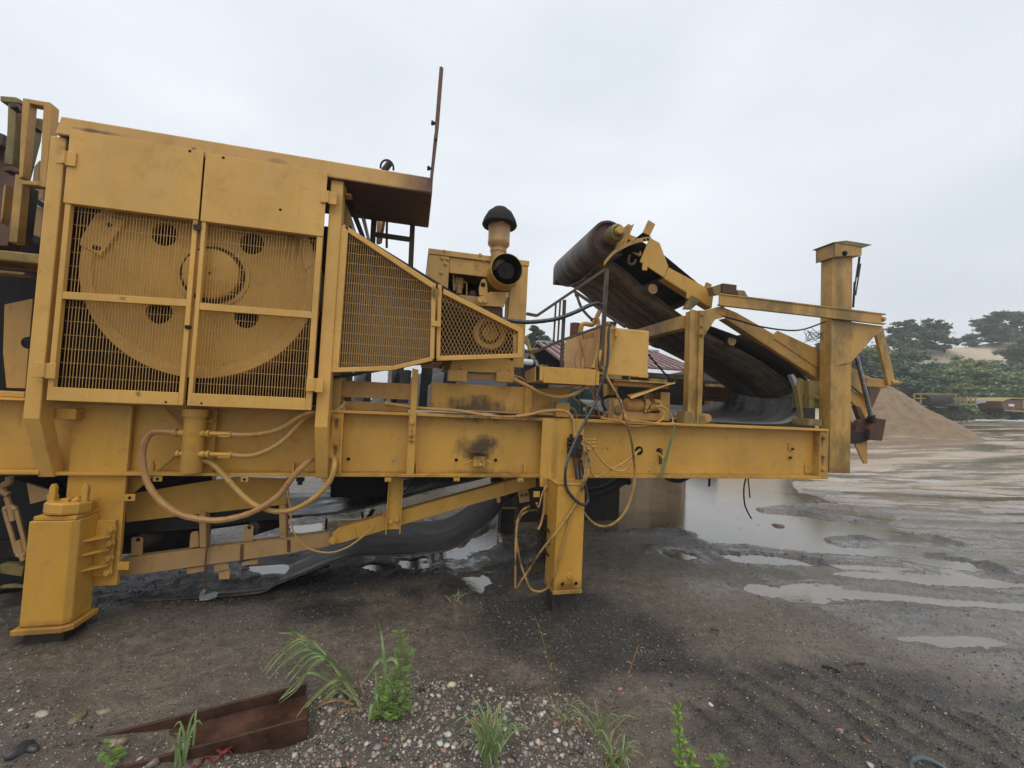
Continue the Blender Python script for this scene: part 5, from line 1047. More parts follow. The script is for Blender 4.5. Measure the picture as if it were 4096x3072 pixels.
# dark fenders, drive box and struts seen beneath the chassis
und = plant
part(plant, 'drive_box', MB().box(-.62, -.16, 3.9, 4.7, .72, .99), M['soot'], .01)
part(plant, 'anchor_nut', MB().cyl(ZR(203, 150, 3.45), ZR(200, 178, 3.45), .018, n=6).cyl(ZR(205, 122, 3.45), ZR(203, 150, 3.45), .03, n=6), M['steel'])
for x0, y0, x1, y1, Y, r in ((770, 120, 890, 330, 4.1, .022), (640, 120, 715, 240, 4.3, .012), (1135, 120, 1040, 240, 3.9, .010), (790, 380, 740, 460, 4.2, .03), (700, 400, 708, 470, 4.0, .012), (415, 450, 408, 560, 4.0, .012), (760, 120, 728, 190, 4.6, .006)):
    part(plant, 'strut', MB().beam(ZR(x0, y0, Y), ZR(x1, y1, Y), r*2, r*1.2), M['steel'])
# lower left corner: turnbuckle and axle parts
tkb = part(plant, 'turnbuckle', MB().tube(hpath((ZE, 3.5, 3.5, 40, 1190, 70, 1300, 110, 1430, 150, 1580)), .012, 6).tube(hpath((ZE, 3.5, 3.5, 145, 1190, 170, 1300, 205, 1430, 232, 1560)), .012, 6).tube(hpath((ZE, 3.5, 3.5, 40, 1190, 90, 1160, 145, 1190)), .016, 6).tube(hpath((ZE, 3.5, 3.5, 150, 1590, 200, 1600, 235, 1570)), .014, 6), M['tan'])
for q_ in ((60, 1080, 90, 1170, 115, 1290), (165, 1460, 195, 1590, 210, 1640)): part(tkb, 'threaded_rod', MB().tube(hpath((ZE, 3.5, 3.5) + q_), .016, 8), M['tan'])
part(plant, 'shackle', MB().tube(hpath((ZE, 3.5, 3.5, 85, 900, 80, 950, 40, 970, 10, 1000, 40, 1040, 80, 1060)), .020, 8), M['tan'])
plate(plant, 'fender_plate', pl(ZE, 232,955, 470,1030, 490,1085, 265,1145), 3.50, .02, M['tan'])
plate(plant, 'fender_plate', pl(ZE, 380,1140, 450,1120, 450,1210, 380,1230), 3.56, .02, M['tan'])
part(plant, 'axle_beam', MB().box(-3.6, -2.1, 3.9, 4.0, .30, .42), M['steel'], .004)
plate(plant, 'axle_bracket', pl(ZF, 0,790, 160,790, 210,820, 190,900, 0,870), 3.55, .05, M['yelalg'])
plate(plant, 'axle_bracket', pl(ZF, 0,985, 90,975, 210,985, 205,1000, 0,1005), 3.5, .03, M['yelalg'])
wheel = part(plant, 'wheel', MB().lathe([(.28, 0), (.42, .01), (.46, .05), (.47, .12), (.46, .20), (.42, .24), (.28, .25)], (-2.95, 3.95, .45), (0, 1, 0), 40), M['black'])
part(wheel, 'rim', MB().lathe([(.28, .01), (.24, .03), (.22, .08), (.10, .09), (.10, .03), (.02, .03)], (-2.95, 3.95, .45), (0, 1, 0), 32, False), M['yeld'])
part(plant, 'rear_shield', MB().box(-3.6, -1.7, 4.35, 4.37, .15, 1.0), M['soot'])
part(plant, 'tab', MB().box(*(lambda p, q: (p.x, q.x, 3.37, 3.38, q.z, p.z))(ZE(415, 1055, 3.37), ZE(510, 1115, 3.37))), M['yel'], .002)
part(plant, 'lower_lip', MB().box(*(lambda p, q: (p.x, q.x, 3.33, 3.37, q.z, p.z))(ZE(-600, 840, 3.33), ZE(340, 880, 3.33))), M['yel'], .004)
# ------------------------------------------------------------------ feeder at the left edge
fd = thing('rock_feeder', 'weathered yellow feeder frame with upright bars at the left edge beside the doors', 'feeder', (-2.9, 3.8, 1.5))
def fbar(*pts, Y=3.33, w=None, mat='yelr', th=.06, nm='frame_bar'): return plate(fd, nm, pl(ZA, *pts), Y, th, M[mat], .004)
fb = fbar(200,90, 265,100, 200,790, 165,800, 180,400)
fbar(385,120, 445,130, 462,150, 405,885, 345,870); fbar(265,100, 388,122, 386,165, 262,138); fbar(190,820, 350,828, 346,868, 190,855)
fbar(70,130, 150,140, 110,690, 35,670, 60,400, Y=3.45, mat='yelalg'); fbar(0,72, 140,84, 182,105, 180,138, 70,128, 0,120, Y=3.44, mat='yelalg')
fbar(20,715, 110,690, 185,745, 150,755, 90,735, 30,740, Y=3.40, mat='rust', nm='clamp'); fbar(75,140, 150,140, 228,195, 225,240, 190,225, 150,170, 85,180, Y=3.40, mat='rust', nm='clamp')
fbar(135,760, 205,800, 150,1370, 75,1365, Y=3.36, mat='yelr'); fbar(270,260, 372,275, 355,380, 310,350, 300,430, 200,810, 240,470, Y=3.50, mat='yelalg')
fbar(205,870, 280,880, 215,1380, 160,1375, Y=3.42, mat='rail')
fbar(380,255, 510,300, 500,350, 450,350, 440,430, 375,380, Y=3.60, mat='rust', nm='tie_plate')
fbar(300,700, 350,640, 345,870, 390,890, 380,1000, 270,950, Y=3.65, mat='tan', th=.3, nm='hopper_plate'); fbar(270,950, 385,1015, 385,1075, 270,1010, Y=3.62, mat='black'); fbar(270,1015, 385,1080, 360,1330, 235,1280, Y=3.66, mat='tan', th=.3, nm='hopper_plate'); fbar(225,1280, 355,1325, 355,1390, 218,1335, Y=3.62, mat='black')
fbar(-260,300, 40,415, 20,510, -260,520, Y=3.6, mat='rust', nm='hopper_plate'); fbar(-260,500, 45,520, 30,610, 160,570, 130,1000, 70,1400, -260,1400, Y=3.70, mat='rustl', th=.1, nm='hopper_plate')
fbar(30,870, 55,850, 20,1150, 0,1200, Y=3.5, mat='yelr')
boxp(fd, 'feeder_rail', ZA, -500, 1385, 347, 1560, 3.28, .25, M['yelr'], .008)
boxp(fd, 'rail_lip', ZA, -500, 1590, 215, 1635, 3.36, .10, M['tan'])
plate(fd, 'side_plate', pl(ZC, 38,482, 290,428, 222,1225, 55,1220, 25,900), 3.50, .02, M['yeld'])
bolt(fd, ZC(250, 820, 3.499), M['soot'], .03, .004, name='port')
boxp(fd, 'sill_beam', ZC, -500, 1228, 212, 1305, 3.36, .2, M['yel'], .004)
boxp(fd, 'sill_strip', ZC, -500, 1308, 208, 1322, 3.34, .04, M['yel'])
part(fd, 'rear_sheet', MB().box(-3.6, -2.1, 4.0, 4.02, 1.5, 2.75), M['soot'])  # dark sheet standing in for the deep shade behind the feeder
# ------------------------------------------------------------------ hoses and cables, each one lying or hanging on its own
M['hoseD'] = simple('worn_hose', (.025, .022, .018), (.36, .21, .058), (.4, .65), 4.5, lim=(.40, .56))
def hose(name, label, pts, r, mat, cat='hose', n=8, sub=5, group='hoses on the crusher'):
    return single(name, MB().tube(pts, r, n, sub, True, .035 if cat == 'hose' else 0), M[mat], label, cat, group)
hose('grease_hose', 'faded thick hose looping low from the manifold left side under the guard doors', hpath((ZE, 3.30, 3.28, 1560, 510, 1400, 500, 1320, 530, 1270, 640, 1268, 780, 1310, 960, 1420, 1115, 1560, 1220), (ZG, 3.28, 3.28, -5, 925, 100, 968, 330, 1000, 560, 960, 720, 890, 860, 790, 940, 690, 1030, 580), (ZG, 3.34, 3.43, 1135, 490, 1230, 450)), .0205, 'hoseP')
hose('grease_hose', 'thick yellow hose drooping from the manifold foot to the right guard post', hpath((ZG, 3.34, 3.30, 220, 500, 300, 522, 400, 620, 520, 752, 640, 858, 760, 908, 870, 925, 1000, 902, 1170, 800, 1280, 680), (ZG, 3.30, 3.40, 1322, 560, 1315, 490, 1280, 468)), .0185, 'hoseY')
hose('grease_hose', 'yellow hose from the upper manifold valve curving up behind the right guard post', hpath((ZD, 3.30, 3.31, 480, 1412, 650, 1415, 800, 1400, 950, 1352, 1080, 1272, 1200, 1222), (ZN, 3.36, 3.42, 135, 555, 230, 525, 290, 465)), .0165, 'hoseY')
hose('grease_hose', 'yellow hose from the lower manifold valve rising to the right guard post', hpath((ZD, 3.30, 3.33, 480, 1590, 650, 1602, 800, 1560, 950, 1470, 1060, 1360, 1150, 1265, 1230, 1230), (ZN, 3.37, 3.44, 140, 570, 240, 550, 296, 490)), .0165, 'hoseY')
hose('earth_wire', 'thin yellow wire looping below the discharge conveyor frame', hpath((ZG, 3.50, 3.52, 935, 640, 938, 750, 958, 920, 972, 1060, 1030, 1170, 1130, 1240, 1280, 1266, 1430, 1220, 1560, 1130, 1665, 1035)), .0075, 'hoseY', 'wire', 6)
hose('deck_hose', 'yellow hose lying along the chassis top and bending down to the control valve', hpath((ZN, 3.42, 3.37, 640, 470, 930, 512, 1300, 540, 1600, 588, 1800, 590, 2000, 556), (ZP, 3.36, 3.315, 300, 122, 400, 108, 500, 85, 620, 76, 690, 98, 724, 150, 730, 200, 735, 250)), .013, 'hoseY')
hose('deck_hose', 'yellow hose sagging below the step tray', hpath((ZW, 3.42, 3.34, 205, 985, 400, 1080, 600, 1185, 800, 1240, 950, 1240, 1100, 1195), (ZW, 3.38, 3.5, 1235, 1105, 1300, 1000)), .0155, 'hoseY')
hose('black_hose', 'long black hose falling from the oil tank past the leg in a loop', hpath((ZO, 3.45, 3.36, 1090, 218, 1050, 222, 1030, 300, 1025, 500, 1000, 690, 920, 900), (ZP, 3.28, 3.16, 900, 0, 790, 200, 700, 390), (ZP, 3.09, 3.06, 670, 500, 668, 620, 700, 692, 760, 755, 808, 772), (ZP, 3.08, 3.10, 832, 740, 822, 670, 808, 600), (ZP, 3.2, 3.28, 795, 520, 780, 450)), .0115, 'hoseB')
hose('long_hose', 'long yellow hose hanging past the beam in a wide loop right of the leg', hpath((ZO, 3.40, 3.30, 955, 630, 1040, 780, 1130, 940, 1180, 1080), (ZP, 3.27, 3.26, 1110, 130, 1150, 280, 1168, 400, 1180, 560, 1160, 680, 1120, 800), (ZP, 3.26, 3.34, 1060, 882, 970, 932, 880, 912, 800, 830)), .0105, 'hoseD')
hose('valve_hose', 'yellow hose from the valve sagging in a deep curve to the port in the beam', hpath((ZP, 3.29, 3.28, 790, 300, 850, 330, 900, 400, 960, 472, 1040, 522, 1110, 512, 1160, 440), (ZP, 3.36, 3.45, 1195, 385, 1215, 368)), .0088, 'hoseY')
hose('valve_hose', 'yellow hose dipping from the valve then rising straight to the beam port', hpath((ZP, 3.29, 3.30, 780, 310, 830, 360, 845, 440, 860, 530, 885, 568, 930, 555, 1030, 500, 1130, 440), (ZP, 3.38, 3.45, 1190, 385, 1210, 375)), .0088, 'hoseY')
hose('valve_hose', 'yellow hose crossing the right leg diagonally down to the ground', hpath((ZP, 3.29, 3.20, 790, 320, 840, 440), (ZP, 3.08, 3.075, 825, 560, 790, 650, 735, 780), (ZP, 3.075, 3.075, 620, 950, 490, 1110, 400, 1250), (ZP, 3.08, 3.14, 340, 1335, 300, 1393), (ZP, 3.2, 3.42, 298, 1250, 300, 1080, 312, 900, 345, 820, 400, 785)), .0095, 'hoseD')
hose('valve_hose', 'dirty yellow hose running down the right leg and round behind it in a low loop', hpath((ZP, 3.29, 3.20, 800, 330, 812, 430), (ZP, 3.08, 3.08, 808, 560, 770, 690, 705, 860, 670, 1000, 615, 1190), (ZP, 3.08, 3.2, 575, 1320, 530, 1390, 470, 1414, 410, 1390, 370, 1300), (ZP, 3.25, 3.42, 330, 1180, 305, 1000, 330, 870, 390, 820, 460, 815)), .009, 'hoseD')
for dx_ in (0, 14): hose('valve_hose', ('outer' if dx_ else 'inner') + ' of two short dark hoses from the valve into the leg top', hpath((ZP, 3.31, 3.29, 742 + dx_*2, 485, 745 + dx_*2, 530, 752 + dx_*2, 585)), .012, 'hoseB')
hose('leg_hose', 'short dirty hose bent over on the back side of the right leg', hpath((ZP, 3.34, 3.30, 560, 645, 520, 640, 512, 690, 510, 800, 490, 900, 468, 955)), .010, 'hoseP')
hose('leg_hose', 'dirty yellow hose hanging close behind the right leg top', hpath((ZP, 3.33, 3.28, 535, 640, 500, 680, 470, 790, 455, 760)), .006, 'hoseP')
hose('bridging_hose', 'thick black hose bridging from the engine to the handrail', hpath((ZO, 3.38, 3.40, 10, 178, 120, 200, 260, 210, 420, 198, 560, 172, 720, 112, 850, 50, 930, 32, 968, 55)), .018, 'hoseB')
hose('pump_hose', 'thin yellow hose curling over the beam edge from the small pump, outer loop', hpath((ZO, 3.44, 3.33, 1480, 1012, 1540, 1010, 1600, 1060, 1640, 1140, 1610, 1185, 1560, 1190, 1480, 1170, 1350, 1150, 1240, 1140, 1200, 1120)), .0075, 'hoseY', n=6)
hose('pump_hose', 'thin yellow hose curling over the beam edge from the small pump, inner loop', hpath((ZO, 3.44, 3.33, 1500, 1030, 1550, 1060, 1545, 1120, 1480, 1165, 1380, 1190, 1230, 1192, 1130, 1150, 960, 1115)), .0075, 'hoseY', n=6)
hose('tank_hose', 'thin yellow hose hanging in front of the oil tank', hpath((ZO, 3.47, 3.47, 1097, 345, 1080, 430, 1040, 540, 1000, 650)), .0075, 'hoseY', n=6)
hose('tank_hose', 'thick yellow hose dropping from the outlet pipe behind the handrail', hpath((ZO, 3.60, 3.56, 765, 300, 765, 380, 790, 470, 815, 560, 822, 640)), .018, 'hoseY')
hose('tank_hose', 'yellow hose leaning against the rear of the handrail post', hpath((ZO, 3.55, 3.46, 930, 240, 935, 400, 915, 520, 880, 650)), .016, 'hoseY')
for i, q in enumerate(((760, 430, 710, 560, 725, 650), (768, 440, 766, 540, 766, 650), (820, 350, 805, 450, 770, 560))): hose('tank_hose', ('thin wire bowed left on the side of the tank', 'straight thin wire on the side of the tank', 'thin slanting wire below the tank bracket')[i], hpath((ZO, 3.58, 3.58) + q), .005, 'hoseP', n=6)
hose('rear_pipe', 'dark thin pipe hanging from the folded conveyor to the tank', hpath((ZJ, 3.9, 3.7, 430, 1040, 480, 1180, 540, 1260, 610, 1330)), .014, 'rail')
hose('rear_pipe', 'long dark straight pipe slanting under the folded conveyor', hpath((ZJ, 4.3, 3.7, 400, 1005, 600, 1140, 800, 1290, 970, 1400)), .012, 'rail', sub=1)
for i, q in enumerate(((700, 930, 760, 990, 780, 1080, 780, 1120), (850, 810, 900, 960, 955, 1120), (905, 800, 930, 900, 980, 1000), (1000, 1050, 970, 960, 1010, 920, 1100, 905), (970, 760, 1040, 800, 1060, 900))):
    hose('deck_cable', ('dark cable bent on the deck left of the black hose', 'brown cable slanting behind the black hose', 'short brown cable beneath the step tray', 'black curved hose behind the pillar block', 'thick dark hose curving under the tank')[i], hpath((ZO, 3.75, 3.75) + q), (.008, .009, .008, .014, .022)[i], ('hoseP', 'hoseP', 'hoseP', 'hoseB', 'hoseP')[i])
hose('stay_cable', 'black cable strung from the portal to the end column', hpath((ZL, 3.40, 3.36, 700, 130, 840, 190, 1000, 232, 1200, 290, 1500, 334, 1700, 324, 1940, 240)), .008, 'black', 'cable', 6)
tg = []
for k in range(34):
    t = k*.9; tg.append(ZL(1810 + 85*math.cos(t*1.1)*(1 - .3*math.sin(t*.37)), 395 + 50*math.sin(t*1.7) + 18*math.cos(t*.7), 3.36 + .04*math.sin(t)))
hose('wire_tangle', 'tangle of thin loose wires beside the end column', [ZL(1790, 310, 3.36)] + tg + [ZL(1700, 470, 3.36)], .0025, 'black', 'wire', 4, 3)
hose('drip_cable', 'longer of two thin black cables hanging together below the beam', hpath((ZU, 3.45, 3.45, 918, 60, 905, 120, 910, 200, 940, 262)), .007, 'black', 'cable', 6)
hose('drip_cable', 'short thin black cable hanging below the beam, right of its longer twin', hpath((ZU, 3.46, 3.46, 922, 60, 928, 110, 933, 165)), .006, 'black', 'cable', 6)
hose('drip_cable', 'stubby black cable end poking below the beam', hpath((ZU, 3.5, 3.5, 745, 60, 743, 112)), .011, 'black', 'cable', 6)
hose('low_hose', 'black hose dipping just below the beam left of the hanging cables', hpath((ZU, 3.55, 3.55, 520, 55, 560, 80, 610, 86, 660, 60)), .018, 'hoseB')
hose('shed_cable', 'black cable swagging from the folded conveyor toward the shed', hpath((ZL, 4.6, 4.6, -40, 470, 60, 520, 130, 530), (ZL, 4.6, 4.6, 131, 531, 135, 531)), .012, 'hoseB')
hose('shed_cable', 'dark cable running down behind the tank toward the portal', hpath((ZL, 4.4, 4.4, -20, 600, 80, 720, 180, 830, 260, 900, 340, 960, 430, 1010, 560, 1065, 760, 1085)), .011, 'hoseB')
for i, q in enumerate(((1100, 1240, 1190, 1330, 1212, 1480, 1205, 1560), (1400, 1330, 1330, 1345, 1270, 1420, 1262, 1550), (1030, 1405, 1100, 1440, 1132, 1560), (205, 935, 300, 960, 345, 990, 372, 1030), (1125, 1215, 1160, 1255, 1205, 1230, 1215, 1180))):
    hose('deck_cable', ('thin dark cable dropping onto the deck left of the small white label', 'thin grey pipe bent down beside the small white label', 'orange-brown hose stub curving down to the chassis top', 'short yellow hose between engine foot and step tray', 'black hooked cable under the step tray')[i], hpath((ZW, 3.62, 3.62) + q), (.006, .006, .010, .010, .010)[i], ('hoseB', 'hoseP', 'hoseY', 'hoseY', 'hoseB')[i])
# big black hoses under the beam right of the leg
hose('discharge_hose', 'fat black rubber hose emerging under the beam right of the leg', hpath((ZP, 3.7, 3.7, 1120, 570, 1000, 640, 900, 680, 815, 690)), .05, 'black', n=12)
# ratchet strap over the beam
single('ratchet_strap', MB().ext([ZP(1470, 180, 3.335), ZP(1484, 182, 3.335), ZP(1386, 576, 3.338), ZP(1354, 573, 3.338)], (0, .003, 0)).ext([ZP(1470, 180, 3.335), ZP(1484, 182, 3.335), ZP(1486, 176, 3.44), ZP(1474, 175, 3.44)], (0, 0, .003)), M['green'], 'olive green webbing strap slung over the beam right of the leg', 'strap')
# ------------------------------------------------------------------ foreground: rusty beam, stones, gravel, weeds
Bw = ZS.Z(2085, 890, .035); Nw = ZS(2090, 715, Bw.y); zw = (Bw.z + Nw.z)/2
Fw = ZS.Z(2085, 575, zw); Aw = ZS(2085, 490, Fw.y); AL = ZS.Z(560, 872, .015)
u_ = (AL - Aw); ul = 1.0
rb = thing('steel_beam', 'rusty steel H-beam half buried in the gravel at lower left', 'beam', (Bw.x, Bw.y, 0))
def along(pts, th, nm):
    q = [Vector(p) for p in pts]; return part(rb, nm, MB().add([*q, *[p + u_*ul for p in q]], [(0, 1, 2, 3), (7, 6, 5, 4), (0, 4, 5, 1), (1, 5, 6, 2), (2, 6, 7, 3), (3, 7, 4, 0)]), M['beamrust'], .003)
M['beamrust'] = simple('wet_rust', (.022, .011, .008), (.085, .036, .021), (.28, .6), 7, bmp=.5)
yd = Vector((0, .014, 0)); zd = Vector((0, 0, .014)); Fb = Vector((Fw.x, Fw.y, 2*Fw.z - Aw.z))
along([Fb, Fb + yd, Aw + yd, Aw], 0, 'flange'); along([Bw, Bw + yd, Nw + yd, Nw], 0, 'flange')
along([Vector((Bw.x, Bw.y + .016, zw)), Fw - yd*.2, Fw - yd*.2 + zd, Vector((Bw.x, Bw.y + .016, zw + .014))], 0, 'web')
red = simple('red_strap', (.11, .018, .014), (.20, .035, .025), (.5, .7), 20)
rp = [ZS.Z(1310 + 38*i, 1040 - 14*i + 26*math.sin(i*1.9), .06 + .02*math.cos(i*1.3)) for i in range(8)]
single('red_strap', MB().tube(rp, .005, 6, 4).tube([p + Vector((.02, .02, .012*math.sin(i))) for i, p in enumerate(rp[2:])], .006, 6, 4), red, 'twisted faded red strap lying across the rusty beam end', 'strap')
single('garden_hose', MB().tube([ZU.Z(x, y, zz_) for x, y, zz_ in ((1690, 1440, .02), (1685, 1410, .03), (1700, 1388, .05), (1730, 1380, .05), (1780, 1392, .04), (1840, 1425, .03), (1900, 1480, .02))], .010, 8, 5), simple('grey_hose', (.05, .07, .075), (.10, .13, .135), (.35, .5), 9), 'curved grey-blue hose end at the bottom right', 'hose')
# stones
def ico(sub):
    bm = bmesh.new(); bmesh.ops.create_icosphere(bm, subdivisions=sub, radius=1); bm.verts.ensure_lookup_table()
    v = np.array([w.co[:] for w in bm.verts]); f = np.array([[w.index for w in p.verts] for p in bm.faces]); bm.free(); return v, f
ICO1, ICO2 = ico(1), ico(2)
PAL = np.array([(.50, .46, .40), (.42, .37, .30), (.36, .28, .20), (.36, .26, .18), (.40, .22, .15), (.24, .20, .17), (.13, .12, .115), (.055, .052, .05), (.58, .56, .52), (.24, .21, .18), (.46, .32, .18)])
PW = np.array([.12, .13, .13, .10, .04, .14, .14, .10, .04, .10, .02]); PW = PW/PW.sum()
def stone_mesh(seed, base=ICO2, squash=(1, .8, .6), ang=.25):
    r = np.random.default_rng(seed); v = base[0].copy()
    for k in range(5):
        d = r.normal(size=3); d /= np.linalg.norm(d); v += (np.clip(v @ d, -1, .62) - v @ d)[:, None]*d*(.5 if ang < .2 else .95)
    v *= 1 + ang*.25*r.normal(size=(len(v), 1))*.3
    return v*np.array(squash), base[1]
def col_attr(me, colr):
    at = me.color_attributes.new('tint', 'FLOAT_COLOR', 'POINT'); at.data.foreach_set('color', np.c_[colr, np.ones(len(colr))].astype(np.float32).ravel())
def stone_mat():
    m, nt, b = newmat('stone'); p = pos(nt)
    t = nd(nt, 'ShaderNodeAttribute', attribute_name='tint').outputs['Color']; n = noise(nt, p, 120, 4, .7)
    nt.links.new(mix(nt, ramp(nt, n, (.35, .0), (.7, .6)), t, mix(nt, .6, t, (.05, .042, .035))), b.inputs['Base Color']); b.inputs['Roughness'].default_value = .42; bump(nt, b, n, .2, .003)
    return m
M['stone'] = stone_mat()
def make_mesh(name, V, F, C=None, smooth_=True):
    me = bpy.data.meshes.new(name); me.vertices.add(len(V)); me.vertices.foreach_set('co', np.asarray(V, float).ravel())
    k = F.shape[1]; me.loops.add(F.size); me.loops.foreach_set('vertex_index', F.ravel().astype(np.int32)); me.polygons.add(len(F)); me.polygons.foreach_set('loop_start', np.arange(len(F))*k)
    me.update(); me.polygons.foreach_set('use_smooth', np.full(len(F), smooth_)); 
    if C is not None: col_attr(me, C)
    return me
# gravel: drawn over the yard in front of and around the machine, thick on the two banks
N = 150000; NB = 60000
px = np.concatenate([rng.uniform(-3.2, 4.4, N), rng.uniform(-1.3, 1.7, NB)]); py = np.concatenate([1.15 + 4.6*rng.random(N)**1.25, rng.uniform(1.3, 2.6, NB)])
zz, wet, coal, sand, bank, bank2 = ground_fields(px, py)
cl = fbm(px, py, 3.2, 3, 3)
dens = np.clip(.040 + .9*bank*smooth(.25, .6, fbm(px, py, 6, 3, 5) + .1) + .42*bank2 + .22*smooth(.56, .72, cl), 0, 1)*(1 - smooth(.4, .9, wet)*.8)*np.clip(2.6/py, .25, 1)
dens[N:] = .46*bank[N:]*smooth(.2, .5, fbm(px[N:], py[N:], 5, 3, 5))
okm = (rng.random(N + NB) < dens) & (zz > WATER_Z + .004); px, py, zz, bank, bank2 = px[okm], py[okm], zz[okm], bank[okm], bank2[okm]; n = len(px)
size = .0022 + .0034*rng.random(n)**1.5 + .0092*rng.random(n)**8*(.35 + bank*.85 + bank2*.7)
tint = PAL[rng.choice(len(PAL), n, p=PW)]*(.5 + .5*rng.random((n, 1)))
order = np.argsort(-size/py*(px > -1.75)*1.0); big_i = order[:290]; rest = order[290:]
rv = [stone_mesh(s_, ICO1, (1, .78 + .1*(s_ % 3), .62)) for s_ in range(6)]
ang = rng.random(n)*6.283
def scatter(ids, x, y, z, sz, an, tn, sink=.18):
    V = []; F = []; C = []; off = 0
    for k in range(6):
        q = ids[ids % 6 == k]; v, f = rv[k]; c_, s_ = np.cos(an[q])[:, None], np.sin(an[q])[:, None]; w = v[None]*sz[q][:, None, None]
        V.append(np.stack([w[..., 0]*c_ - w[..., 1]*s_ + x[q][:, None], w[..., 0]*s_ + w[..., 1]*c_ + y[q][:, None], w[..., 2] + (z[q] + sz[q]*sink)[:, None]], -1).reshape(-1, 3))
        F.append((f[None] + (np.arange(len(q))*len(v))[:, None, None]).reshape(-1, 3) + off); C.append(np.repeat(tn[q], len(v), 0)); off += len(q)*len(v)
    return np.concatenate(V), np.concatenate(F), np.concatenate(C)
V, F, C = scatter(rest, px, py, zz, size, ang, tint)
# dark crumbs of mud and coal all over the yard
NC = 70000; qx = rng.uniform(-2.8, 7.5, NC); qy = 1.3 + 5.2*rng.random(NC)**1.2; qz, qw, qc, _, qb, _ = ground_fields(qx, qy)
kd = np.clip(.22 + .5*qc + .35*smooth(.5, .7, fbm(qx, qy, 2.6, 3, 4)), 0, 1)*np.clip(3.2/qy, .3, 1); kk_ = (rng.random(NC) < kd) & (qz > WATER_Z + .003); qx, qy, qz = qx[kk_], qy[kk_], qz[kk_]; nq = len(qx)
qs = .0022 + .0042*rng.random(nq)**2 + .007*rng.random(nq)**10; qt = np.array([(.020, .018, .016)])*(.5 + 1.6*rng.random((nq, 1))) + np.array([(.05, .04, .03)])*(rng.random((nq, 1)) < .25)
V2, F2, C2 = scatter(np.arange(nq), qx, qy, qz, qs, rng.random(nq)*6.283, qt, .1)
cm_ = part(None, 'mud_crumbs', make_mesh('mud_crumbs', V2, F2, C2), M['stone']); cm_['kind'] = 'stuff'; cm_['label'] = 'dark crumbs of mud and coal scattered over the yard'; cm_['category'] = 'crumbs'
gm_ = make_mesh('gravel', V, F, C); go = part(None, 'gravel', gm_, M['stone']); go['kind'] = 'stuff'; go['label'] = 'small mixed gravel and grit strewn over the wet yard'; go['category'] = 'gravel'
PEB = []
for s_ in range(33):
    v, f = stone_mesh(40 + s_, ICO2, (1, .7 + .25*(s_ % 4)/3, .55 + .2*(s_ % 3)/2), .16 if s_ % 2 else .3); me_ = make_mesh('pebble', v, f, np.repeat((PAL[s_ % 11]*(.62 + .14*(s_ // 11)))[None], len(v), 0)); me_.materials.append(M['stone']); PEB.append(me_)
for i in big_i:
    j = int(rng.choice(len(PAL), p=PW)) + 11*int(rng.integers(3)); o = bpy.data.objects.new('pebble', PEB[j]); col.objects.link(o)
    s_ = size[i]*1.1; o.location = (px[i], py[i], zz[i] + s_*.22); o.scale = (s_, s_, s_); o.rotation_euler = (rng.normal()*.2, rng.normal()*.2, ang[i])
    o['label'] = 'rounded pebble in the gravel of the foreground'; o['category'] = 'pebble'; o['group'] = 'pebbles in the foreground gravel'
def rock(z, x, y, rpx, colr, label, sq=(1, .8, .65), seed=1, nm='stone'):
    g = z.Z(x, y + rpx*.6, .03); r = rpx/z.a[2]*g.length/FPX*.88
    v, f = stone_mesh(seed, ICO2, sq, .3); me_ = make_mesh(nm, v*r, f, np.repeat(np.array(colr)[None], len(v), 0)); me_.materials.append(M['stone'])
    o = bpy.data.objects.new(nm, me_); col.objects.link(o); o.location = (g.x, g.y, gz(g.x, g.y) + r*sq[2]*.22); o.rotation_euler = (0, 0, seed*1.3); o['label'] = label; o['category'] = 'stone'
rock(ZT, 1665, 790, 62, (.34, .26, .18), 'fist-sized tan stone standing among the gravel behind the bottom grass tuft', (1, .8, .85), 3)
rock(ZT, 1368, 515, 40, (.48, .40, .27), 'pale yellowish flat stone on the upper edge of the gravel bank', (1, .8, .55), 5)
rock(ZT, 1505, 405, 18, (.50, .45, .36), 'small cream stone beside the reddish flat one', (1, .8, .6), 6)
rock(ZT, 1575, 405, 32, (.16, .07, .055), 'dull dark-red flat stone above the gravel bank', (1, .6, .4), 7)
rock(ZT, 1170, 572, 38, (.035, .035, .038), 'dark slaty stone right of the feathery weed', (.8, .7, .9), 8)
rock(ZT, 1200, 660, 30, (.22, .19, .16), 'grey angular stone right below the dark slaty one', (1, .7, .7), 9)
rock(ZT, 925, 918, 22, (.30, .075, .04), 'bright red brick chip in the gravel below the weed', (.8, .8, .8), 10)
rock(ZT, 1345, 865, 36, (.50, .48, .44), 'rough white quartz lump in the gravel', (1, .8, .6), 11)
rock(ZT, 860, 965, 40, (.18, .17, .15), 'flat grey stone at the bottom of the gravel bank', (1, .8, .5), 12)
rock(ZS, 120, 930, 72, (.030, .030, .032), 'dark blocky stone in the lower left corner', (1, .6, .55), 13)
rock(ZS, 225, 920, 40, (.04, .04, .04), 'smaller dark stone right of the dark blocky one in the corner', (1, .7, .6), 14)
rock(ZS, 815, 870, 42, (.20, .15, .10), 'brown rounded stone by the buried end of the beam', (1, .8, .7), 15)
rock(ZS, 765, 885, 34, (.24, .20, .13), 'greenish tan stone left of the brown rounded one', (1, .8, .6), 16)
rock(ZS, 710, 655, 40, (.24, .18, .12), 'light brown stone half sunk in mud beyond the beam', (1.1, .7, .35), 17)
rock(ZS, 525, 700, 55, (.17, .12, .07), 'yellow-brown slab half sunk in mud at left', (1.1, .6, .25), 18)
rock(ZS, 285, 690, 36, (.34, .28, .22), 'whitish stone at left beyond the yellow-brown slab', (1, .7, .5), 19)
rock(ZS, 1040, 1030, 46, (.16, .13, .10), 'grey-brown stone beside the small grass at the bottom edge', (.9, .7, .7), 20)
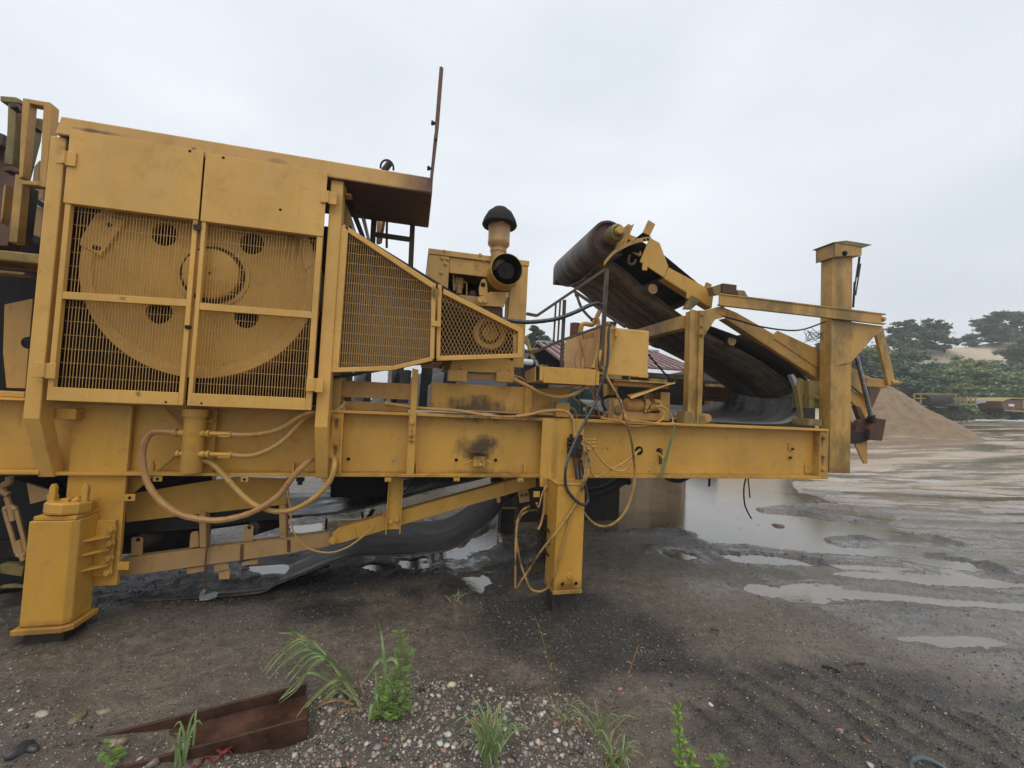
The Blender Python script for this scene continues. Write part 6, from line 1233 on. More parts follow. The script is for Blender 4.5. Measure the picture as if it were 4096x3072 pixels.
rock(ZU, 750, 1107, 16, (.55, .53, .50), 'white oval pebble alone on the dark sand', (1, .7, .55), 21)
rock(ZU, 330, 1027, 18, (.38, .17, .10), 'flat pinkish stone flake below the thin dry stalk', (1, .6, .25), 22)
rock(ZU, 1480, 1268, 26, (.10, .055, .035), 'curled brown leaf-like chip on the ridged sand', (1, .6, .35), 23)
rock(ZU, 1355, 1222, 18, (.30, .15, .10), 'small pinkish elongated stone on the ridged sand', (1, .45, .35), 24)
rock(ZU, 1495, 1400, 18, (.42, .38, .34), 'pale pebble near the bottom edge on the ridged sand', (1, .7, .5), 25)
rock(ZU, 1060, 265, 30, (.13, .075, .05), 'brown clod at the tip of the mud island in the puddle', (1.1, .7, .6), 26, 'mud_clod')
for i, (x0, y0, x1, y1) in enumerate(((1268, 935, 1355, 965), (1380, 935, 1470, 925), (750, 775, 790, 780), (505, 902, 550, 912))):
    a, b = ZU.Z(x0, y0, .03), ZU.Z(x1, y1, .03); a.z = gz(a.x, a.y) + .008; b.z = gz(b.x, b.y) + .008
    single('stick', MB().tube([a, a.lerp(b, .5) + Vector((0, .01, .004)), b], .008 if i == 0 else .006, 6, 3), M['steel'] if i == 0 else M['rail'], ('straight black bar end lying on the sand', 'thin brown stick right of the black bar on the sand', 'short bent twig in the middle of the yard', 'short flat twig on the black sand right of the leg')[i], 'stick')
# rubble on the mud rims round the puddles
# ------------------------------------------------------------------ weeds
def leafmat(name, c0, c1, tr=.25):
    m, nt, b = newmat(name); p = pos(nt); n = noise(nt, p, 30, 3)
    c = ramp(nt, n, (.3, c0), (.7, c1)); nt.links.new(c, b.inputs['Base Color']); b.inputs['Roughness'].default_value = .45
    t = nd(nt, 'ShaderNodeBsdfTranslucent'); nt.links.new(c, t.inputs[0]); ms = nd(nt, 'ShaderNodeMixShader'); ms.inputs[0].default_value = tr
    nt.links.new(b.outputs[0], ms.inputs[1]); nt.links.new(t.outputs[0], ms.inputs[2]); nt.links.new(ms.outputs[0], nt.nodes['Material Output'].inputs[0]); return m
M['grass'] = leafmat('grass_blade', (.15, .225, .08), (.27, .36, .145)); M['dry'] = leafmat('dry_blade', (.28, .16, .06), (.40, .26, .11)); M['fern'] = leafmat('weed_leaf', (.12, .22, .035), (.23, .36, .08))
M['stalk'] = leafmat('stalk', (.16, .15, .06), (.26, .22, .10), .1)
def blade(parent, pts, w, mat, nm='blade', sub=4):
    P = smooth_path(pts, sub); n_ = len(P); V = []; 
    for i, p in enumerate(P):
        d = (P[min(i+1, n_-1)] - P[max(i-1, 0)]).normalized(); t = i/(n_ - 1); ww = w*min(1, .45 + 2.2*t)*(1 - t**3)*.5 + .0006
        s = d.cross(Vector((0, -1, .35))); 
        if s.length < .05: s = Vector((1, 0, 0))
        s.normalize(); k = s.cross(d).normalized()*ww*.35
        V += [p - s*ww + k, p, p + s*ww + k]
    f = [(i*3 + k, i*3 + k + 1, i*3 + k + 4, i*3 + k + 3) for i in range(n_ - 1) for k in range(2)]
    return part(parent, nm, MB().add(V, f, True), M[mat])
gb = ZT.Z(765, 665, .03); gb.z = gz(gb.x, gb.y) - .01
gr = thing('tall_grass_clump', 'tall green grass clump arching left over the rusty beam end', 'grass', gb)
def zt(Y, *xy): return [ZT(xy[i], xy[i+1], Y + .02*math.sin(i)) for i in range(0, len(xy), 2)]
BL = [((765,660, 640,440, 520,290, 410,180, 330,150, 250,100), .016, 'grass', 0), ((520,290, 440,195, 380,180, 300,215, 200,300, 100,425), .020, 'grass', -.04), ((740,630, 600,500, 440,410, 360,430, 270,520, 195,600), .018, 'grass', .03),
      ((700,560, 560,350, 470,275, 380,290, 290,390, 235,455), .018, 'grass', .05), ((720,600, 560,350, 500,310, 420,360, 320,500, 200,595), .019, 'grass', -.08), ((755,640, 660,470, 600,450, 520,500, 410,610, 325,730), .022, 'grass', -.10),
      ((765,660, 650,600, 560,595, 480,630, 420,690, 370,745), .016, 'dry', -.06), ((770,665, 690,655, 620,675, 560,740, 525,830), .014, 'dry', -.12), ((690,545, 620,420, 560,365, 510,360), .016, 'grass', .06), ((740,620, 680,500, 665,400, 660,305), .012, 'grass', .08),
      ((775,560, 745,450, 735,310), .008, 'dry', .03), ((735,610, 620,520, 560,540, 470,640, 430,700), .014, 'grass', .02), ((410,180, 350,160, 270,140, 190,140), .012, 'grass', .04), ((750,640, 670,570, 600,540, 530,560), .014, 'grass', .1), ((760,660, 700,600, 640,580, 590,640, 560,700), .012, 'dry', .1), ((770,660, 735,700, 715,750), .012, 'dry', -.1), ((640,440, 560,330, 430,250, 330,260, 180,380), .015, 'grass', .10)]
for xy, w, mt, dy in BL: blade(gr, zt(gb.y + dy*.6, *xy), w*.8, mt)
for k in range(14):
    xy, w, mt, dy = BL[random.choice((0, 1, 2, 3, 4, 5, 8, 11, 16))]; ox, oy = random.uniform(-40, 40), random.uniform(-25, 45)
    blade(gr, zt(gb.y + random.uniform(-.1, .12), *[v + (ox if i % 2 == 0 else oy)*min(1, i/6) for i, v in enumerate(xy)]), w*random.uniform(.4, .7), random.choice(('grass', 'grass', 'stalk')))
ug = ZT.Z(870, 730, .03); ug.z = gz(ug.x, ug.y) - .01
ugr = thing('upright_grass', 'upright blue-green grass stem with drooping leaves left of the feathery weed', 'grass', ug)
for xy, w in (((880,720, 905,560, 918,390, 905,240, 890,130, 865,40), .013), ((918,350, 895,312, 850,355, 770,480), .018), ((925,330, 965,312, 1000,345, 1008,420), .016), ((880,700, 865,600, 862,500, 855,400), .014), ((860,720, 830,610, 812,720, 800,835), .016), ((900,600, 870,520, 860,600, 870,680), .014)): blade(ugr, zt(ug.y - .05, *xy), w, 'grass')
# feathery weed: pinnate leaves of lobes
def pinnate(seed):
    r = random.Random(seed); mb = MB(); n_ = 7
    def lobe(c, d, L, w):
        s = Vector((-d.y, d.x, 0)); mb.add([c, c + d*L*.5 + s*w + Vector((0, 0, .04)), c + d*L, c + d*L*.5 - s*w + Vector((0, 0, .04))], [(0, 1, 2, 3)])
    for i in range(n_):
        t = i/(n_ - 1); c = Vector((0, t, .12*math.sin(t*3)))
        for sg in (-1, 1):
            a = math.radians(62 - 25*t)*sg; d = Vector((math.sin(a), math.cos(a), r.uniform(-.15, .1))); L = (.42*math.sin(.5 + 2.3*t) + .06)*r.uniform(.8, 1.15); lobe(c, d, L, L*.17)
            lobe(c + d*L*.5, Vector((math.sin(a*.35), math.cos(a*.35), 0)), L*.45, L*.10)
            lobe(c + d*L*.45, Vector((math.sin(a*1.6), math.cos(a*1.6), 0)), L*.4, L*.10)
    lobe(Vector((0, .95, .05)), Vector((0, 1, 0)), .3, .05); return mb.mesh('leaf')
PIN = [pinnate(s) for s in range(3)]
for p_ in PIN: p_.materials.append(M['fern'])
def feathery(z, label, stems, nleaf, lsz, seed, name='feathery_weed'):
    r = random.Random(seed); b = z.Z(stems[0][0], stems[0][1], .02); b.z = gz(b.x, b.y) - .005
    t = thing(name, label, 'weed', b)
    for si, s in enumerate(stems):
        P = [z(s[i], s[i+1], b.y + .05*math.sin(si*2.1)) for i in range(0, len(s), 2)]; P[0].z = min(P[0].z, b.z + .03)
        part(t, 'stem', MB().tube(P, .0035, 5, 4), M['stalk']); SP = smooth_path(P, 10)
        k = max(4, int(nleaf*len(s)/sum(len(q) for q in stems)))
        for i in range(k):
            u = ((i + r.random())/k)**.85; p = SP[min(int(u*len(SP)), len(SP) - 1)]; o = bpy.data.objects.new('leaf', PIN[r.randrange(3)]); col.objects.link(o); o.parent = t
            o.location = p - Vector(t.location); a = r.uniform(0, 6.283); L = lsz*(1.15 - .7*u)*r.uniform(.75, 1.2); o.scale = (L, L, L)
            dr = Vector((math.cos(a), math.sin(a)*.9 - .2, r.uniform(-.15, .55))).normalized(); o.rotation_mode = 'QUATERNION'; q = dr.to_track_quat('Y', 'Z'); o.rotation_quaternion = q
    return t
feathery(ZT, 'bright green feathery weed growing in the gravel right of the tall grass', [(940,745, 950,600, 990,450, 1020,300, 1022,200, 1015,130), (960,740, 920,640, 890,560, 870,420), (980,750, 1040,650, 1060,560, 1050,440), (930,760, 860,730, 800,740, 760,740), (980,760, 1000,720, 985,680, 965,600), (950,740, 900,700, 880,640, 900,500), (990,750, 1060,710, 1085,640), (960,720, 1000,560, 1040,360, 1100,290)], 150, .062, 4)
feathery(ZS, 'small pale green feathery weed at the bottom left edge', [(790,1040, 760,980, 740,920, 715,880), (780,1050, 800,990, 820,940), (770,1050, 720,1020, 690,990)], 34, .04, 5)
feathery(ZU, 'small feathery weed sprouting at the bottom edge right of the leafy stem', [(790,1420, 785,1390, 790,1355), (790,1425, 760,1400, 745,1385), (795,1425, 815,1395, 825,1375)], 26, .035, 6)
def tuft(z, x, y, label, n_, h, spread, seed, mats=('grass',), lean=0, w=.008, name='grass_tuft'):
    r = random.Random(seed); b = z.Z(x, y, .02); b.z = gz(b.x, b.y) - .005; t = thing(name, label, 'grass', b)
    for i in range(n_):
        a = r.uniform(0, 6.283); s = spread*r.uniform(.25, 1); H = h*r.uniform(.55, 1.1); d = Vector((math.cos(a)*s + lean, math.sin(a)*s, 0)); o = Vector(b) + Vector((r.uniform(-.03, .03), r.uniform(-.03, .03), 0))
        blade(t, [o, o + d*.25 + Vector((0, 0, H*.5)), o + d*.65 + Vector((0, 0, H*.9)), o + d + Vector((0, 0, H*(.95 if s < .6*spread else .75)))], w*r.uniform(.7, 1.2), r.choice(mats), sub=3)
    return t
tuft(ZT, 1620, 1085, 'spiky bright green grass tuft at the bottom edge below the tan stone', 42, .22, .17, 1, ('grass', 'grass', 'grass', 'stalk'))
tuft(ZU, 290, 1440, 'low grass tuft at the bottom edge left of the leafy stem', 26, .15, .14, 2, ('grass', 'grass', 'stalk'))
tuft(ZU, 230, 1290, 'sparse reddish dry grass tuft on the right part of the gravel bank', 16, .17, .2, 3, ('dry', 'stalk', 'grass'), w=.005)
tuft(ZS, 1250, 1045, 'slender green grass shoot growing through the rusty beam', 9, .21, .07, 4, ('grass',), w=.011)
tuft(ZR, 1445, 1110, 'tiny sprawling grass by the wet patch under the beam', 11, .07, .14, 5, ('stalk', 'grass'), w=.004)
tuft(ZT, 2130, 800, 'thin wiry grass on the right rim of the gravel bank', 12, .12, .16, 6, ('stalk', 'dry', 'grass'), w=.004)
def stalk(z, xy, label, leaves=0, seed=1, nm='dry_stalk', cat='stalk', r_=.0028, mat='stalk', lw=.014):
    b = z.Z(xy[0], xy[1], .02); b.z = gz(b.x, b.y) - .004; t = thing(nm, label, cat, b); P = [z(xy[i], xy[i+1], b.y) for i in range(0, len(xy), 2)]; P[0] = b.copy()
    part(t, 'stem', MB().tube(P, r_, 5, 4), M[mat]); SP = smooth_path(P, 8); r = random.Random(seed)
    for i in range(leaves):
        p = SP[int((.1 + .88*i/leaves)*(len(SP) - 1))]; a = i*2.4 + r.random(); L = r.uniform(.025, .05)*(1.2 - .6*i/leaves); d = Vector((math.cos(a), math.sin(a), .45)).normalized()*L
        blade(t, [p, p + d*.5 + Vector((0, 0, .004)), p + d - Vector((0, 0, .006))], lw, 'fern' if mat != 'dry' else 'dry', 'leaf', 3)
    return t
stalk(ZT, (2045, 400, 2030, 330, 2005, 230, 1970, 110, 1940, 30), 'thin dry grass stalk standing alone before the right leg', 3, 2, lw=.006)
stalk(ZU, (355, 1015, 380, 950, 400, 890, 412, 855), 'short dry stalk above the pink stone flake', 3, 3, lw=.006, mat='dry')
stalk(ZU, (610, 1430, 605, 1340, 600, 1230, 595, 1110), 'leafy light green upright weed at the bottom edge', 24, 4, 'leafy_weed', 'weed', .004, lw=.024)
stalk(ZU, (640, 1430, 655, 1380, 660, 1340), 'short leafy sprig right beside the upright leafy weed', 10, 5, 'leafy_weed', 'weed', .003, lw=.02)
# ------------------------------------------------------------------ background
def hit(z, x, y):
    d = z.ray(x, y).normalized(); t = 2.
    while t < 300:
        p = d*t; 
        if HCAM + p.z < float(base_z(p.x, p.y)): break
        t += .1
    return Vector((p.x, p.y, float(base_z(p.x, p.y))))
M['pile'] = simple('damp_sand', (.14, .092, .050), (.25, .172, .100), (.7, .9), 2.6, bmp=.8)
M['sandbank'] = simple('pale_sand', (.33, .255, .18), (.50, .41, .31), (.8, .95), .35, stretch=(.5, .5, 3), bmp=.4)
M['coalheap'] = simple('coal', (.010, .010, .011), (.034, .034, .036), (.5, .8), 2.5, bmp=.6)
M['hillgreen'] = simple('hill_growth', (.045, .07, .025), (.10, .13, .05), (.7, .9), .6)
M['leafd'] = leafmat('dark_foliage', (.06, .095, .05), (.13, .175, .09), .25); M['leafl'] = leafmat('light_foliage', (.12, .175, .055), (.225, .285, .10), .25)
M['bark'] = simple('bark', (.03, .025, .02), (.07, .06, .05), (.8, .9), 6)
def mound(name, c, R, h, mat, label, cat, pw=1.15, n=150, m=44, ell=1., seed=0):
    t, a = np.meshgrid(np.linspace(0, 1, m + 1), np.arange(n)*2*math.pi/n, indexing='ij')
    g = fbm(np.cos(a)*9 + 50, np.sin(a)*9 + 50 + t*1.2, 1., 4, seed + 1) - .5
    r = R*t*(1 + .07*np.sin(3*a + seed) + .04*np.sin(7*a) + .05*g); x = c.x + r*np.cos(a)*ell; y = c.y + r*np.sin(a)
    z = c.z - .15 + h*np.maximum(0, 1 - t**pw) + h*.045*g*np.sin(np.clip(t, 0, 1)*math.pi)**.7 + (fbm(x, y, 1.6, 5, 3) - .5)*.34*(t < .97)*min(1, h*.3)
    V = np.stack([x, y, z], -1).reshape(-1, 3).tolist()
    F = [(j*n + i, j*n + (i+1) % n, (j+1)*n + (i+1) % n, (j+1)*n + i) for j in range(m) for i in range(n)]
    return single(name, MB().add(V, F, True), M[mat], label, cat)
toe = hit(ZV, 1380, 1490); pk0 = hit(ZV, 560, 1500); pc_ = pk0 + Vector((1.2, 2.2, 0)); top = ZV(500, 1010, pc_.y); R_ = (toe.xy - Vector((top.x, pc_.y))).length
mound('sand_heap', Vector((top.x, pc_.y, pk0.z)), R_*.98, top.z - pk0.z + .25, 'pile', 'brown sand heap behind the end column', 'sand heap', 1.02)
# hillside: green foot, sandy ridge
sx = np.linspace(-1200, 2700, 60); rid = np.interp(sx, [-1200, -400, 300, 900, 1250, 1500, 1800, 2200, 2700], [760, 720, 640, 622, 625, 585, 560, 540, 560])
rows = []
for t in np.linspace(0, 1, 16):
    row = []
    for x, ry in zip(sx, rid):
        Yp = 24 + 16*t; yy = 1345 + (ry - 1345)*(t**.9)
        q = ZV(x, yy, Yp); q.z += .5*(float(fbm(np.array([q.x]), np.array([q.y]), .12, 3, 1)[0]) - .5)*(0.2 + t); row.append(q)
    rows.append(row)
rows.append([p + Vector((0, 14, -1.)) for p in rows[-1]]); rows.append([p + Vector((0, 30, -9.)) for p in rows[-1]])
hm = loft(rows); structure('hillside', hm, M['sandbank'])
def leafcards(blobs, n_, size, seed, clumps=30):
    """leaf clumps spread through ellipsoid blobs (centre, radii, weight)"""
    r = np.random.default_rng(seed); w = np.array([b[2] for b in blobs]); w = w/w.sum(); idx = r.choice(len(blobs), n_, p=w)
    c = np.array([tuple(b[0]) for b in blobs])[idx]; R = np.array([tuple(b[1]) for b in blobs])[idx]
    K = clumps; sd_ = r.normal(size=(len(blobs), K, 3)); sd_ /= np.linalg.norm(sd_, axis=2)[..., None]; sd_ *= r.random((len(blobs), K, 1))**.4
    ci = r.integers(K, size=n_); sub_ = sd_[idx, ci]; d = r.normal(size=(n_, 3)); d[:, 2] *= .75
    p = c + R*(sub_*.95) + d*R*(1.2/K**.5)*.7*(.4 + 1.1*r.random((n_, 1))**2)
    a = r.normal(size=(n_, 3)); a /= np.linalg.norm(a, axis=1)[:, None]; b = np.cross(a, r.normal(size=(n_, 3))); b /= np.linalg.norm(b, axis=1)[:, None]
    a[:, 2] *= .5; s = size*(.5 + r.random((n_, 1)))
    V = np.stack([p - a*s, p - b*s*.55 + a*s*.1, p + a*s, p + b*s*.55 + a*s*.1], 1).reshape(-1, 3); return V, np.arange(n_*4).reshape(-1, 4)
def tree(name, label, base, blobs, n_, size, seed, mat='leafd', tr=.18, limbs=5, group='trees on the hill'):
    t = thing(name, label, 'tree', base, group); V, F = leafcards(blobs, n_, size, seed); part(t, 'crown', make_mesh('crown', V, F, None, False), M[mat])
    top = max(blobs, key=lambda b: b[0][2])[0]; mb = MB(); r = random.Random(seed); base = Vector(base); mid = base.lerp(Vector(top), .35)
    mb.tube([base - Vector((0, 0, .3)), mid, Vector(top)], tr*.5, 6, 3)
    for b in blobs[:limbs + 3]: mb.tube([base.lerp(Vector(top), r.uniform(.25, .6)), base.lerp(Vector(b[0]), .8) + Vector((0, 0, .3)), Vector(b[0])], tr*.35, 5, 3)
    part(t, 'trunk', mb, M['bark']); return t
def tpx(name, label, z, Y, basexy, blobpx, n_, size, seed, mat='leafd', tr=.2, group='trees on the hill'):
    k = lambda x, y: z(x, y, Y)
    one = (z(101, 100, Y) - z(100, 100, Y)).length
    blobs = []
    for i, (x, y, rx, ry) in enumerate(blobpx):
        q = k(x, y); q.y += (i % 3 - 1)*rx*one*.5; blobs.append((q, (rx*one, rx*one*.8, ry*one), rx*ry))
    return tree(name, label, k(*basexy), blobs, n_, size, seed, mat, tr, group=group)
tpx('hill_tree', 'dark spreading tree on the ridge right of the end column', ZV, 38, (880, 660), [(880,400,110,50), (790,440,110,40), (960,450,130,45), (850,500,150,45), (1000,520,100,40), (900,580,160,45), (760,580,90,40), (1010,600,110,30)], 9000, .17, 1)
tpx('hill_tree', 'lighter open-crowned tree next to the end column linkage', ZV, 37, (640, 660), [(640,385,90,35), (580,430,70,30), (700,450,90,35), (600,500,100,40), (540,540,90,35), (680,560,100,40), (590,600,120,30)], 5000, .16, 2)
tpx('hill_tree', 'thin ragged tree at the end of the left tree group on the ridge', ZV, 38.5, (1090, 640), [(1090,420,40,30), (1060,470,55,25), (1140,520,80,22), (1090,560,90,30), (1170,540,50,20), (1120,600,80,22)], 2600, .15, 3)
tpx('hill_tree', 'broad dark tree standing on the pale sandy ridge', ZV, 40, (1560, 590), [(1620,300,110,45), (1530,350,120,50), (1640,390,140,50), (1480,430,110,45), (1590,460,150,50), (1420,520,100,45), (1560,530,160,40), (1380,570,80,30)], 11000, .18, 4)
tpx('hill_tree', 'dark tree at the right edge on the sandy ridge', ZV, 40, (1830, 570), [(1770,310,80,45), (1850,340,90,55), (1790,420,110,60), (1900,440,100,60), (1820,500,120,50), (1740,520,80,40), (1980,420,120,80)], 11000, .18, 5)
tpx('hill_tree', 'dark feathery tree in front of the sandy ridge at the right edge', ZV, 33, (1900, 830), [(1880,560,80,40), (1830,620,110,40), (1780,660,90,30), (1900,680,120,50), (1850,740,90,40), (1960,640,120,90)], 7000, .16, 6)
tpx('far_tree', 'small tree top showing between the tie bar and the conveyor', ZL, 30, (1900, 640), [(1880,500,60,30), (1850,540,60,28), (1930,540,70,40), (1890,580,90,40)], 3000, .15, 7)
tpx('far_tree', 'dark bushy tree showing between the engine and the handrail', ZW, 26, (480, 600), [(500,240,50,40), (560,300,80,35), (500,340,110,45), (580,400,120,50), (480,440,120,60), (640,470,110,40)], 8000, .14, 8)
tpx('far_tree', 'pale tree line beyond the coal heap behind the handrail', ZW, 32, (780, 560), [(740,460,90,40), (820,520,100,50), (880,500,90,40), (700,530,90,40), (960,530,90,40)], 6000, .16, 9, 'leafl')
# thicket covering the lower hill, one mass
TH = [];
def th(x, y, rx, ry, Y, k):
    q = ZV(x, y, Y); one = (ZV(101, 100, Y) - ZV(100, 100, Y)).length; TH.append((q, (rx*one, rx*one*.7, ry*one), rx*ry, k))
for x, y, rx, ry, Y, k in ((340,700,150,90,27,1), (250,800,140,120,26,0), (480,760,160,120,27,0), (760,700,170,80,29,0), (700,800,200,110,28,0), (900,860,180,110,27,0), (560,900,200,120,25,0), (760,960,200,110,25,0), (1150,860,170,90,27,1), (1100,960,180,100,26,1), (1300,800,160,80,28,1), (1350,920,200,100,26,1), (1500,840,160,80,28,1), (1560,960,200,100,26,1), (1720,900,180,90,27,0), (1780,820,120,50,28,0), (1850,960,180,110,26,1), (1200,1050,200,60,25,1), (1500,1060,200,60,25,1), (1750,1060,180,60,25,1), (680,1020,140,80,23,0), (820,1060,150,80,23,0), (620,1000,120,60,22,0), (2050,900,220,200,27,0), (2300,900,260,240,27,0), (120,850,180,160,27,0), (-200,900,250,200,27,0), (400,1100,300,80,25,0)): th(x, y, rx, ry, Y, k)
for kk, nm, mt, lb in ((0, 'thicket', 'leafd', 'dark green thicket covering the foot of the hill'), (1, 'thicket', 'leafl', 'lighter green scrub mass below the sandy ridge')):
    bl = [(a, b, c) for a, b, c, k in TH if k == kk]; V, F = leafcards(bl, 70000 if kk == 0 else 56000, .14, 20 + kk, 30); o = part(None, nm, make_mesh(nm, V, F, None, False), M[mt]); o['kind'] = 'stuff'; o['label'] = lb; o['category'] = 'thicket'
M['leafy'] = leafmat('roadside_growth', (.10, .145, .045), (.20, .24, .09), .15)
bl = []
for x in range(900, 2500, 90):
    q = ZV(x, 1290 + 25*math.sin(x), 22.5 + (x % 3)*.4); one = .02; bl.append((q, (1.5, .8, .45 + .2*math.sin(x*.3)), 1))
V, F = leafcards(bl, 12000, .13, 33); o = part(None, 'roadside_growth', make_mesh('roadside_growth', V, F, None, False), M['leafy']); o['kind'] = 'stuff'; o['label'] = 'low yellowish green growth along the far yard edge'; o['category'] = 'undergrowth'
# green screening machine with a black roller
M['gpaint'] = simple('green_paint', (.02, .07, .035), (.04, .12, .06), (.5, .7), 3); M['ypaint'] = simple('pale_yellow_paint', (.22, .17, .045), (.34, .27, .08), (.5, .7), 3)
YM = 21.3
gmch = thing('screening_machine', 'distant green machine with yellow railings and a big black roller', 'machine', ZV(1100, 1250, YM))
def vb_(nm, x0, y0, x1, y1, mat, th_=.6, Y=YM): return boxp(gmch, nm, ZV, x0, y0, x1, y1, Y, th_, M[mat], .01)
vb_('bed', 820, 1188, 1420, 1218, 'gpaint', 1.6); vb_('box', 1140, 1100, 1215, 1190, 'gpaint', 1.2); vb_('leg', 1235, 1215, 1300, 1265, 'steel'); vb_('leg', 860, 1215, 940, 1240, 'steel')
part(gmch, 'roller', MB().cyl(ZV(890, 1148, YM - .2), ZV(1120, 1145, YM - .2), .34, n=24), M['black'], .02)
for x in (782, 850, 1145, 1207, 1245, 1320, 1360, 1410): part(gmch, 'rail_post', MB().beam(ZV(x, 1085 if x < 1230 else 1110, YM - .3), ZV(x, 1190, YM - .3), .07, .07), M['ypaint'])
for x0, y0, x1, y1 in ((780, 1086, 1240, 1090), (780, 1130, 890, 1132), (1145, 1140, 1210, 1142), (1240, 1190, 1400, 1192)): part(gmch, 'rail', MB().beam(ZV(x0, y0, YM - .3), ZV(x1, y1, YM - .3), .07, .07), M['ypaint'])
part(gmch, 'drawbar', MB().beam(ZV(1400, 1170, YM), ZV(1500, 1155, YM), .2, .25).beam(ZV(1420, 1230, YM), ZV(1400, 1180, YM), .1, .1), M['galv'])
blk = hit(ZV, 1120, 1385); single('concrete_block', MB().box(*(lambda p, q: (p.x, q.x, blk.y, blk.y + 1., q.z - .1, p.z))(ZV(1048, 1328, blk.y), ZV(1200, 1385, blk.y))), simple('weathered_concrete', (.14, .11, .085), (.26, .21, .16), (.8, .9), 2), 'grey-brown concrete block at the toe of the sand heap', 'block', bevel=.05)
trk = thing('rusty_skip', 'rust-brown skip with curved yellow roof at the right edge', 'skip', ZV(1800, 1300, 21))
plate(trk, 'body', pl(ZV, 1670,1170, 1690,1150, 2050,1150, 2050,1240, 1690,1240), 21, 2.0, M['rustl'], .02); plate(trk, 'roof', pl(ZV, 1690,1160, 1730,1132, 1800,1122, 1900,1128, 2050,1135, 2050,1150, 1900,1142, 1800,1136, 1735,1148), 20.9, 2.2, M['ypaint'], .01)
boxp(trk, 'plate', ZV, 1748, 1188, 1806, 1216, 20.97, .02, M['white']); boxp(trk, 'undercarriage', ZV, 1700, 1240, 2050, 1290, 21.1, 1.6, M['steel']); boxp(trk, 'strip', ZV, 1700, 1258, 2050, 1266, 21.05, .04, M['tan']); boxp(trk, 'corner_post', ZV, 1893, 1150, 1904, 1240, 20.95, .05, M['ypaint'])
# coal heap, shed and machines standing behind the crusher
mound('coal_heap', Vector((ZW(420, 700, 15).x, 16.5, 0)), 5.4, ZW(560, 545, 16.5).z + .15, 'coalheap', 'long black coal heap behind the handrail', 'coal heap', 1.6, ell=1.5, seed=2)
YS = 9.0
shed = thing('shed', 'low weathered shed with red-brown corrugated roof behind the oil tank', 'shed', (ZO(1500, 900, YS).x, YS, 0))
x0s, x1s = ZO(600, 900, YS).x, ZO(1785, 900, YS).x; zr = ZO(1500, 505, YS + 1.6).z; ze = ZO(1600, 668, YS - .3).z
M['shedwall'] = simple('shed_wall', (.10, .068, .045), (.235, .18, .125), (.7, .9), 2.4, stretch=(3, 3, .4)); M['seam'] = simple('pale_seam', (.20, .12, .115), (.36, .27, .26), (.45, .6), 2); M['shedroof'] = simple('shed_roof', (.085, .026, .026), (.15, .05, .048), (.45, .6), 1.5)
part(shed, 'wall', MB().box(x0s, x1s - .95, YS, YS + 3.2, 0, ze - .05).box(x1s - .95, x1s - .12, YS + .6, YS + 3.2, 0, ze - .05).box(x1s - .12, x1s, YS, YS + 3.2, 0, ze - .05).box(x1s - .95, x1s - .12, YS, YS + .1, 1.95, ze - .05), M['shedwall'])
rf_ = part(shed, 'roof', MB().ext([(x0s - .2, YS - .35, ze), (x1s + .12, YS - .35, ze), (x1s + .12, YS + 1.6, zr), (x0s - .2, YS + 1.6, zr)], (0, 0, .03)).ext([(x0s - .2, YS + 3.5, ze), (x1s + .12, YS + 3.5, ze), (x1s + .12, YS + 1.6, zr), (x0s - .2, YS + 1.6, zr)], (0, 0, .03)), M['shedroof'])
xx = x0s - .15
while xx < x1s + .1:
    part(rf_, 'seam', MB().beam((xx, YS - .36, ze + .035), (xx, YS + 1.6, zr + .035), .045, .05), M['seam']); xx += .19
part(rf_, 'ridge_cap', MB().beam((x0s - .2, YS + 1.6, zr + .05), (x1s + .12, YS + 1.6, zr + .05), .2, .05), M['galv'])
part(shed, 'barge_board', MB().beam((x1s + .14, YS - .36, ze - .06), (x1s + .14, YS + 1.6, zr - .06), .03, .18), M['rustl'])
part(shed, 'eave_panel', MB().box(x1s - .95, x1s + .1, YS - .03, YS - .002, 1.95, 2.3), simple('peeling_panel', (.06, .08, .07), (.17, .18, .155), (.7, .9), 5))
single('plastic_can', MB().box(*(lambda p, q: (p.x, q.x, YS + .1, YS + .35, q.z, p.z))(ZO(1650, 1028, YS + .1), ZO(1715, 1062, YS + .1))).cyl(ZO(1680, 1030, YS + .2), ZO(1680, 1020, YS + .2), .05, n=10), M['plastic'], 'white plastic can in the shed opening right of the pump', 'can', bevel=.03)
single('old_tyre', MB().lathe([(.14, 0), (.26, .0), (.28, .05), (.28, .13), (.26, .18), (.14, .18)], ZO(1625, 1030, YS + .25), (0.2, 1, 0), 24), M['galv'], 'dusty grey tyre leaning in the shed opening', 'tyre')
tl_ = thing('teal_machine', 'dark teal machine body standing on the far deck below the step tray', 'machine', (1.6, 5.6, 1.0))
boxp(tl_, 'body', ZO, 640, 830, 1060, 1120, 5.6, .8, M['teal'], .01); boxp(tl_, 'door', ZO, 700, 880, 860, 1100, 5.585, .015, M['teal'], .004); boxp(tl_, 'label_plate', ZO, 792, 1020, 808, 1052, 5.57, .014, M['white'])
part(tl_, 'skid', MB().box(1.5, 3.0, 5.6, 6.4, 0, ZO(800, 1122, 5.6).z), M['steel'])
single('steel_upright', MB().box(*(lambda p, q: (p.x, q.x, 5.2, 5.28, q.z, p.z))(ZO(905, 800, 5.2), ZO(965, 1110, 5.2))), M['rustl'], 'rust-brown upright post behind the black hose', 'post')
ldr = thing('wheel_loader', 'white and yellow loader partly hidden behind the step tray', 'loader', (ZW(450, 900, 10).x, 10, 0))
boxp(ldr, 'cab', ZW, 330, 678, 505, 780, 10, 1.4, M['white'], .06); plate(ldr, 'boom', pl(ZW, 385,340, 410,345, 470,545, 530,680, 500,690, 440,540), 10.2, .2, M['ypaint'], .02); plate(ldr, 'boom_link', pl(ZW, 415,540, 560,515, 570,535, 470,560), 10.1, .2, M['ypaint'])
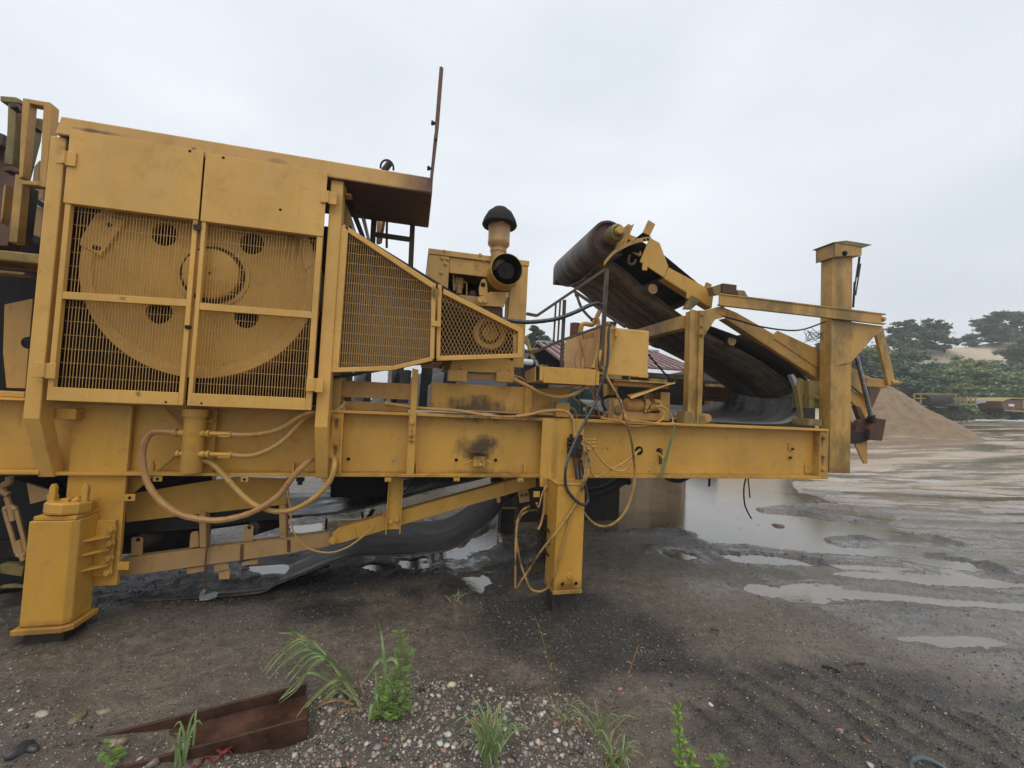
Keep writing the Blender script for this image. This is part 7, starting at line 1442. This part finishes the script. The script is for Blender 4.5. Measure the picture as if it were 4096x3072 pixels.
boxp(ldr, 'body', ZW, 320, 780, 900, 1500, 10.1, 1.6, M['soot'], .05); plate(ldr, 'pipework', pl(ZW, 510,690, 545,700, 580,780, 540,790), 10, .1, M['galv'])
plate(ldr, 'fender', pl(ZW, 600,790, 640,760, 660,780, 710,765, 720,795), 10, .3, M['ypaint'])
scr = thing('scrap_pile', 'dark jumble of scrap metal behind the chassis left of the engine', 'scrap', (-.2, 7.5, 0))
for i in range(14):
    r = random.Random(i); x = -1.2 + i*.14; h = 1.9 + r.random()*.55; part(scr, 'scrap_piece', MB().beam((x, 7.3 + r.random()*.8, 0), (x + r.uniform(-.4, .4), 7.5 + r.random()*.6, h), r.uniform(.06, .3), r.uniform(.04, .15)), M[r.choice(('steel', 'soot', 'soot', 'galv', 'rust'))])
# rubble heap seen below the beam
for i in range(16):
    r = random.Random(i + 50); v, f = stone_mesh(200 + i, ICO2, (1, .8, .7), .3); s_ = r.uniform(.08, .2); x, y = -.75 + r.random()*1.1, 7.2 + r.random()*.8
    me_ = make_mesh('rubble_stone', v*s_, f, np.repeat(np.array([(.20, .19, .18)])*r.uniform(.7, 1.4), len(v), 0)); me_.materials.append(M['stone']); o = bpy.data.objects.new('rubble_stone', me_); col.objects.link(o); o.location = (x, y, gz(x, y) + s_*.3); o['label'] = 'grey rubble stone in the row beyond the crusher, seen below the beam'; o['category'] = 'stone'; o['group'] = 'rubble beyond the crusher'
# ------------------------------------------------------------------ rain haze
hz = MB().box(-275, 335, -75, 440, -3.0, 34)
ho = part(None, 'haze', hz, None); ho['kind'] = 'stuff'; ho['label'] = 'thin grey rain haze over the whole yard'; ho['category'] = 'haze'
hm_ = bpy.data.materials.new('haze'); hm_.use_nodes = True; nt = hm_.node_tree; nt.nodes.remove(nt.nodes['Principled BSDF'])
pv = nt.nodes.new('ShaderNodeVolumePrincipled'); pv.inputs['Color'].default_value = (.96, .975, .99, 1); pv.inputs['Density'].default_value = .0026; pv.inputs['Anisotropy'].default_value = .2
nt.links.new(pv.outputs[0], nt.nodes['Material Output'].inputs['Volume']); ho.data.materials.append(hm_)
